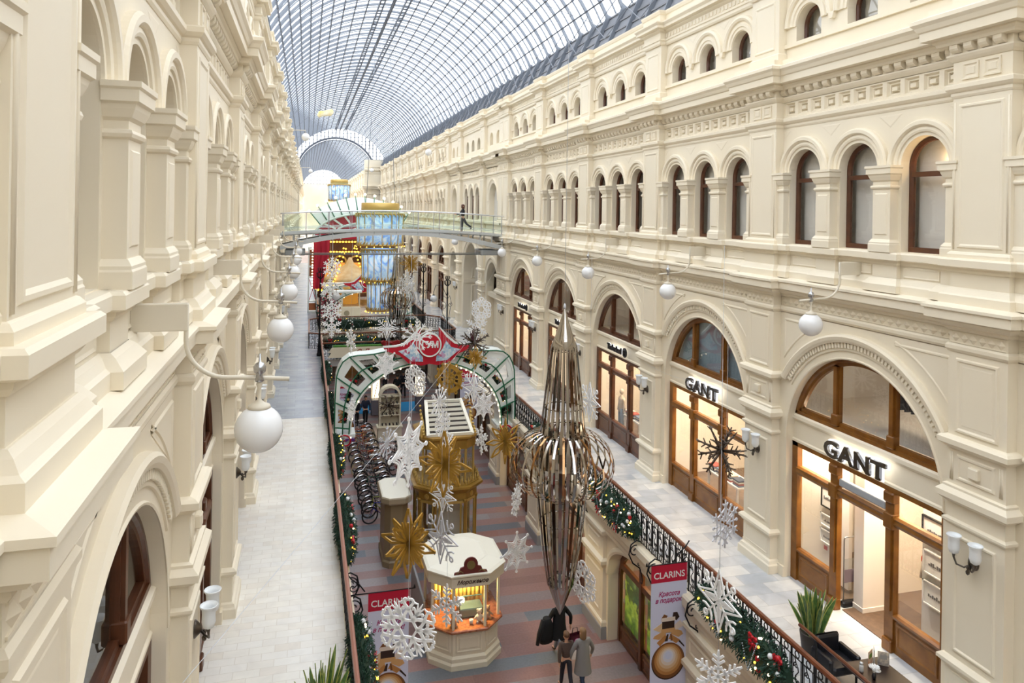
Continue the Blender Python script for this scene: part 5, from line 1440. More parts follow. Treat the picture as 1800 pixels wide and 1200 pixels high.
def carnival_arch(x, y, z, label, garl=True):
    r = thing('carnival_arch', label, 'arch', (x, y, z)); r.scale = (.965, 1, 1)
    O = resample(outline_pts(), 40); I = resample(inner_pts(), 40)
    mid = [((a[0] * .45 + b[0] * .55), (a[1] * .45 + b[1] * .55)) for a, b in zip(O, I)]
    def strip(P, w, y0, y1, m, name):
        q = MB(); q.loft([[(x_ * (1 - 0), y0, z_), (x_, y1, z_), (x_ * (1 - w / 4), y1, z_ - w), (x_ * (1 - w / 4), y0, z_ - w)] for x_, z_ in P], closed=True, caps=True); q.build(name, m, r)
    strip(O, .09, -.06, .9, M_WHITEG, 'outer_band'); strip(I, .1, -.06, .9, M_WHITEG, 'inner_band')
    q = MB(); q.tube([(a, -.07, b) for a, b in O], .03, 5); q.build('outer_line', M_GREENP, r)
    q = MB(); q.tube([(a, -.07, b - .02) for a, b in I], .03, 5); q.build('inner_line', M_GREENP, r)
    q = MB(); q.tube([(a, -.07, b) for a, b in mid], .03, 5); q.build('middle_line', M_GREENP, r)
    for i in range(1, 40, 3):
        if 15 < i < 25: continue
        q = MB(); q.bar((O[i][0], -.05, O[i][1]), (I[i][0], -.05, I[i][1]), .045, .045); q.bar((I[i][0], -.05, I[i][1]), (I[i][0], .85, I[i][1]), .04, .04); q.build('bar', M_GREENP, r)
    for i in range(1, 37, 3):
        j = i + 3
        # white panel with an open window in the middle: four flat strips
        A, B, C, D = O[i], O[j], I[j], I[i]
        def lerp(P, Q, t): return (P[0] + (Q[0] - P[0]) * t, P[1] + (Q[1] - P[1]) * t)
        c = ((A[0] + B[0] + C[0] + D[0]) / 4, (A[1] + B[1] + C[1] + D[1]) / 4)
        i4 = [lerp(P, c, .42) for P in (A, B, C, D)]
        q = MB()
        o4 = [A, B, C, D]
        for k in range(4):
            l = (k + 1) % 4
            q.loft([[(o4[k][0], -.02, o4[k][1]), (o4[l][0], -.02, o4[l][1]), (i4[l][0], -.02, i4[l][1]), (i4[k][0], -.02, i4[k][1])], [(o4[k][0], .02, o4[k][1]), (o4[l][0], .02, o4[l][1]), (i4[l][0], .02, i4[l][1]), (i4[k][0], .02, i4[k][1])]], closed=True, caps=True)
        q.build('panel', M_WHITEG, r)
    for i in range(0, 41, 1):
        if 17 < i < 23 or (i < 17 and i % 3): continue
        o = link('bulb', ME_LIGHT, r, (I[i][0] * .98, -.1, I[i][1] - .1), (0, 0, 0), (.034, .034, .034)); set_mat(o, M_BULBW)
    # curled feet
    for s in (-1, 1):
        q = MB(); P = spiral(s * 3.5, -.62, .04, .34, PI / 2, PI / 2 + s * -1 * 2.6 * PI, 26)
        q.loft([[(a, -.08, b), (a, .3, b), (a + .0, .3, b - .09), (a, -.08, b - .09)] for a, b in P], closed=True, caps=True)
        q.box(s * 3.5 - .38, s * 3.5 + .42, -.1, .9, -.48, -.36); q.build('curl', M_WHITEG, r)
        q = MB(); q.tube([(a, -.1, b - .04) for a, b in P], .035, 5); q.build('curl_line', M_REDP, r)
    # red winged emblem
    def flat(pts, y0, y1, m, name):
        q = MB(); q.prism(pts, y0, y1); q.build(name, m, r)
    for s in (-1, 1):
        wing = [(0, 2.45), (.35, 2.38), (.9, 2.5), (1.3, 2.85), (1.9, 3.05), (2.0, 3.2), (1.5, 3.2), (1.1, 3.3), (.75, 3.62), (.4, 3.95), (.42, 3.5), (.2, 3.0), (0, 2.8)]
        flat([(s * a, b) for a, b in wing], -.32, -.2, M_REDP, 'wing')
        lobe = [(.28, 2.55), (.75, 2.58), (1.15, 2.88), (1.35, 3.02), (.95, 3.12), (.72, 3.4), (.55, 3.05), (.3, 2.75)]
        flat([(s * a, b) for a, b in lobe], -.35, -.3, M_FLORAL, 'floral_inset')
        flat([(s * a, b) for a, b in [(.38, 3.98), (.46, 3.96), (.8, 3.62), (1.15, 3.33), (1.5, 3.25), (2.0, 3.24), (2.0, 3.18), (1.45, 3.19), (1.08, 3.27), (.72, 3.56)]], -.34, -.22, M_WHITEG, 'wing_edge')
    q = MB(); q.prism(arc_pts(0, 3.25, .44, 0, 2 * PI, 28)[:-1], -.42, -.24); q.build('roundel', M_REDP, r)
    q = MB(); q.ring(0, 3.25, [(.44, -.43), (.5, -.43), (.5, -.3), (.44, -.3)], 0, 2 * PI, 28); q.build('roundel_rim', M_WHITEG, r)
    text('lettering', 'ГУМ', .36, M_WHITEG, r, (0, -.43, 3.25), R_TXT_F, .02, .012)
    if garl:
        for s, nm in ((1, 'right'), (-1, 'left')):
            P = [((a[0] * .3 + b[0] * .7), (a[1] * .3 + b[1] * .7)) for a, b in zip(O, I)]
            P = P[25:40] if s > 0 else P[1:16]
            q = MB(); R = random.Random(5)
            for i in range(700):
                u = R.random() * (len(P) - 1.01); k = int(u); t = u - k
                c = Vector((P[k][0] + (P[k + 1][0] - P[k][0]) * t, .45, P[k][1] + (P[k + 1][1] - P[k][1]) * t))
                d = Vector((R.uniform(-1, 1), R.uniform(-1, 1), R.uniform(-1, 1))).normalized(); e = c + d * R.uniform(.1, .24); w = d.orthogonal().normalized() * .02
                q.mi = R.choice((0, 1)); q.add([tuple(c - w), tuple(c + w), tuple(e + w * .5), tuple(e - w * .5)], [(0, 1, 2, 3)])
            q.build('fir_filling', M_FIR, r)
            for i in range(12):
                p = P[min(len(P) - 1, i)]; o = link('bauble', ME_BALL, r, (p[0], .3, p[1] + .08 * (i % 3 - 1)), (0, 0, 0), (.06, .06, .06)); set_mat(o, M_RED if i % 2 else M_GOLDB)
    return r
carnival_arch(5.02, 31.0, 4.1, 'white and green carnival arch with red winged emblem spanning the hall')
carnival_arch(4.9, 63.0, 3.6, 'second similar carnival arch far behind, half hidden by blue lanterns', False)

# ================================================================ ice cream kiosk
def octo(w, y0, y1, c, e=0.0):
    """plan polygon: width w (half), depth y0..y1, chamfer c, grown by e"""
    w += e; y0 -= e; y1 += e; c += e * .4
    return [(-w + c, y0), (w - c, y0), (w, y0 + c), (w, y1 - c), (w - c, y1), (-w + c, y1), (-w, y1 - c), (-w, y0 + c)]
k = thing('kiosk', 'cream octagonal ice cream kiosk with lit glass and orange counter', 'kiosk', (4.62, 20.55, 0))
P0 = lambda e, z: [(x, y, z) for x, y in octo(.98, 0, 2.35, .52, e)]
m = MB(); m.loft([P0(.1, 0), P0(.1, .14), P0(.06, .2), P0(.06, .3), P0(.0, .36), P0(0, 1.02)], closed=True)
q0 = octo(.98, 0, 2.35, .52)
m.build('body', M_CREAMP, k)
for i in range(8):
    a, b = Vector(q0[i] + (0,)), Vector(q0[(i + 1) % 8] + (0,)); L = (b - a).length; ang = math.atan2((b - a).y, (b - a).x)
    f = MB(); f.frame([(.08, .44), (L - .08, .44), (L - .08, .96), (.08, .96)], 0, [(0, 0), (.015, .02), (.045, .02), (.06, .005), (.1, .005), (.12, .015)])
    f2 = MB(); f2.v = [(x, -y, z) for x, y, z in f.v]; f2.f = f.f; f2.m = f.m; f2.s = f.s
    f2.build('panel', M_CREAMP, k, (a.x, a.y, 0), (0, 0, ang))
m = MB(); m.loft([P0(.08, 1.02), P0(.12, 1.06), P0(.12, 1.1), P0(.09, 1.12)], closed=True, caps=True); m.build('counter', M_GRANITE, k)
for i in range(8):
    a, b = q0[i], q0[(i + 1) % 8]
    m = MB(); m.box(a[0] - .035, a[0] + .035, a[1] - .035, a[1] + .035, 1.12, 2.4); m.build('post', M_CREAMP, k)
    m = MB(); m.quad((a[0], a[1], 1.12), (b[0], b[1], 1.12), (b[0], b[1], 2.35), (a[0], a[1], 2.35)); m.build('pane', M_GLASS, k)
m = MB(); m.loft([P0(.12, 2.34), P0(.14, 2.36), P0(.14, 2.62), P0(.18, 2.66), P0(.18, 2.70)], closed=True); m.add(P0(.14, 2.36), [tuple(range(8))]); m.build('fascia', M_CREAMP, k)
m = MB(); m.loft([P0(.18, 2.70), P0(.1, 2.74), P0(-.3, 2.80), P0(-.36, 2.77)], closed=True, caps=True); m.build('roof', M_CREAMR, k)
text('lettering', 'Мороженое', .155, mat('brown_ink', '#4a2b1c', .5), k, (.05, -.15, 2.5), R_TXT_F, .004, .003, shear=.35)
m = MB(); pts = [(-.5, 2.7), (.5, 2.7), (.46, 2.78), (.34, 2.8), (.3, 2.9), (.2, 2.93)] + arc_pts(0, 2.98, .2, -.2, PI + .2, 14) + [(-.2, 2.93), (-.3, 2.9), (-.34, 2.8), (-.46, 2.78)]
m.prism(pts, -.13, -.08); m.build('crest', mat('maroon', '#6d2a24', .45), k)
m = MB(); m.prism(arc_pts(0, 2.97, .12, 0, 2 * PI, 18)[:-1], -.15, -.13); m.tube([(-.42, -.13, 2.76), (-.3, -.13, 2.82), (-.22, -.13, 2.76)], .015, 5); m.tube([(.42, -.13, 2.76), (.3, -.13, 2.82), (.22, -.13, 2.76)], .015, 5); m.build('crest_relief', mat('olive_gold', '#7d6a3c', .4), k)
m = MB()
for j in range(13):
    x = -.78 + 1.56 * j / 12; m.tube([(x, 1.25 + .03 * (j % 2), 1.1), (x, 1.25 + .03 * (j % 2), 2.35)], .07, 6)
m.build('curtain', mat('yellow_curtain', '#f0cf6a', .7), k)
t = thing('ice_cream_display', 'curved glass ice cream display standing inside the cream kiosk', 'display case', (4.8, 21.3, 1.125)); t.scale = (.85, .8, .85)
m = MB(); m.bbox(-.42, .42, -.3, .3, 0, .3, .03); m.build('tub', mat('steel_blue', '#5e7a86', .35, metal=.4), t)
m = MB(); m.loft([[(-.42, -.3, .3), (.42, -.3, .3)], [(-.42, -.22, .5), (.42, -.22, .5)], [(-.42, 0, .6), (.42, 0, .6)], [(-.42, .3, .6), (.42, .3, .6)]], closed=False); m.build('hood', M_GLASS, t)
m = MB(); m.tube([(-.42, -.3, .3), (-.42, -.22, .5), (-.42, 0, .6), (.42, 0, .6), (.42, -.22, .5), (.42, -.3, .3)], .018, 6); m.build('rim', mat('teal_rim', '#3d5a60', .3), t)
for i, (x, y, c, lb) in enumerate([(.35, .18, '#e8dcd0', 'small toy bear figure behind the glass on the right of the kiosk counter'), (.62, .3, '#c9a27c', 'little tan plush toy at the right corner of the kiosk counter'), (-.42, .1, '#b98a6a', 'brown figurine at the left of the kiosk counter'), (.1, .12, '#efe6d8', 'white cup on the kiosk counter')]):
    o = thing('toy' if i < 3 else 'cup', lb, 'toy' if i < 3 else 'cup', (4.62 + x, 20.62 + y, 1.125))
    m = MB()
    if i < 3:
        m.sphere((0, 0, .12), .1, 10, 7, 1.15); m.build('trunk', mat('toy' + c, c, .8), o)
        m = MB(); m.sphere((0, 0, .29), .075, 10, 7)
        for s in (-1, 1): m.sphere((s * .055, 0, .35), .028, 8, 5)
        m.build('head', MATS['toy' + c], o)
        for s in (-1, 1):
            m = MB(); m.tube([(s * .08, 0, .17), (s * .15, -.04, .1)], [.03, .025], 6); m.build('arm', MATS['toy' + c], o)
            m = MB(); m.tube([(s * .05, -.02, .06), (s * .08, -.12, .03)], [.035, .03], 6); m.build('leg', MATS['toy' + c], o)
    else:
        m.lathe([(.05, 0), (.06, .12), (.055, .12), (.045, .01)], 12); m.build('body', M_WHITEP, o)
l = bpy.data.lights.new('kiosk_lamp', 'POINT'); l.energy = 130; l.color = (1, .76, .38); l.shadow_soft_size = .12
o = bpy.data.objects.new('kiosk_lamp', l); COL.objects.link(o); o.location = (4.62, 21.3, 2.2)
for i, (x, y) in enumerate(((-.35, .9), (.35, .9), (0, .5))):
    o = thing('spot_light', 'small warm ceiling spot inside the ice cream kiosk', 'light', (4.62 + x, 20.55 + y, 2.355), 0, 'spots inside the ice cream kiosk'); m = MB(); m.lathe([(0, 0), (.05, 0), (.06, -.04), (.05, -.05)], 10, caps=False); m.build('housing', M_WHITEP, o); m = MB(); m.lathe([(.045, -.04), (0, -.041)], 10, caps=False); m.build('bulb', mat('kiosk_bulb', '#fff0c8', .4, emit='#ffd88a', es=12), o)

# ================================================================ gold pavilion behind it
g = thing('pavilion', 'gold pavilion with glazed lantern and cream louvred roof hatch', 'kiosk', (5.2, 26.6, 0))
P1 = lambda e, z: [(x, y, z) for x, y in octo(1.05, 0, 2.3, .5, e)]
q1 = octo(1.05, 0, 2.3, .5)
m = MB(); m.loft([P1(.08, 0), P1(.08, .25), P1(.02, .3), P1(.02, .5)], closed=True, caps=True); m.build('base', M_GOLD, g)
for i in range(8):
    a, b = q1[i], q1[(i + 1) % 8]
    m = MB(); m.lathe([(.08, 0), (.08, .1), (.055, .14), (.055, 1.75), (.08, 1.8), (.09, 1.9)], 10, (a[0], a[1], .5)); m.build('column', M_GOLD, g)
    m = MB(); m.quad((a[0], a[1], .5), (b[0], b[1], .5), (b[0], b[1], 2.4), (a[0], a[1], 2.4)); m.build('pane', M_GLASS, g)
    d = Vector((b[0] - a[0], b[1] - a[1], 0)); L = d.length; u = d / L
    m = MB()
    for z in (.55, 2.3): m.bar((a[0], a[1], z), (b[0], b[1], z), .06, .1)
    for t in (.14, .86): m.bar(tuple(Vector((a[0], a[1], .5)) + d * t), tuple(Vector((a[0], a[1], 2.35)) + d * t), .05, .05)
    m.build('sash', M_GOLDB, g)
m = MB(); m.loft([P1(-.02, 2.36), P1(.04, 2.38), P1(.04, 2.62), P1(.1, 2.68), P1(.2, 2.78), P1(.24, 2.82), P1(.24, 2.9), P1(.0, 2.94)], closed=True, caps=True); m.build('cornice', M_GOLD, g)
for i in (0, 1, 7):
    a, b = Vector(q1[i] + (0,)), Vector(q1[(i + 1) % 8] + (0,)); c = (a + b) / 2; ang = math.atan2((b - a).y, (b - a).x)
    m = MB(); m.lathe([(.1, 0), (.1, .02), (.07, .03), (.05, .02), (.03, .04), (0, .05)], 16); me = m.mesh('rosette', M_GOLDB)
    nrm = Vector((sin(ang), -cos(ang), 0)); link('rosette', me, g, tuple(c + nrm * .04 + Vector((0, 0, 2.5))), (PI / 2, 0, ang))
# crown railing of little leaves
for i in range(8):
    a, b = Vector(octo(1.05, 0, 2.3, .5, .1)[i] + (2.92,)), Vector(octo(1.05, 0, 2.3, .5, .1)[(i + 1) % 8] + (2.92,)); n = max(3, int((b - a).length / .13)); m = MB()
    m.bar(tuple(a + Vector((0, 0, .03))), tuple(b + Vector((0, 0, .03))), .03, .03)
    for j in range(n):
        p = a + (b - a) * (j + .5) / n; hgt = .3 if j % 2 else .22
        m.tube([tuple(p), tuple(p + Vector((0, 0, hgt * .6))), tuple(p + Vector((0, 0, hgt)))], [.02, .04, .006], 5); m.sphere(tuple(p + Vector((0, 0, hgt + .02))), .022, 6, 4)
    m.build('crown_railing', M_GOLDB, g)
P2 = lambda e, z: [(x, y, z) for x, y in octo(.95, .15, 2.15, .38, e)]
q2 = octo(.95, .15, 2.15, .38)
for i in range(8):
    a, b = q2[i], q2[(i + 1) % 8]
    m = MB(); m.lathe([(.05, 0), (.04, .05), (.04, 1.2), (.06, 1.25)], 8, (a[0], a[1], 2.94)); m.build('column', M_GOLDB, g)
    m = MB(); m.quad((a[0], a[1], 2.94), (b[0], b[1], 2.94), (b[0], b[1], 4.2), (a[0], a[1], 4.2)); m.build('pane', M_GLASS, g)
for x in (-.28, .35):
    m = MB(); m.lathe([(.035, 0), (.035, 1.25)], 8, (x, .15, 2.94)); m.build('mullion', M_GOLDB, g)
m = MB(); m.loft([P2(.02, 4.18), P2(.06, 4.2), P2(.06, 4.5), P2(.12, 4.56), P2(.2, 4.62), P2(.2, 4.68), P2(-.05, 4.7)], closed=True, caps=True); m.build('upper_cornice', M_GOLD, g)
m = MB()
yA, yB, zA, zB = .2, 1.75, 4.72, 5.55
m.loft([[(-.82, yA, zA), (.82, yA, zA), (.82, 2.1, zA), (-.82, 2.1, zA)], [(-.68, yB, zB), (.68, yB, zB), (.68, 2.05, zB), (-.68, 2.05, zB)]], closed=True)
m.build('hatch_core', mat('hatch_dark', '#241a10', .7), g)
def hp(u, v, off=.03): 
    hw = .82 + (.68 - .82) * v; y = yA + (yB - yA) * v; z = zA + (zB - zA) * v
    n = Vector((0, -(zB - zA), yB - yA)).normalized()
    return Vector((u * hw, y, z)) + n * off
m = MB()
for u in (-1, 1): m.bar(tuple(hp(u, -.03)), tuple(hp(u, 1.03)), .12, .1, (0, 0, 1))
for v in (0, 1.0): m.bar(tuple(hp(-1, v)), tuple(hp(1, v)), .12, .1, (0, 0, 1))
m.build('hatch_frame', M_CREAMR, g)
for v in (.16, .3, .44, .58, .72, .87):
    m = MB(); m.bar(tuple(hp(-.96, v, .04)), tuple(hp(.96, v, .04)), .015, .11, (0, .3, 1)); m.build('louvre', M_CREAMR, g)
for s in (-1, 1):
    m = MB(); m.tube([(s * .95, .4, 4.7), (s * .9, .7, 4.85), (s * .95, 1.2, 5.3)], .05, 6)
    for j in range(9): m.sphere((s * (.96), .3 + j * .13, 4.75 + .05 * j + .006 * j * j), .05, 6, 5)
    m.build('side_scroll', M_GOLDB, g)
m = MB(); m.lathe([(.05, 0), (.06, .1), (.03, .2), (.05, .3), (.0, .55)], 8, (-1.05, .3, 4.6)); m.build('finial', M_GOLDB, g)
m = MB(); m.bbox(-.55, .7, .8, 1.6, .5, 1.7, .05); m.prism([(-.5, 1.7), (.7, 1.7), (.2, 2.1)], .85, 1.5); m.build('display_block', M_CREAMR, g)
k2 = thing('kiosk', 'grey brown kiosk with white lid top left of the gold pavilion', 'kiosk', (3.3, 26.9, 0))
P3 = lambda e, z: [(x, y, z) for x, y in octo(.42, 0, 1.9, .2, e)]
m = MB(); m.loft([P3(.05, 0), P3(.05, .2), P3(0, .25), P3(0, 2.3)], closed=True); m.build('body', mat('taupe_paint', '#8b7a5e', .45), k2)
m = MB(); m.loft([P3(.05, 2.3), P3(.1, 2.35), P3(.1, 2.55), P3(.05, 2.58)], closed=True, caps=True); m.build('lid', M_CREAMR, k2)
m = MB(); m.loft([P3(.1, 2.3), P3(.13, 2.36), P3(.13, 2.52), P3(.1, 2.56)], closed=True); m.build('lid_band', mat('taupe_light', '#a5977e', .45), k2)
# grey side screen between the two kiosks
t = thing('partition_screen', 'grey panel screen leading back from the ice cream kiosk', 'screen', (3.55, 23.2, 0)); m = MB(); m.bbox(-.04, .04, -1.3, 1.3, .05, 1.3, .02); m.build('panel', mat('grey_laminate', '#8f8f92', .4), t)
for y in (-1.1, 1.1):
    m = MB(); m.bbox(-.12, .12, y - .05, y + .05, 0, .06, .01); m.build('foot', M_GREYD, t)

# ================================================================ display cabinet, lit show pillars, carpet
c = thing('display_cabinet', 'cream arched display cabinet with shelves of shoes behind the bicycles', 'cabinet', (4.65, 42.0, 0))
m = MB(); m.bbox(-.66, .66, -.3, .3, 0, .75, .02); m.box(-.72, .72, -.36, .36, .72, .8); m.build('base', M_CREAMP, c)
m = MB(); m.box(-.6, -.52, -.28, .28, .8, 2.5); m.box(.52, .6, -.28, .28, .8, 2.5); m.box(-.6, .6, .2, .28, .8, 2.5); m.ring(0, 2.45, [(.5, -.28), (.62, -.28), (.62, .28), (.5, .28)], 0, PI, 18); m.build('frame', M_CREAMP, c)
for z in (.8, 1.4, 2.0, 2.45):
    m = MB(); m.box(-.52, .52, -.26, .2, z, z + .04); m.build('shelf', M_CREAMP, c)
def shoe_mesh(m_):
    m = MB()
    L = []
    for y, w, h in ((-.13, .025, .03), (-.11, .04, .05), (-.05, .045, .07), (.02, .04, .1), (.09, .037, .11), (.12, .03, .1)):
        L.append([(w * cos(2 * PI * j / 10), y, h * .5 + h * .5 * sin(2 * PI * j / 10)) for j in range(10)])
    m.loft(L, closed=True, caps=True, smooth=True); return m.mesh('shoe', m_)
ME_SHOE = [shoe_mesh(mat('black_leather', '#1d1b1d', .35)), shoe_mesh(mat('brown_leather', '#4a3226', .4))]
for zi, z in enumerate((.845, 1.445, 2.045)):
    for i in range(5):
        o = link('shoe', ME_SHOE[(i + zi) % 2], None, (4.65 - .4 + .2 * i, 41.88, z)); tag(o, '%s shoe %s on the %s shelf of the cream cabinet' % (['dark', 'brown'][(i + zi) % 2], ['at the left end', 'second from left', 'in the middle', 'second from right', 'at the right end'][i], ['bottom', 'middle', 'top'][zi]), 'shoe', 'shoes in the cream cabinet')
for i, (x, y) in enumerate(((4.35, 47.3), (7.2, 47.7))):
    t = thing('show_pillar', ['tall lit glass show pillar left of the strolling couple', 'tall lit glass show pillar right of the strolling couple'][i], 'display case', (x, y, 0))
    m = MB(); m.bbox(-.28, .28, -.28, .28, 0, .95, .02); m.build('base', mat('grey_violet', '#77737c', .5), t)
    m = MB()
    for sx in (-1, 1):
        for sy in (-1, 1): m.box(sx * .25 - .025, sx * .25 + .025, sy * .25 - .025, sy * .25 + .025, .95, 2.3)
    m.box(-.28, .28, -.28, .28, 2.25, 2.35); m.build('frame', M_CREAMP, t)
    m = MB(); m.box(-.24, .24, .2, .24, .98, 2.25); m.build('light_back', mat('lit_panel', '#fff2d8', .5, emit='#ffeecb', es=2.2), t)
    m = MB(); m.bar((-.1, 0, 1.0), (.1, 0, 2.0), .04, .04); m.build('exhibit', mat('gold_stick', '#b08a4a', .4), t)
mb = MB(); mb.box(2.2, 7.6, 47.6, 49.9, 0.001, .012); tag(mb.build('carpet', mat('azure_carpet', '#1f8fce', .85)), 'bright blue carpet strip on the ground floor beyond the bicycles', 'carpet')

# ================================================================ bicycles
def bicycle_parts():
    P = []
    R0 = .34
    m = MB()
    def wheel(cx):
        w = MB()
        for (rr, tr) in ((R0, .022), (R0 - .03, .012)):
            pts = [(cx + rr * cos(2 * PI * j / 22), 0, R0 + .022 + rr * sin(2 * PI * j / 22)) for j in range(23)]
            w.tube(pts, tr, 5, False)
        w.mi = 1
        for j in range(12):
            a = 2 * PI * j / 12; w.bar((cx, .02 * (-1) ** j, R0 + .022), (cx + (R0 - .03) * cos(a), 0, R0 + .022 + (R0 - .03) * sin(a)), .006, .006, (0, 1, 0))
        w.tube([(cx, -.05, R0 + .022), (cx, .05, R0 + .022)], .025, 8)
        return w
    P.append(('wheel', wheel(-.52), 'tyre')); P.append(('wheel', wheel(.52), 'tyre'))
    f = MB(); bb = (.03, 0, .3); hd0, hd1 = (-.38, 0, .62), (-.34, 0, .86); st = (.17, 0, .86); ra = (.52, 0, .362); fa = (-.52, 0, .362)
    f.tube([hd0, hd1], .02, 6); f.tube([hd0, bb], .018, 6); f.tube([hd1, (.14, 0, .78)], .016, 6); f.tube([bb, st], .016, 6)
    for s in (-1, 1):
        f.tube([bb, (.3, s * .05, .33), (ra[0], s * .05, ra[2])], .01, 5); f.tube([(.14, 0, .76), (ra[0], s * .05, ra[2])], .009, 5); f.tube([hd0, (hd0[0] - .03, s * .05, .58), (fa[0], s * .05, fa[2])], .011, 5)
    P.append(('frame', f, 'frame'))
    h = MB(); h.tube([hd1, (-.33, 0, .98)], .014, 6); h.tube([(-.2, -.3, 1.0), (-.3, -.22, 1.02), (-.36, -.06, 1.0), (-.36, .06, 1.0), (-.3, .22, 1.02), (-.2, .3, 1.0)], .012, 6)
    P.append(('handlebar', h, 'chrome'))
    s = MB(); s.loft([[(-.0, -.02, .93), (-.0, .02, .93), (-.0, .02, .96), (-.0, -.02, .96)], [(.12, -.05, .92), (.12, .05, .92), (.12, .05, .97), (.12, -.05, .97)], [(.27, -.09, .92), (.27, .09, .92), (.27, .08, .98), (.27, -.08, .98)], [(.3, -.06, .93), (.3, .06, .93), (.3, .05, .97), (.3, -.05, .97)]], closed=True, caps=True); s.tube([st, (.18, 0, .93)], .014, 6)
    P.append(('saddle', s, 'saddle'))
    for cx, a0, a1 in ((-.52, .3, 2.3), (.52, .2, 2.7)):
        g_ = MB(); L = []
        for j in range(13):
            a = a0 + (a1 - a0) * j / 12; L.append([(cx + rr * cos(a), w, .362 + rr * sin(a)) for rr, w in ((.375, -.03), (.39, 0), (.375, .03), (.37, 0))])
        g_.loft(L, closed=True, caps=True); P.append(('mudguard', g_, 'chrome'))
    c_ = MB(); c_.lathe([(.09, -.006), (.09, .006)], 14); cc = MB(); cc.v = [(x + .03, z + .05, y + .3) for x, y, z in c_.v]; cc.f = c_.f; cc.m = c_.m; cc.s = c_.s
    cc.bar((.03, .07, .3), (.12, .07, .17), .015, .02); cc.bar((.03, -.07, .3), (-.06, -.07, .43), .015, .02); cc.box(.08, .16, .07, .14, .155, .175); cc.box(-.1, -.02, -.14, -.07, .425, .445)
    P.append(('crank', cc, 'chrome'))
    return P
BP = bicycle_parts()
MB_T = mat('tyre_rubber', '#1c1b1c', .6); MB_TC = mat('cream_tyre', '#cbb894', .6); MB_CH = mat('chrome', '#c9cbd0', .15, metal=1.0)
BIKE_COL = ['#3a3f9a', '#9aa63a', '#2a2a30', '#4a4a55', '#2d3b50', '#2f6b58', '#3d3432', '#24262c', '#5a6470', '#3b2d2b', '#33383f', '#8a2a26', '#28324a', '#a34a2a', '#6d7078', '#b04a3a', '#d9a03a', '#c95a2a', '#3f4652', '#22252b']
BIKE_NAME = ['purple blue', 'lime green', 'black', 'dark grey', 'slate', 'sea green', 'brown black', 'glossy black', 'steel grey', 'dark brown', 'charcoal', 'red', 'navy', 'rust', 'silver grey', 'brick red', 'amber', 'orange', 'blue grey', 'jet black']
MESH_B = []
for n, q, kind in BP:
    mats = [{'tyre': MB_T, 'frame': M_REDP, 'chrome': MB_CH, 'saddle': M_BLACKP}[kind]] + ([MB_CH] if kind == 'tyre' else [])
    MESH_B.append((n, q.mesh(n, mats), kind))
SADC = ['#2a2a2a', '#6b3a22', '#e4e0da', '#b4552d', '#2a2a2a', '#d8cfc4', '#7a4a2c']
for i in range(20):
    y = 31.0 + .62 * i
    r = thing('bicycle', '%s bicycle in the row, %s from the near end' % (BIKE_NAME[i], ['first', 'second', 'third', 'fourth', 'fifth', 'sixth', 'seventh', 'eighth', 'ninth', 'tenth', 'eleventh', 'twelfth', 'thirteenth', 'fourteenth', 'fifteenth', 'sixteenth', 'seventeenth', 'eighteenth', 'nineteenth', 'twentieth'][i]), 'bicycle', (3.18 + .02 * (i % 3) - .012 * i, y, 0), .32 + .04 * ((i * 7) % 3 - 1), 'bicycles parked in a row')
    for n, me, kind in MESH_B:
        o = link(n, me, r)
        if kind == 'frame': set_mat(o, mat('bike' + BIKE_COL[i], BIKE_COL[i], .25, coat=.3))
        if kind == 'saddle': set_mat(o, mat('saddle' + SADC[i % 7], SADC[i % 7], .6))
        if n == 'wheel' and 8 <= i <= 17 and i % 2: set_mat(o, MB_TC)
for i in range(4):
    r = thing('bicycle', ['red wheeled bicycle', 'dark green bicycle', 'white bicycle', 'black bicycle'][i] + ' in the second short row, %s' % ['nearest the spider web snowflake', 'behind the red wheeled one', 'third in that row', 'last in that row'][i], 'bicycle', (4.75, 36.5 + .7 * i, 0), -2.6, 'bicycles in the second row')
    for n, me, kind in MESH_B:
        o = link(n, me, r)
        if kind == 'frame': set_mat(o, mat('bike2%d' % i, ['#a8322c', '#2c5a44', '#d9dbd8', '#26272b'][i], .3))
# ================================================================ paper snowflakes and gold stars hung through the hall
M_FLAKE = mat('white_flake', '#ffffff', .6)
M_SILV = mat('silver_flake', '#dcdde4', .45)
M_GFL = mat('gold_flake', '#bb8f38', .38, metal=.35)
M_BRZ = mat('bronze_twig', '#54463a', .4, metal=.4)
TH = .022
def stroke(m, p, q, w, w2=None):
    w2 = w if w2 is None else w2
    dx, dz = q[0] - p[0], q[1] - p[1]; l = math.hypot(dx, dz) or 1; nx, nz = -dz / l, dx / l
    m.prism([(p[0] + nx * w / 2, p[1] + nz * w / 2), (p[0] - nx * w / 2, p[1] - nz * w / 2), (q[0] - nx * w2 / 2, q[1] - nz * w2 / 2), (q[0] + nx * w2 / 2, q[1] + nz * w2 / 2)], -TH / 2, TH / 2)
def pol(r, a): return (r * cos(a), r * sin(a))
def circ(m, c, r, w, n=14):
    m.ring(c[0], c[1], [(r - w / 2, -TH / 2), (r + w / 2, -TH / 2), (r + w / 2, TH / 2), (r - w / 2, TH / 2)], 0, 2 * PI, n, False)
    # close the tube
    L = [[(c[0] + rr * cos(2 * PI * i / n), y, c[1] + rr * sin(2 * PI * i / n)) for rr, y in ((r - w / 2, TH / 2), (r - w / 2, -TH / 2))] for i in range(n + 1)]
    m.loft(L, closed=False)
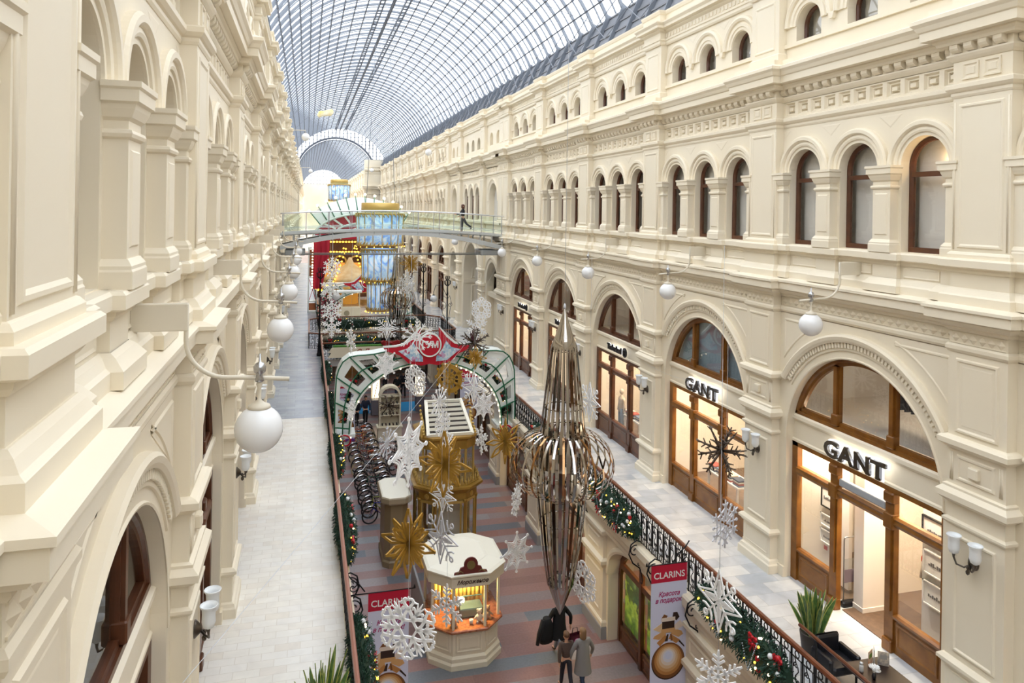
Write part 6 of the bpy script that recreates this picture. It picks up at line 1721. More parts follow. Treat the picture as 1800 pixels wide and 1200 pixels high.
def flake(design):
    m = MB(); o = PI / 2
    if design == 'branch':
        for k in range(6):
            a = o + k * PI / 3; stroke(m, (0, 0), pol(.44, a), .045); stroke(m, pol(.40, a), pol(.5, a), .06, .03)
            for r, l in ((.13, .09), (.23, .14), (.33, .12)):
                for s in (-1, 1):
                    p = pol(r, a); q = pol(l, a + s * PI / 3.4); stroke(m, p, (p[0] + q[0], p[1] + q[1]), .04)
        for k in range(6): stroke(m, pol(.17, o + k * PI / 3), pol(.17, o + (k + 1) * PI / 3), .03)
    elif design == 'ring':
        for k in range(8):
            a = o + k * PI / 4
            if k % 2 == 0:
                stroke(m, (0, 0), pol(.3, a), .02); 
                for s in (-1, 1):
                    stroke(m, pol(.27, a + s * .28), pol(.5, a), .03, .015); stroke(m, pol(.12, a + s * .39), pol(.33, a), .028); stroke(m, pol(.06, a + s * .39), pol(.22, a), .024)
            else:
                stroke(m, (0, 0), pol(.4, a), .026); circ(m, pol(.44, a), .042, .028)
                for s in (-1, 1):
                    stroke(m, pol(.30, a), pol(.36, a + s * .3), .028); stroke(m, pol(.17, a), pol(.27, a + s * .5), .028); stroke(m, pol(.36, a + s * .3), pol(.42, a + s * .36), .022)
    elif design == 'lattice':
        for k in range(6):
            a = o + k * PI / 3
            for s in (-1, 1): stroke(m, pol(.06, a + s * .8), pol(.42, a + s * .05), .026); stroke(m, pol(.34, a), pol(.44, a + s * .2), .026)
            stroke(m, pol(.3, a), pol(.5, a), .03, .02)
            for r in (.2, .34): stroke(m, pol(r, a), pol(r * .82, a + PI / 6), .026); stroke(m, pol(r, a + PI / 3), pol(r * .82, a + PI / 6), .026)
            stroke(m, pol(.16, a + PI / 6), pol(.38, a + PI / 6), .022); circ(m, pol(.4, a + PI / 6), .025, .02, 8)
    elif design == 'spiky':
        for k in range(12):
            a = o + k * PI / 6; l = .5 if k % 2 == 0 else .42
            stroke(m, (0, 0), pol(l, a), .026)
            for s in (-1, 1):
                for r in ((.26, .36) if k % 2 == 0 else (.3,)):
                    p = pol(r, a); q = pol(.1, a + s * .55); stroke(m, p, (p[0] + q[0], p[1] + q[1]), .022)
        circ(m, (0, 0), .1, .03)
    elif design == 'web':
        for k in range(8):
            a = o + k * PI / 4; b = a + PI / 4
            stroke(m, (0, 0), pol(.45, a), .03); circ(m, pol(.475, a), .024, .022, 10)
            for r, f, w in ((.42, .66, .026), (.35, .68, .015), (.27, .70, .018), (.19, .74, .014)):
                P = []
                for i in range(7):
                    t = i / 6; rr = r * (1 - (1 - f) * (1 - (2 * t - 1) ** 2)); P.append(pol(rr, a + (b - a) * t))
                for p, q in zip(P[:-1], P[1:]): stroke(m, p, q, w)
            for s in (-1, 1): stroke(m, pol(.04, a), pol(.17, a + s * .39), .016)
    elif design == 'ornate':
        for k in range(6):
            a = o + k * PI / 3; h = a + PI / 6
            for s in (-1, 1):
                P = [pol(.15, a + s * .52), pol(.22, a + s * .28), pol(.29, a + s * .06), pol(.35, a - s * .10), pol(.42, a - s * .20), pol(.465, a - s * .16), pol(.47, a - s * .06), pol(.44, a - s * .03)]
                W = [.044, .048, .048, .046, .042, .036, .03, .022]
                for (u, v), (w1, w2) in zip(zip(P[:-1], P[1:]), zip(W[:-1], W[1:])): stroke(m, u, v, w1, w2)
                stroke(m, pol(.43, a - s * .19), pol(.43, a - s * .36), .034, .008)
                Q = [pol(.25, h), pol(.29, h + s * .10), pol(.335, h + s * .20), pol(.35, h + s * .28), pol(.325, h + s * .31), pol(.31, h + s * .25)]
                for u, v in zip(Q[:-1], Q[1:]): stroke(m, u, v, .028, .024)
                stroke(m, pol(.28, h), pol(.44, h + s * .15), .042, .01)
            stroke(m, pol(.15, h), pol(.3, h), .04, .05); stroke(m, pol(.3, h), pol(.47, h), .05, .012)
            stroke(m, pol(.15, h), pol(.15, h + PI / 3), .036); stroke(m, pol(.44, a), pol(.5, a), .04, .02)
    elif design == 'disc':
        circ(m, (0, 0), .36, .13, 28); circ(m, (0, 0), .17, .05, 20)
        for k in range(6):
            a = o + k * PI / 3; stroke(m, (0, 0), pol(.5, a), .05, .07); stroke(m, pol(.1, a + PI / 6), pol(.3, a + PI / 6), .03); circ(m, pol(.45, a + PI / 6), .04, .03)
    elif design == 'star':
        def kite(mm, a, l, w):
            p0, p1, p2, p3 = pol(.05, a), pol(l * .62, a + w), pol(l, a), pol(l * .62, a - w)
            for u, v in ((p0, p1), (p1, p2), (p2, p3), (p3, p0)): stroke(mm, u, v, .035, .03)
        for k in range(8):
            a = o + k * PI / 4; l = .5 if k % 2 == 0 else .40
            kite(m, a, l, .2); stroke(m, (0, 0), pol(.3, a), .05, .03); stroke(m, (0, 0), pol(.3, a + PI / 8), .04, .02)
        h = MB()
        for k in range(8):
            a = o + k * PI / 4
            if k % 4: kite(h, a, .46, .2)
        m.merge(h, Matrix.Rotation(PI / 2, 4, 'Z'))
    elif design == 'twig':
        R = random.Random(3)
        for k in range(14):
            z = 1 - 2 * (k + .5) / 14; t = k * 2.4; d = Vector((math.sqrt(1 - z * z) * cos(t), math.sqrt(1 - z * z) * sin(t), z))
            e = d * .48; m.tube([(0, 0, 0), tuple(d * .25), tuple(e)], [.026, .022, .014], 5)
            for q in (.2, .3, .4):
                s = d.orthogonal().normalized(); s.rotate(Matrix.Rotation(R.uniform(0, 6.28), 3, d))
                for sg in (-1, 1): m.tube([tuple(d * q), tuple(d * (q + .07) + s * sg * .09)], [.016, .010], 5)
    return m
DES = {}
for d_ in ('branch', 'ring', 'lattice', 'spiky', 'web', 'ornate', 'disc', 'star', 'twig'):
    DES[d_] = flake(d_).mesh('sheet', M_FLAKE)
mt_ = MB(); mt_.tube([(0, 0, 0), (0, 0, 3.2)], .003, 4); ME_THREAD = mt_.mesh('thread', mat('thread', '#cfd2d6', .5))
FMAT = {'W': M_FLAKE, 'G': M_GFL, 'S': M_SILV, 'B': M_BRZ}
FL = [
    (1.61, 27.57, 8.17, 0.96, -1.18, 'branch', 'W'),
    (3.29, 31.25, 7.98, 1.00, -0.10, 'ring', 'W'),
    (1.11, 33.93, 10.34, 1.02, 0.52, 'lattice', 'W'),
    (1.00, 32.93, 9.48, 0.98, -0.35, 'branch', 'W'),
    (1.05, 31.87, 8.68, 1.00, 0.28, 'lattice', 'W'),
    (1.03, 30.84, 8.15, 0.88, -0.03, 'branch', 'W'),
    (3.20, 21.94, 9.20, 1.08, -0.15, 'spiky', 'W'),
    (2.64, 25.21, 7.74, 1.00, 0.46, 'web', 'W'),
    (3.46, 23.94, 7.45, 1.03, -0.92, 'ornate', 'W'),
    (4.72, 24.63, 7.30, 1.15, -0.71, 'disc', 'G'),
    (4.05, 22.75, 7.04, 1.10, 0.89, 'spiky', 'W'),
    (3.98, 21.73, 6.62, 0.88, 0.77, 'lattice', 'W'),
    (3.92, 20.71, 6.27, 0.94, 0.92, 'spiky', 'W'),
    (5.30, 23.44, 7.22, 1.11, -0.97, 'ring', 'W'),
    (5.85, 24.32, 6.41, 1.04, 0.44, 'web', 'W'),
    (5.56, 23.36, 5.56, 1.00, -1.34, 'branch', 'W'),
    (1.85, 13.50, 8.56, 1.27, 0.86, 'web', 'W'),
    (3.30, 17.76, 6.81, 1.61, -0.78, 'star', 'G'),
    (3.65, 19.74, 5.25, 0.95, -0.87, 'ring', 'W'),
    (2.07, 14.99, 6.22, 1.41, -0.83, 'star', 'G'),
    (3.11, 16.99, 5.37, 1.22, -1.04, 'ring', 'S'),
    (3.04, 15.76, 4.44, 0.94, -0.76, 'branch', 'W'),
    (1.54, 10.99, 6.76, 0.95, -0.47, 'ornate', 'W'),
    (5.49, 18.82, 3.96, 1.09, 0.40, 'web', 'W'),
    (5.16, 17.77, 5.79, 0.91, 0.97, 'lattice', 'W'),
    (6.67, 17.04, 3.90, 1.06, -1.23, 'ornate', 'W'),
    (6.88, 17.29, 8.25, 1.00, -1.38, 'ring', 'W'),
    (6.10, 9.93, 7.14, 0.96, -1.40, 'ring', 'W'),
    (6.43, 10.46, 5.63, 0.84, -0.55, 'branch', 'W'),
    (7.99, 12.83, 6.93, 0.94, 0.41, 'lattice', 'S'),
    (7.19, 11.71, 8.78, 0.97, -0.55, 'twig', 'B'),
    (6.64, 28.25, 9.12, 0.98, -0.76, 'ornate', 'W'),
    (6.25, 27.32, 8.57, 0.95, -0.53, 'branch', 'W'),
    (5.94, 26.37, 8.14, 1.29, -1.09, 'twig', 'B'),
    (5.78, 25.38, 7.82, 0.84, -0.53, 'star', 'G'),
    (5.78, 21.23, 6.14, 1.35, -1.40, 'star', 'G'),
    (3.74, 34.24, 3.94, 1.10, -0.42, 'twig', 'B'),
    (1.61, 26.53, 5.91, 0.88, 1.14, 'lattice', 'W'),
    (6.53, 48.00, 9.46, 1.55, -0.45, 'star', 'G'),
    (6.20, 47.05, 8.20, 1.88, 0.82, 'lattice', 'W'),
    (2.50, 23.17, 5.72, 1.06, 0.90, 'spiky', 'S'),
]
FLAB = ['white narrow snowflake seen edge-on in front of the cream sign board', 'white eight pointed snowflake with ring tips beside the far mirror ornament', 'topmost white snowflake of the string beside the left lamp post', 'second white snowflake down the string beside the left lamp post', 'third white snowflake down the left string, with fine lattice', 'lowest small white snowflake of the left string above the sign board',
 'white many armed spiky snowflake covering the red emblem', 'white cobweb snowflake over the left half of the carnival arch', 'white curly snowflake hanging in the middle of the carnival arch', 'gold pierced disc snowflake above the louvred roof hatch', 'white spiky snowflake, uppermost in front of the louvred hatch', 'white lattice snowflake, middle one in front of the louvred hatch', 'white narrow spiky snowflake at the lower edge of the louvred hatch',
 'white ring tipped snowflake right of the gold disc', 'white cobweb snowflake right of the roof hatch', 'white branching snowflake half turned beside the pavilion corner', 'big white cobweb snowflake over the bicycles', 'gold spiky star in front of the pavilion glazing', 'white ring tipped snowflake under the gold star of the pavilion', 'big gold star over the striped floor left of the kiosks',
 'silver ring tipped snowflake over the ice cream kiosk roof', 'white branching snowflake in front of the ice cream kiosk glass', 'largest white curly snowflake in front of the left banner', 'white cobweb snowflake over the bare striped floor', 'white narrow lattice snowflake left of the mirror ornament', 'white curly snowflake right of the lower tip of the mirror ornament', 'white ring tipped snowflake right of the upper mirror ornament', 'white ring tipped snowflake before the right garland', 'white branching snowflake at the bottom edge beside the right banner', 'pale silver lattice snowflake over the right gallery floor',
 'bronze twig ball in front of the second chrome letter shop', 'white curly snowflake highest by the niche next to the footbridge pier', 'white branching snowflake just below the curly one by the niche', 'bronze twig ball over the right end of the red emblem', 'small gold star at the right end of the red emblem', 'gold star at the right foot of the carnival arch', 'bronze twig ball in front of the shoe cabinet', 'white edge-on lattice snowflake at the left foot of the arch', 'gold star left of the lamp posts beyond the crossing', 'white lattice snowflake beside the far mirror ornament bulge', 'silver spiky snowflake above the far bicycles']
for (x, y, z, D, rz, ds, c), lab in zip(FL, FLAB):
    r = thing('gold_star' if ds == 'star' else ('twig_ball' if ds == 'twig' else 'snowflake'), lab, 'star' if ds == 'star' else 'snowflake', (x, y, z), rz, 'hanging snowflakes and stars')
    o = link('sheet', DES[ds], r, (0, 0, 0), (0, 0, 0), (D, 1.0 if ds not in ('star', 'twig') else D, D))
    set_mat(o, FMAT[c])
    link('hanging_thread', ME_THREAD, r, (0, 0, D * .48))

# ================================================================ mirror ornaments (icicle shaped, of polished strips)
M_MIRROR = mat('polished_steel', '#b5aea6', .06, metal=1.0)
M_MIRRORB = mat('gold_reflection_steel', '#b98e62', .08, metal=1.0)  # gold reflections put into the colour of some steel hoops
def strip_mesh(prof, w, name='strip', t=.006):
    m = MB(); m.loft([[(r, -w / 2 * k, z), (r, w / 2 * k, z), (r + t, w / 2 * k, z), (r + t, -w / 2 * k, z)] for r, z, k in prof], closed=True, caps=True)
    return m.mesh(name, M_MIRROR)
ST_UP = strip_mesh([(.30, 2.60, .7), (.38, 1.9, .85), (.46, 1.2, 1), (.52, .62, 1)], .062)
ST_LOW = strip_mesh([(.50, .78, 1), (.60, .3, 1.1), (.63, -.1, 1.1), (.58, -.8, 1.05), (.44, -2.0, .9), (.30, -2.85, .7)], .072)
HOOP = strip_mesh([(.50, .66, 1), (.66, .63, 1), (.86, .52, 1), (1.04, .34, 1), (1.16, .08, 1), (1.19, -.15, 1), (1.12, -.4, 1), (.96, -.6, 1), (.76, -.7, 1), (.60, -.72, 1)], .05, 'hoop', .01)
WIDE = [strip_mesh([(.30, 2.60, .7), (.38, 1.9, .85), (.46, 1.2, 1), (.52, .62, 1)], .085), strip_mesh([(.50, .78, 1), (.60, .3, 1.1), (.63, -.1, 1.1), (.58, -.8, 1.05), (.44, -2.0, .9), (.30, -2.85, .7)], .10), strip_mesh([(.50, .66, 1), (.66, .63, 1), (.86, .52, 1), (1.04, .34, 1), (1.16, .08, 1), (1.19, -.15, 1), (1.12, -.4, 1), (.96, -.6, 1), (.76, -.7, 1), (.60, -.72, 1)], .085, 'hoop', .01)]
def spindle(x, y, z, label, top, kit=None):
    up_, low_, hoop_ = kit or (ST_UP, ST_LOW, HOOP)
    r = thing('mirror_ornament', label, 'ornament', (x, y, z), 0, 'mirror ornaments')
    m = MB(); m.lathe([(.005, 3.5), (.03, 3.42), (.12, 3.1), (.22, 2.8), (.31, 2.58), (.30, 2.54)], 20, caps=False); m.build('top_cone', M_MIRROR, r)
    m = MB(); m.lathe([(.31, -2.8), (.29, -2.86), (.2, -3.1), (.1, -3.35), (.01, -3.55)], 20, caps=False); m.build('bottom_cone', M_MIRROR, r)
    m = MB()
    for zz, rr in ((2.5, .31), (1.2, .45), (.7, .51), (-.7, .58), (-1.4, .5), (-2.8, .3)): m.ring(0, 0, [(rr - .02, zz), (rr, zz), (rr, zz + .02), (rr - .02, zz + .02)], 0, 2 * PI, 24, False)
    q = MB(); q.v = [(a, c, b) for a, b, c in m.v]; q.f = m.f; q.m = m.m; q.s = m.s; q.build('ring_band', M_MIRROR, r)
    for i in range(26): link('strip', up_, r, (0, 0, 0), (0, 0, 2 * PI * i / 26))
    for i in range(24): link('strip', low_, r, (0, 0, 0), (0, 0, 2 * PI * (i + .5) / 24))
    for i in range(30):
        o = link('hoop', hoop_, r, (0, 0, 0), (0, 0, 2 * PI * i / 30))
        if i % 3 == 0: set_mat(o, M_MIRRORB)
    m = MB(); m.lathe([(.03, 3.46), (.035, 3.5), (.02, 3.56), (.0, 3.58)], 10); m.tube([(0, 0, 3.55), (0, 0, top)], .006, 5); m.build('hanger', MATS['thread'], r)
spindle(5.72, 16.0, 7.32, 'tall polished mirror strip ornament, biggest and nearest', 18.5)
spindle(5.97, 50.0, 7.05, 'polished mirror strip ornament far behind beside the blue lanterns', 18.5, WIDE)

# ================================================================ blue frosted lantern chandeliers
def frost_mat():
    m = bpy.data.materials.new('blue_frost'); m.cycles.emission_sampling = 'NONE'; m.use_nodes = True; nt = m.node_tree; b = nt.nodes['Principled BSDF']; L = nt.links.new
    tc = nt.nodes.new('ShaderNodeTexCoord'); mp = nt.nodes.new('ShaderNodeMapping'); mp.inputs['Scale'].default_value = (1.1, 1.1, .8)
    nz = nt.nodes.new('ShaderNodeTexNoise'); nz.inputs['Scale'].default_value = 1.1; nz.inputs['Detail'].default_value = 6; nz.inputs['Distortion'].default_value = 2.5
    cr = nt.nodes.new('ShaderNodeValToRGB'); el = cr.color_ramp.elements; el[0].position = .3; el[0].color = lin('#5f93ea'); el[1].position = .68; el[1].color = lin('#e9f1fa')
    e = el.new(.42); e.color = lin('#8fb9ee'); e = el.new(.52); e.color = lin('#bcd9f3')
    L(tc.outputs['Object'], mp.inputs['Vector']); L(mp.outputs[0], nz.inputs['Vector']); L(nz.outputs['Fac'], cr.inputs['Fac']); L(cr.outputs['Color'], b.inputs['Base Color'])
    L(cr.outputs['Color'], b.inputs['Emission Color']); b.inputs['Emission Strength'].default_value = .35; b.inputs['Roughness'].default_value = .4
    return m
M_FROSTB = frost_mat()
def lantern(x, y, z0, label, tiers, topz):
    r = thing('lantern_chandelier', label, 'chandelier', (x, y, 0), 0, 'blue lantern chandeliers')
    for i, (rad, za, zb) in enumerate(tiers):
        m = MB(); m.lathe([(rad * .94, za), (rad, zb)], 28, caps=True); sh = m.build('shade', M_FROSTB, r)
        m = MB()
        for j in range(16):
            a = 2 * PI * j / 16; m.bar((rad * .95 * cos(a), rad * .95 * sin(a), za), (rad * 1.01 * cos(a), rad * 1.01 * sin(a), zb), .05, .05)
        m.build('gold_bars', M_GOLDB, sh)
        for zz, rr in ((za, rad * .96), (zb, rad * 1.02)):
            m = MB(); m.lathe([(rr - .03, zz - .05), (rr + .03, zz - .05), (rr + .05, zz + .05), (rr - .03, zz + .07)], 28, caps=False)
            for j in range(36):
                a = 2 * PI * j / 36; s = 1 if zz == za else -1
                m.tube([(rr * cos(a), rr * sin(a), zz), ((rr + .06) * cos(a + .05), (rr + .06) * sin(a + .05), zz + s * .16), (rr * cos(a + .08), rr * sin(a + .08), zz + s * .26)], [.05, .045, .01], 4)
            m.build('leaf_rim', M_GOLDB, sh)
        for j in range(20):
            a = 2 * PI * j / 20; o = link('bulb', ME_LIGHT, r, ((rad + .08) * cos(a), (rad + .08) * sin(a), za - .1), (0, 0, 0), (.035, .035, .035))
    rad, za, zb = tiers[0]
    m = MB(); m.lathe([(rad * .8, zb + .1), (rad * .8, zb + .75), (rad * .74, zb + .78)], 28, caps=True); m.build('crown_band', M_GOLDB, r)
    m = MB()
    for s in (-1, 1): m.tube([(s * rad * .6, 0, zb + .7), (s * rad * .3, 0, topz)], .02, 5)
    m.build('hanger', M_STEEL, r)
lantern(4.95, 52.5, 0, 'blue frosted three tier lantern chandelier with gold leaf rims over the opening', [(1.65, 10.46, 12.62), (1.26, 8.02, 10.15), (.86, 5.9, 7.92)], 24.5)
lantern(4.5, 112, 0, 'second blue frosted lantern chandelier high in the far hall', [(1.6, 14.0, 16.4), (1.25, 11.4, 13.6)], 24.5)

# ================================================================ banners on scroll brackets
M_BRED = mat('banner_red', '#c00d35', .6); M_BPALE = mat('banner_pale', '#d6d8ee', .6); M_MAG = mat('magenta_ink', '#a3286a', .6); M_PURP = mat('purple_print', '#6a2f8a', .6)
PR = [mat('print_%s' % i, c, .5) for i, c in enumerate(['#2e1810', '#7a4a22', '#b97f45', '#cf9f68', '#dcbd95', '#e3d3c4', '#dcdce6', '#d3d8ec'])]
def banner(x, y, zt, w, h, label, rodx):
    r = thing('banner', label, 'banner', (x, y, zt), 0, 'red topped banners on iron brackets')
    m = MB(); m.box(0, w, -.006, .006, -h, -.02); m.build('cloth', M_BPALE, r)
    m = MB(); m.box(0, w, -.009, .009, -.42, 0); m.build('red_head', M_BRED, r)
    text('lettering', 'CLARINS', .21, M_WHITEP, r, (w / 2, -.012, -.26), R_TXT_F, .001, .003, sx=.98)
    text('script', 'Красота\nв подарок!', .15, M_MAG, r, (w / 2, -.009, -.78), R_TXT_F, .001, .004, shear=.3, sx=.92)
    m = MB(); m.box(0, w, -.008, .008, -h, -h + .14); m.build('purple_foot', M_PURP, r)
    cx, cz, R = w / 2, -2.28, .42
    m = MB(); m.prism([(cx + .02 * 0 + rr * cos(t), cz - .02 + rr * sin(t)) for rr, t in [(R + .012, 2 * PI * j / 36) for j in range(36)]], -.0085, -.006); m.build('ball_outline', PR[0], r)
    for i in range(1, 8):
        q = R * (1 - (i - 1) / 7.6); m = MB(); m.prism([(cx + q * .98 * cos(2 * PI * j / 36), cz + .04 * (i - 1) / 2 + q * sin(2 * PI * j / 36)) for j in range(36)], -.009 - .0006 * i, -.006); m.build('ball_ring', PR[i], r)
    def P(pts, c, y_=-.0135):
        m = MB(); m.prism([(cx + a, cz + b) for a, b in pts], y_, -.006); m.build('ribbon', PR[c], r)
    P([(-.3, .45), (-.08, .62), (.0, .5), (.06, .62), (.3, .45), (.2, .38), (.04, .5), (-.06, .5), (-.22, .36)], 2)
    P([(-.36, .62), (-.1, .72), (-.06, .62), (-.24, .52), (-.4, .56)], 3); P([(.34, .66), (.12, .74), (.06, .62), (.26, .52), (.38, .58)], 3)
    P([(-.4, .78), (-.14, .92), (-.05, .76), (-.2, .68)], 4); P([(.3, .92), (.4, .78), (.2, .7), (.06, .76)], 5)
    P([(-.17, .76), (.15, .76), (.15, .93), (-.17, .93)], 0, -.0145); P([(-.19, .93), (.17, .93), (.17, 1.02), (-.19, 1.02)], 5, -.0145); P([(-.19, .66), (.17, .66), (.17, .76), (-.19, .76)], 3, -.0145)
    P([(-.2, 1.0), (-.12, 1.1), (-.03, 1.06), (-.05, 1.02)], 1); P([(.1, 1.02), (.12, 1.12), (.22, 1.12), (.28, 1.0), (.2, .92)], 0)
    P([(-.1, .46), (-.04, .62), (.0, .62), (-.02, .46)], 0, -.015); P([(.06, .46), (.04, .62), (.08, .62), (.11, .46)], 1, -.015)
    P([(.3, .44), (.42, .3), (.42, .26), (.26, .42)], 0)
    m = MB(); a, b = sorted((rodx - x, (-.12 if rodx > x else w + .12))); m.tube([(a, 0, 0.0), (b, 0, 0.0)], .014, 6)
    e = (-.12 if rodx > x else w + .12); m.lathe([(.03, 0), (.02, .05), (0, .1)], 6, (e, 0, 0)); m.build('rod', M_IRON, r)
    s = 1 if rodx < x else -1; b0 = rodx - x
    m = MB(); m.tube([(b0 + s * q, 0, z_) for q, z_ in [(.02, .5), (.12, .36), (.3, .22), (.42, .05)] ], .016, 5); m.tube([(b0 + p_[0] * s, 0, p_[1] + .16) for p_ in spiral(.16, 0, .02, .12, 0, 2.3 * PI, 18)], .014, 5); m.build('bracket', M_IRON, r)
banner(7.93, 15.85, 4.70, .93, 3.25, 'pale banner with red head and printed gold bauble hanging by the right railing', 8.93)
banner(1.47, 17.0, 4.27, .93, 3.25, 'pale banner with red head behind the largest curly snowflake on the left', .97)
banner(1.45, 36.5, 4.72, .93, 3.0, 'far pale banner with red head seen through the left arch panels', .97)
banner(7.75, 37.5, 4.75, .93, 3.25, 'far pale banner with red head below the right half of the arch', 8.9)

# ================================================================ steel wires
def wire(a, b, label, r_=.0028):
    m = MB(); n = 8
    m.tube([tuple(Vector(a).lerp(Vector(b), i / n) - Vector((0, 0, .25 * sin(PI * i / n)))) for i in range(n + 1)], r_, 5)
    tag(m.build('steel_wire', MATS['thread']), label, 'wire')
wire((-1.2, 4.0, 9.88), (11.1, 44.0, 7.35), 'thin steel wire rising from the lower left across the hall')
wire((5.9, 31.0, 7.3), (11.15, 42.6, 10.2), 'thin steel wire from the arch emblem up to the footbridge pier')
wire((11.2, 23.4, 7.9), (11.2, 18.3, 8.35), 'thin steel wire slung across the frosted lunette')

r = thing('foil_balloon', 'small yellow foil balloon caught high under the glass vault', 'balloon', (1.96, 93.1, 24.5), .3)
m = MB()
m.loft([[(x, ry * cos(2 * PI * j / 10), rz * sin(2 * PI * j / 10) + x * .25) for j in range(10)] for x, ry, rz in ((-1.0, .05, .1), (-.8, .2, .4), (-.3, .25, .35), (.2, .25, .4), (.7, .2, .45), (1.0, .05, .2))], closed=True, caps=True, smooth=True)
m.build('envelope', mat('yellow_foil', '#e8c34a', .3, noise=('#f4ecd0', 1.0)), r)
m = MB(); m.tube([(0, 0, -.3), (.05, .02, -1.4)], .008, 4); m.build('ribbon', MATS['thread'], r)
# ================================================================ fairground beyond the crossing
M_CRIM = mat('crimson', '#b0142f', .7); M_CANOPY = mat('white_canopy', '#eef0f0', .6)
r = thing('carnival_canopy', 'wide white arched canopy with green ribs and round bulbs above the footbridge', 'canopy', (4.6, 66, 0))
cz0, R0, A0 = 7.2, 6.7, .68
n = 30
m = MB(); L = []
for j in range(n + 1):
    t = -A0 + 2 * A0 * j / n; L.append([(q * sin(t), yy, 7.2 + q * cos(t)) for q, yy in ((6.75, 2.2), (6.55, 1.6), (6.0, .6), (5.3, 0), (4.6, 0))])
m.loft(L, closed=False, smooth=True); m.build('cover', M_CANOPY, r)
for j in range(12):
    t = -A0 + 2 * A0 * j / 11
    m = MB(); m.tube([(q * sin(t), yy, 7.2 + q * cos(t)) for q, yy in ((6.95, 2.1), (6.55, 1.55), (6.0, .55), (5.3, -.06), (4.5, -.06))], .05, 5); m.build('rib', M_GREENP, r)
    o = link('bulb', ME_LIGHT, r, (7.05 * sin(t), 2.1, 7.2 + 7.05 * cos(t)), (0, 0, 0), (.13, .13, .13)); set_mat(o, M_BULBW)
r = thing('fan_display', 'crimson fan shaped panel with white spokes seen through the bridge glass', 'panel', (4.7, 65.2, 0))
m = MB(); m.prism([(-4.2, 10.3)] + [(-4.2 * cos(PI / 2 * i / 14), 10.3 + 2.2 * sin(PI / 2 * i / 14)) for i in range(15)] + [(0, 10.3)], 0, .1); m.build('board', M_CRIM, r)
for i in range(6):
    a = PI - PI / 2 * (i + .5) / 6; m = MB(); m.bar((2.9 * cos(a), -.04, 10.3 + 1.5 * sin(a)), (4.2 * cos(a), -.04, 10.3 + 2.2 * sin(a)), .16, .06, (0, 1, 0)); m.build('spoke', M_WHITEG, r)
for q in (1.0, .64, .45):
    m = MB()
    P = [(-4.2 * q * cos(PI / 2 * i / 18), -.05, 10.3 + 2.2 * q * sin(PI / 2 * i / 18)) for i in range(19)]
    m.tube(P, .09 if q > .5 else .05, 5); m.build('arc', M_WHITEG, r)
r = thing('red_drape', 'dark red drape with a row of bulbs hanging on the left below the footbridge', 'drape', (1.25, 62, 0))
m = MB(); L = []
for i in range(13):
    u = i / 12; x0 = -.72 + 1.3 * u; L.append([(x0, .08 * sin(u * 20), 10.6), (x0 * .9, .1 * sin(u * 20), 9.0), (-.72 + .95 * u, .1 * sin(u * 20), 7.6), (-.72 + .7 * u, .08 * sin(u * 20), 6.4)])
m.loft(L, closed=False, smooth=True); m.build('cloth', M_CRIM, r)
for i in range(18):
    o = link('bulb', ME_LIGHT, r, (-.78, -.1, 6.5 + .23 * i), (0, 0, 0), (.06, .06, .06)); set_mat(o, M_BULBW)
r = thing('ticket_tower', 'white frame tower with red lattice standing on the far left gallery', 'tower', (.55, 66, ZG))
for s in (-1, 1):
    for q in (0, .6):
        m = MB(); m.box(s * .35 - .06, s * .35 + .06, q - .06, q + .06, 0, 5.6); m.build('post', M_WHITEG, r)
for z in (0, .9, 3.0, 3.9, 5.5):
    m = MB(); m.box(-.42, .42, -.07, .67, z, z + .12); m.build('rail', M_WHITEG, r)
m = MB()
for a, b in (((-.3, 1.0), (.3, 2.9)), ((.3, 1.0), (-.3, 2.9))): m.bar((a[0], .0, a[1]), (b[0], .0, b[1]), .06, .04)
m.build('lattice', M_REDP, r)
m = MB(); m.box(-.3, .3, .02, .06, .2, .8); m.box(-.3, .3, .3, .34, 3.1, 5.4); m.build('panel', mat('orange_brown_panel', '#b5683c', .6), r)  # panels in one flat orange brown
# carousel
c = thing('carousel', 'golden carousel strung with bulbs behind the crossing', 'carousel', (4.0, 72, 0))
m = MB(); m.lathe([(2.7, 0), (2.7, .5), (2.6, .55)], 24); m.build('platform', M_GOLD, c)
m = MB(); m.lathe([(2.9, 5.2), (3.0, 5.3), (3.0, 5.9), (2.8, 6.0)], 24, caps=False); m.build('rounding_board', M_GOLDB, c)
m = MB(); m.lathe([(2.8, 6.0), (2.2, 6.5), (1.2, 7.1), (.4, 7.7), (.12, 8.3)], 24); m.build('roof', mat('carousel_roof', '#d8b070', .5, noise=('#e9d3a0', 1.2)), c)
m = MB(); m.lathe([(.8, .5), (.8, 5.4)], 16); m.build('core', mat('carousel_core', '#d9a24a', .4, emit='#ffb54d', es=.25), c)
for j in range(10):
    a = 2 * PI * j / 10; m = MB(); m.tube([(2.4 * cos(a), 2.4 * sin(a), .5), (2.4 * cos(a), 2.4 * sin(a), 5.3)], .05, 6); m.build('pole', M_GOLDB, c)
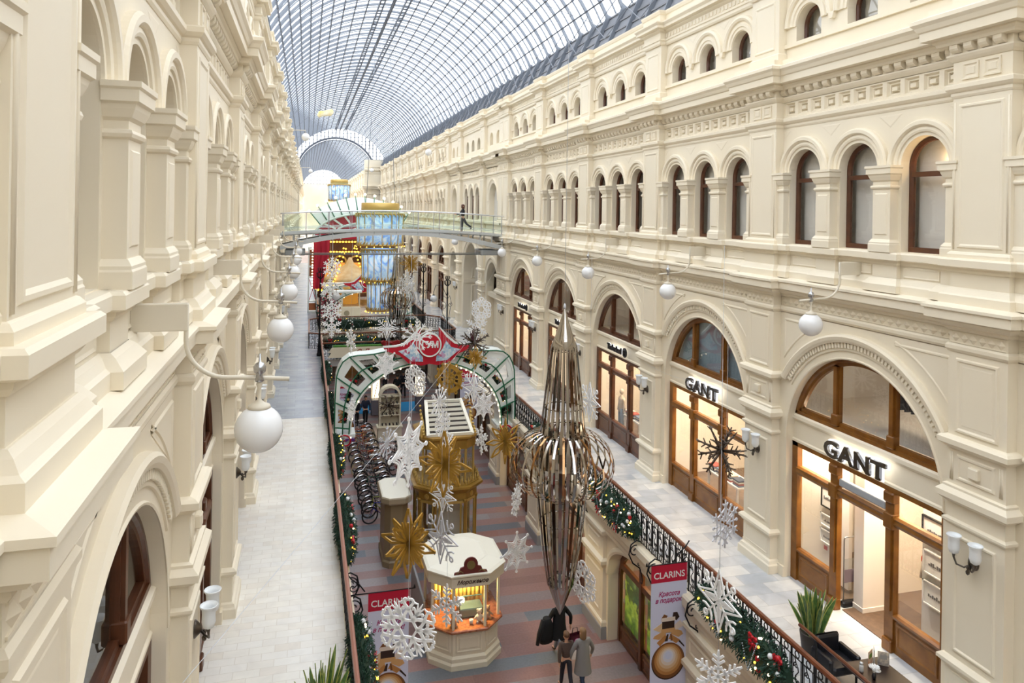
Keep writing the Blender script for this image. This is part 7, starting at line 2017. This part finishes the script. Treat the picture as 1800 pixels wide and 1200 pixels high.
def horse_mesh():
    m = MB()
    L = []
    for x, z, ry, rz in ((-.45, .05, .08, .1), (-.35, .05, .14, .18), (-.1, .02, .14, .17), (.15, .03, .15, .2), (.3, .1, .12, .18), (.42, .3, .08, .14), (.5, .5, .06, .1), (.62, .52, .05, .08), (.75, .44, .04, .05)):
        L.append([(x, ry * cos(2 * PI * k / 8), z + rz * sin(2 * PI * k / 8)) for k in range(8)])
    m.loft(L, closed=True, caps=True, smooth=True)
    for x, dx in ((.25, .25), (.22, .05), (-.32, -.2), (-.35, .0)): m.tube([(x, .08 if dx > 0 else -.08, -.05), (x + dx * .6, .08 if dx > 0 else -.08, -.3), (x + dx, .08 if dx > 0 else -.08, -.55)], [.07, .05, .035], 6)
    m.tube([(-.45, 0, .1), (-.62, 0, .0), (-.68, 0, -.25)], [.05, .06, .02], 6)
    return m.mesh('horse', mat('horse_white', '#efe6da', .4))
ME_H = horse_mesh()
for j in range(6):
    a = 2 * PI * j / 6 + .3; o = link('horse', ME_H, c, (1.9 * cos(a), 1.9 * sin(a), 1.6 + .25 * (j % 2)), (0, 0, a + PI / 2))
for j in range(48):
    a = 2 * PI * j / 24; zz = 5.35 if j < 24 else 5.85
    link('bulb', ME_LIGHT, c, (3.05 * cos(a), 3.05 * sin(a), zz), (0, 0, 0), (.11, .11, .11))
for j in range(44):
    q = (j % 11) / 11; a = 2 * PI * (j // 11) / 4 - 2.2; rr = 2.8 - 2.3 * q
    link('bulb', ME_LIGHT, c, (rr * cos(a) * 1.03, rr * sin(a) * 1.03, 6.05 + 3.5 * q ** 1.3), (0, 0, 0), (.08, .08, .08))
# market booths on the ground level behind the opening
for i, (x, y, w, lb) in enumerate([(3.2, 61.5, 2.2, 'cream market booth with a round emblem left of the blue lanterns'), (6.2, 66, 1.8, 'low dark market booth behind the mirror ornament'), (2.4, 68, 1.6, 'small cream booth at the foot of the carousel')]):
    b = thing('market_booth', lb, 'booth', (x, y, ZG if i < 2 else ZG))
    m = MB(); m.bbox(-w / 2, w / 2, -.4, .4, 0, 1.0, .03); m.build('counter', M_CREAMP, b)
    m = MB(); m.prism(arc_pts(0, .55, .22, 0, 2 * PI, 20)[:-1], -.43, -.40); m.build('emblem', mat('olive_print', '#a39a80', .6), b)
    for s in (-1, 1):
        m = MB(); m.box(s * (w / 2 - .05) - .04, s * (w / 2 - .05) + .04, .3, .38, 1.0, 2.2); m.build('post', M_CREAMP, b)
    m = MB(); m.bbox(-w / 2 - .1, w / 2 + .1, -.5, .45, 2.2, 2.35, .03); m.build('roof', M_WHITEG, b)
mb = MB(); mb.box(.9, 9.0, 60.5, 110, 3.3, ZG); tag(mb.build('floor_far', M_GREYMARBLE), 'gallery level floor of the fairground beyond the crossing', 'floor', None, 'structure')
m = MB(); R = random.Random(9)
r = thing('poinsettia_bush', 'dark red poinsettia bush behind the left lamp post', 'bush', (1.7, 57.2, ZG + .0))
m.lathe([(.35, 0), (.42, .5)], 12); m.build('pot', M_WHITEP, r)
m = MB(); m.mi = 0
for i in range(420):
    d = Vector((R.uniform(-1, 1), R.uniform(-1, 1), R.uniform(-1, 1.2))).normalized() * R.uniform(.4, .95); p = Vector((0, 0, 1.4)) + Vector((d.x, d.y, d.z * 1.5)); w = Vector((R.uniform(-1, 1), R.uniform(-1, 1), R.uniform(-1, 1))).normalized() * .12; u = w.orthogonal().normalized() * .07
    m.mi = 0 if R.random() < .6 else 1; m.add([tuple(p - w), tuple(p + u), tuple(p + w), tuple(p - u)], [(0, 1, 2, 3)])
m.tube([(0, 0, .4), (0, 0, 1.4)], .06, 6)
m.build('leaves', [mat('poinsettia', '#8a1730', .6), M_FIR[0]], r)

# brown and gold stall front closing the view behind the carousel
r = thing('fairground_front', 'brown and gold lit stall front behind the carousel', 'stall', (4.9, 77, ZG))
m = MB(); m.box(-3.9, 3.9, 0, .3, 0, 6.6); m.build('board', mat('stall_brown', '#6b4326', .6, noise=('#4c2e1b', .8)), r)
for i in range(5):
    x = -3.2 + 1.6 * i; m = MB(); m.ring(x, 3.6, [(.5, -.12), (.66, -.12), (.66, 0), (.5, 0)], 0, PI, 14); m.box(x - .66, x - .5, -.12, 0, .6, 3.6); m.box(x + .5, x + .66, -.12, 0, .6, 3.6); m.build('arch_frame', M_GOLDB, r)
    m = MB(); m.box(x - .48, x + .48, -.03, -.01, .8, 3.5); m.build('lit_niche', mat('niche_glow', '#e0a050', .6, emit='#ffae4a', es=.35), r)
for k, z in enumerate((4.6, 5.6, 6.5)):
    m = MB(); m.box(-3.9, 3.9, -.1, 0, z - .06, z + .06); m.build('cornice', M_GOLDB, r)
    for i in range(26): link('bulb', ME_LIGHT, r, (-3.75 + .3 * i, -.16, z), (0, 0, 0), (.085, .085, .085))
# ================================================================ people
def skin_mesh(chains, name, m, sub=2):
    """one continuous surface grown from connected joints: chains = [[(point, radius), ...], ...]; shared points join"""
    V, Rr, E_ = [], [], []
    def idx(p, r):
        for i, q in enumerate(V):
            if (Vector(q) - Vector(p)).length < 1e-4: return i
        V.append(tuple(p)); Rr.append(r); return len(V) - 1
    for ch in chains:
        last = None
        for p, r in ch:
            i = idx(p, r)
            if last is not None and last != i: E_.append((last, i))
            last = i
    me = bpy.data.meshes.new(name); me.from_pydata(V, E_, []); o = bpy.data.objects.new(name, me); TMP.collection.objects.link(o)
    md = o.modifiers.new('s', 'SKIN'); md.use_smooth_shade = True
    for i, sv in enumerate(me.skin_vertices[0].data):
        r = Rr[i]; sv.radius = r if isinstance(r, tuple) else (r, r); sv.use_root = (i == 0)
    sd = o.modifiers.new('d', 'SUBSURF'); sd.levels = sub; sd.render_levels = sub
    TMP.view_layers[0].update(); dg = TMP.view_layers[0].depsgraph; out = bpy.data.meshes.new_from_object(o.evaluated_get(dg))
    bpy.data.objects.remove(o); out.materials.clear(); out.materials.append(m)
    for p in out.polygons: p.use_smooth = True
    return out
M_SKIN = mat('skin', '#d9a98c', .55)
def person(label, loc, rz, H=1.7, legs=((.35, .1), (-.35, .35)), arms=((-.3, .3), (.3, .3)), top='#17171b', bottom='#2b2d33', shoes='#1a1718', hair='#3b261b', coat=0.0, long_hair=False, arm_out=(.06, .06)):
    r = thing('person', label, 'person', loc, rz); k = H / 1.7
    def S(x, y, z): return (x * k, y * k, z * k)
    pel, sp, ch, nk, hb = S(0, 0, .92), S(0, 0, 1.08), S(0, -.01, 1.28), S(0, .0, 1.45), S(0, -.01, 1.52)
    tr_, br_ = (.115 * k, .08 * k), (.12 * k, .085 * k)
    body = [[(pel, tr_), (sp, tr_), (ch, br_), (nk, .05 * k), (hb, .055 * k)]]
    J = {}
    for i, s in enumerate((-1, 1)):
        a, b = legs[i]; hip = S(s * .09, 0, .9)
        kn = (hip[0], hip[1] - .42 * k * sin(a), hip[2] - .42 * k * cos(a)); an = (kn[0], kn[1] - .41 * k * sin(a - b), kn[2] - .41 * k * cos(a - b)); toe = (an[0] + s * .02 * k, an[1] - .17 * k * cos(min(.9, abs(a - b))), max(.02 * k, an[2] - .05 * k + (.0 if a - b > -.3 else -.03 * k)))
        J['L%d' % i] = (hip, kn, an, toe)
        body.append([(pel, tr_), (hip, .085 * k), (kn, .055 * k), (an, .036 * k), (toe, .032 * k)])
        a, b = arms[i]; sh = S(s * .18, 0, 1.38)
        el = (sh[0] + s * arm_out[i] * k, sh[1] - .28 * k * sin(a), sh[2] - .28 * k * cos(a)); wr = (el[0] - s * .01 * k, el[1] - .25 * k * sin(a + b), el[2] - .25 * k * cos(a + b))
        d = Vector((0, -sin(a + b), -cos(a + b))); pal = tuple(Vector(wr) + d * .07 * k)
        J['A%d' % i] = (sh, el, wr, pal)
        body.append([(ch, br_), (sh, .055 * k), (el, .04 * k), (wr, .027 * k), (pal, (.034 * k, .02 * k))])
        side = Vector((1, 0, 0)).cross(d).normalized(); ax = Vector((0, 1, 0)).cross(d); w = d.cross(Vector((1, 0, 0))).normalized()
        for f, (o_, ln) in enumerate(((-.024, .06), (-.008, .075), (.008, .07), (.024, .055))):
            b0 = Vector(pal) + w * o_ * k + d * .005 * k; m1 = b0 + d * ln * .5 * k; m2 = m1 + (d * .8 + Vector((-s * .5, 0, 0))).normalized() * ln * .5 * k
            body.append([(pal, (.034 * k, .02 * k)), (tuple(b0), .009 * k), (tuple(m1), .008 * k), (tuple(m2), .007 * k)])
        t0 = Vector(wr) + d * .03 * k - w * .03 * k; body.append([(wr, .027 * k), (tuple(t0), .011 * k), (tuple(t0 + d * .04 * k - w * .012 * k), .008 * k)])
    me = skin_mesh(body, 'body', M_SKIN)
    o = link('body', me, r)
    # head joined to the same mesh
    hd = MB(); c = S(0, -.015, 1.6)
    prof = [(.0, -.125), (.04, -.12), (.062, -.09), (.075, -.03), (.08, .03), (.074, .07), (.05, .11), (.0, .125)]
    L = [[(c[0] + rr * k * cos(2 * PI * j / 16), c[1] + rr * k * 1.18 * sin(2 * PI * j / 16) - (.012 * k if z < -.05 else 0), c[2] + z * k) for j in range(16)] for rr, z in [(max(.002, a), b) for a, b in prof]]
    hd.loft(L, closed=True, caps=True, smooth=True)
    hd.loft([[(x * k, c[1] - .09 * k, c[2] + z * k) for x, z in ((-.012, .01), (.012, .01), (.016, -.035), (-.016, -.035))], [(x * k, c[1] - .118 * k, c[2] + z * k) for x, z in ((-.003, -.01), (.003, -.01), (.007, -.032), (-.007, -.032))]], closed=True, caps=True)
    for s in (-1, 1): hd.sphere((c[0] + s * .08 * k, c[1] + .01 * k, c[2] - .01 * k), .022 * k, 8, 6, 1.4)
    bm = bmesh.new(); bm.from_mesh(me); tmp = hd.mesh('head', M_SKIN); bm.from_mesh(tmp); bm.to_mesh(me); bm.free()
    f = MB()
    for s in (-1, 1): f.sphere((c[0] + s * .03 * k, c[1] - .083 * k, c[2] + .012 * k), .0095 * k, 8, 6)
    f.build('eye', mat('eye_dark', '#2a211d', .3), r)
    f = MB(); f.box(c[0] - .022 * k, c[0] + .022 * k, c[1] - .092 * k, c[1] - .08 * k, c[2] - .068 * k, c[2] - .06 * k); f.build('mouth', mat('lip', '#a9605a', .5), r)
    h = MB(); pr = [(.05, -.02 if not long_hair else -.2), (.092, .0 if not long_hair else -.14), (.092, .06), (.076, .1), (.04, .13), (.002, .138)]
    L = []
    for rr, z in pr: L.append([(c[0] + rr * k * cos(t), c[1] + .012 * k + rr * k * 1.2 * sin(t), c[2] + z * k + (.05 * k * max(0, -sin(t)) if z < .08 else 0)) for t in [2 * PI * j / 18 for j in range(18)]])
    h.loft(L, closed=True, caps=True, smooth=True); h.build('hair', mat('hair' + hair, hair, .6), r)
    # clothing follows the joints
    mt = mat('cl' + top, top, .85); mbm = mat('cl' + bottom, bottom, .85); ms_ = mat('sh' + shoes, shoes, .5)
    jk = [[(S(0, 0, .95), (.16 * k, .12 * k)), (sp, (.155 * k, .115 * k)), (ch, (.165 * k, .12 * k)), (S(0, 0, 1.42), (.075 * k, .07 * k))]]
    for i in (0, 1):
        sh, el, wr, _ = J['A%d' % i]; jk.append([(ch, (.165 * k, .12 * k)), (sh, .078 * k), (el, .058 * k), (wr, .043 * k)])
    link('jacket', skin_mesh(jk, 'jacket', mt), r)
    if coat:
        cm = MB(); cm.loft([[(rx * k * cos(2 * PI * j / 16), .01 * k + ry * k * sin(2 * PI * j / 16), z * k) for j in range(16)] for z, rx, ry in ((1.36, .14, .1), (1.15, .19, .15), (.95, .2, .16), (.95 - coat * .5, .23, .19), (.95 - coat, .26, .22))], closed=True, smooth=True); cm.build('coat_skirt', mt, r)
    tr = [[(S(0, 0, .98), (.145 * k, .11 * k)), (pel, (.145 * k, .115 * k))]]
    for i in (0, 1):
        hip, kn, an, toe = J['L%d' % i]; tr.append([(pel, (.145 * k, .115 * k)), (hip, .098 * k), (kn, .072 * k), (an, .056 * k)])
    link('trousers', skin_mesh(tr, 'trousers', mbm), r)
    for i in (0, 1):
        hip, kn, an, toe = J['L%d' % i]
        link('shoe', skin_mesh([[(an, .05 * k), ((an[0], an[1] - .02 * k, an[2] - .045 * k), .045 * k), (toe, .04 * k)]], 'shoe', ms_, 1), r)
    return r
FACE_A, FACE_T = PI, 0.0            # facing away from / towards the viewpoint
person('woman in black top and grey trousers walking along the footbridge', (9.1, 44.0, btop(9.1) + .005), -PI / 2, 1.66, ((.05, .02), (-.5, .45)), ((.5, 1.0), (.2, .9)), '#121216', '#3a3b42', '#19181a', '#5a3524', long_hair=True)
person('person in long black coat walking away under the mirror ornament tip', (7.25, 20.35, 0), FACE_A + .3, 1.76, ((.4, .1), (-.45, .35)), ((-.2, .2), (.35, .5)), '#0d0d10', '#8b8f98', '#3a2c28', '#2a1d17', coat=.35, arm_out=(.2, .1))
person('woman with fair hair in a grey patterned cape and blue jeans near the bottom edge', (7.42, 18.85, 0), FACE_A + .1, 1.64, ((.25, .05), (-.25, .25)), ((.1, .3), (.1, .3)), '#8a8784', '#2e3b52', '#2a2420', '#8a6a4a', coat=.45, long_hair=True, arm_out=(.16, .16))
person('companion in brown jacket walking beside the patterned cape', (6.98, 18.95, 0), FACE_A, 1.55, ((-.25, .25), (.25, .05)), ((.3, .3), (-.2, .2)), '#5b4a42', '#2b2a33', '#231c19', '#6a4b33')
person('man in dark blue jacket coming towards us left of the display cabinet', (3.55, 45.0, 0), FACE_T + .1, 1.76, ((.15, .05), (-.15, .15)), ((.4, 1.2), (.1, .3)), '#1a2238', '#1c1c22', '#15151a', '#1f1814')
person('person in black at the left of the man in dark blue jacket', (3.0, 44.7, 0), FACE_T - .3, 1.7, ((-.15, .15), (.15, .05)), ((.1, .3), (.4, 1.0)), '#15151a', '#1b1b20', '#141416', '#2a1f19')
person('man in black jacket and jeans walking away between the lit pillars', (6.05, 50.2, 0), FACE_A, 1.78, ((.2, .05), (-.2, .2)), ((-.2, .3), (.2, .3)), '#17171c', '#2c3646', '#17161a', '#1d1713')
person('taller man in dark jacket walking just ahead of the one in jeans', (6.55, 51.0, 0), FACE_A, 1.84, ((-.2, .2), (.2, .05)), ((.2, .3), (-.2, .3)), '#1c1f2a', '#1d1d24', '#17161a', '#1b1512')
person('distant walker in dark trousers near the left lit pillar', (5.5, 53.0, 0), FACE_A, 1.72, ((.25, .05), (-.25, .25)), ((-.2, .3), (.2, .3)), '#2a2430', '#22222a', '#17161a', '#2a1f18')
person('person in dark red coat on the right gallery behind the snowflakes', (10.4, 46.0, ZG), FACE_T, 1.68, ((.2, .05), (-.2, .2)), ((-.2, .3), (.2, .3)), '#4a1a28', '#1d1d24', '#17161a', '#2a1f18', coat=.3)
# things they carry
b = thing('shopping_bag', 'dark red shopping bag with pink print beside the black coat', 'bag', (7.62, 20.0, .42), .2)
m = MB(); m.loft([[(-.17, -.07, 0), (.17, -.07, 0), (.17, .07, 0), (-.17, .07, 0)], [(-.2, -.08, .42), (.2, -.08, .42), (.2, .08, .42), (-.2, .08, .42)]], closed=True); m.add([(-.17, -.07, 0), (.17, -.07, 0), (.17, .07, 0), (-.17, .07, 0)], [(0, 1, 2, 3)]); m.build('sack', mat('bag_red', '#4d1428', .5), b)
m = MB(); m.prism(arc_pts(.02, .24, .09, 0, 2 * PI, 16)[:-1], -.085, -.078); m.build('print', mat('pink_print', '#c45a9a', .5), b)
m = MB(); m.tube([(-.1, 0, .42), (-.07, 0, .6), (.07, 0, .6), (.1, 0, .42)], .012, 6); m.build('handle', M_BLACKP, b)
o = thing('folded_coat', 'black coat carried over the left arm of the walker in black', 'coat', (6.86, 20.3, .55), .3)
m = MB(); m.loft([[(rx * cos(2 * PI * j / 12), ry * sin(2 * PI * j / 12), z) for j in range(12)] for z, rx, ry in ((0, .22, .12), (.15, .26, .15), (.5, .2, .13), (.7, .12, .1))], closed=True, caps=True, smooth=True); m.build('cloth', mat('cl#0d0d10', '#0d0d10', .85), o)
m = MB(); m.tube([(-.12, 0, .66), (-.28, -.03, .3), (-.34, -.03, .02)], [.07, .07, .05], 8); m.build('sleeve', MATS['cl#0d0d10'], o)
# ================================================================ plants and the small cafe table
M_LEAF = mat('snake_leaf', '#3f6136', .4, noise=('#6f8f4c', 9)); M_EDGE = mat('leaf_edge', '#c2bf62', .45)
def snake_plant(x, y, z, n, h, spread, label, seed, pw=.22):
    r = thing('snake_plant', label, 'plant', (x, y, z)); R = random.Random(seed)
    m = MB(); m.lathe([(pw * .8, 0), (pw, .4), (pw * .96, .42), (pw * .9, .38)], 18, caps=False); m.lathe([(0.001, .36), (pw * .92, .37)], 18, caps=False); m.build('pot', mat('dark_pot', '#3c332d', .5), r)
    for i in range(n):
        a = R.uniform(0, 2 * PI); q = R.random() ** .7; hh = h * R.uniform(.55, 1.0); ln = spread * q
        base = Vector((pw * .7 * q * cos(a), pw * .7 * q * sin(a), .36)); tip = base + Vector((ln * cos(a), ln * sin(a), hh))
        tw = R.uniform(0, PI); w = R.uniform(.042, .06); L, Lm = [], []
        for t, k in ((0, .6), (.2, .9), (.45, 1.1), (.7, 1.0), (.88, .6), (1, .04)):
            c = base.lerp(tip, t) + Vector((cos(a), sin(a), 0)) * (-.12 * ln * sin(PI * t)); s = Vector((cos(tw + t * .8), sin(tw + t * .8), 0)) * w * k; nn = Vector((-s.y, s.x, 0)).normalized() * .006
            L.append((c, s, nn))
        m = MB()
        m.mi = 0; m.loft([[tuple(c - s * .75 + nn), tuple(c + nn * 2), tuple(c + s * .75 + nn), tuple(c + s * .75 - nn), tuple(c - s * .75 - nn)] for c, s, nn in L], closed=True, caps=True)
        m.mi = 1
        for sg in (-1, 1): m.loft([[tuple(c + s * .72 * sg + nn * .8), tuple(c + s * sg), tuple(c + s * .72 * sg - nn * .8)] for c, s, nn in L], closed=True, caps=True)
        m.build('leaf', [M_LEAF, M_EDGE], r)
snake_plant(.35, 12.75, ZG, 34, 1.15, .34, 'snake plant by the left railing at the bottom edge', 3, .26)
snake_plant(10.25, 13.1, ZG, 34, 1.0, .34, 'snake plant on the right gallery behind the cafe rail', 8, .26)
r = thing('cafe_rail', 'second brown handrail guarding the cafe seats on the right gallery', 'railing', (9.4, 0, ZG))
m = MB(); m.tube([(0, 6.0, 1.05), (0, 12.4, 1.05)], .035, 8); m.build('handrail', M_RAIL, r)
for y in (6.3, 9.0, 11.9):
    m = MB(); m.tube([(0, y, 0), (0, y, 1.04)], .018, 6); m.build('post', M_IRON, r)
c = thing('armchair', 'black leather cafe armchair beside the right snake plant', 'chair', (10.05, 12.15, ZG), 0)
m = MB(); m.bbox(-.28, .28, -.3, .3, .28, .44, .04); m.build('seat', mat('navy_leather', '#15161d', .4), c)
m = MB(); m.bbox(-.28, .28, .22, .34, .4, .78, .05); m.build('backrest', MATS['navy_leather'], c)
for s in (-1, 1):
    m = MB(); m.bbox(s * .31 - .05, s * .31 + .05, -.28, .3, .25, .58, .03); m.build('armrest', MATS['navy_leather'], c)
    for q in (-.24, .24):
        m = MB(); m.lathe([(.02, 0), (.025, .27)], 8, (s * .27, q, 0)); m.build('leg', M_BLACKP, c)
t = thing('cafe_table', 'dark square cafe table at the bottom edge of the right gallery', 'table', (10.4, 11.45, ZG))
m = MB(); m.bbox(-.45, .4, -.42, .42, .5, .54, .01); m.build('tabletop', mat('wenge', '#2b1d18', .35), t)
m = MB(); m.lathe([(.25, 0), (.25, .03), (.04, .06), (.04, .5)], 14); m.build('pedestal', M_BLACKP, t)
zt = ZG + .541
for i, (x, y, ang, cols) in enumerate([(10.45, 11.7, .5, ('#d9824a', 'orange menu card standing on the cafe table')), (10.58, 11.75, .9, ('#b9c4d2', 'pale folded leaflet standing behind the orange menu card')), (10.66, 11.6, -.6, ('#6e6a70', 'dark grey menu card on the cafe table'))]):
    o = thing('menu_card', cols[1], 'menu', (x, y, zt), ang); m = MB(); m.box(-.1, .1, -.004, .004, 0, .26); m.build('card', mat('card' + cols[0], cols[0], .6, noise=('#e8d9c2', 9)), o)
    m = MB(); m.box(-.06, .06, -.007, -.004, .12, .2); m.build('picture', mat('card_pic%d' % i, ['#7c9a3a', '#8fa0bd', '#a8a29c'][i], .6), o)
o = thing('sugar_shaker', 'glass sugar shaker with pale top on the cafe table', 'shaker', (10.12, 11.55, zt)); m = MB(); m.lathe([(.035, 0), (.04, .02), (.04, .1), (.03, .13)], 14); m.build('jar', mat('sugar', '#d8d6d2', .3), o); m = MB(); m.lathe([(.032, .13), (.032, .17), (.0, .18)], 14); m.build('lid', M_STAIN, o)
o = thing('coffee_cup', 'white cup of coffee on the cafe table', 'cup', (10.42, 11.5, zt)); m = MB(); m.lathe([(.07, 0), (.075, .01), (.03, .012), (.035, .03), (.05, .08), (.047, .08), (.03, .03)], 16, caps=False); m.build('cup', M_WHITEP, o); m = MB(); m.lathe([(.001, .07), (.045, .07)], 14, caps=False); m.build('coffee', mat('coffee', '#3a2014', .2), o)
o = thing('flower_vase', 'small vase of white blossoms at the near corner of the cafe table', 'flowers', (10.18, 11.3, zt)); m = MB(); m.lathe([(.03, 0), (.04, .06), (.025, .12)], 12); m.build('vase', M_BLACKP, o)
for i in range(6):
    a = 2 * PI * i / 6; m = MB(); m.tube([(0, 0, .1), (.05 * cos(a), .05 * sin(a), .2)], .004, 5)
    for j in range(7):
        b_ = 2 * PI * j / 7; m.add([(.05 * cos(a), .05 * sin(a), .2), (.05 * cos(a) + .05 * cos(b_), .05 * sin(a) + .05 * sin(b_), .23), (.05 * cos(a) + .055 * cos(b_ + .35), .05 * sin(a) + .055 * sin(b_ + .35), .235), (.05 * cos(a) + .05 * cos(b_ + .7), .05 * sin(a) + .05 * sin(b_ + .7), .23)], [(0, 1, 2, 3)])
    m.build('blossom', M_WHITEP, o)
# ================================================================ camera, daylight, look
cam = bpy.data.cameras.new('camera'); co = bpy.data.objects.new('camera', cam); COL.objects.link(co)
th, ro = .2701, .016
F = Vector((sin(th), cos(th), 0)); Rt = Vector((cos(th), -sin(th), 0)); U = Vector((0, 0, 1))
rc = Rt * cos(ro) + U * sin(ro); uc = -Rt * sin(ro) + U * cos(ro)
Mx = Matrix(((rc.x, uc.x, -F.x, 0), (rc.y, uc.y, -F.y, 0), (rc.z, uc.z, -F.z, 13.0), (0, 0, 0, 1)))
co.matrix_world = Mx
cam.sensor_width = 36; cam.lens = 26.0
cam.shift_y = -(600 - 370.07) / 1800
cam.clip_start = .05; cam.clip_end = 600
SC.camera = co
w = bpy.data.worlds.new('sky'); SC.world = w; w.use_nodes = True
nt = w.node_tree
bg = nt.nodes['Background']
bg.inputs['Color'].default_value = (.90, .95, 1.0, 1)
bg.inputs['Strength'].default_value = SKY
SC.view_settings.view_transform = 'Standard'
SC.view_settings.look = 'None'
SC.view_settings.gamma = 1
SC.view_settings.exposure = EXPO
SC.view_settings.use_curve_mapping = False
cy = SC.cycles
cy.max_bounces = 6; cy.diffuse_bounces = 3; cy.glossy_bounces = 3; cy.transmission_bounces = 2; cy.transparent_max_bounces = 12
cy.use_adaptive_sampling = True; cy.adaptive_threshold = .035
cy.sample_clamp_indirect = 4.0
cy.caustics_reflective = False; cy.caustics_refractive = False
cy.use_denoising = True
cy.use_light_tree = False
bpy.data.scenes.remove(TMP)
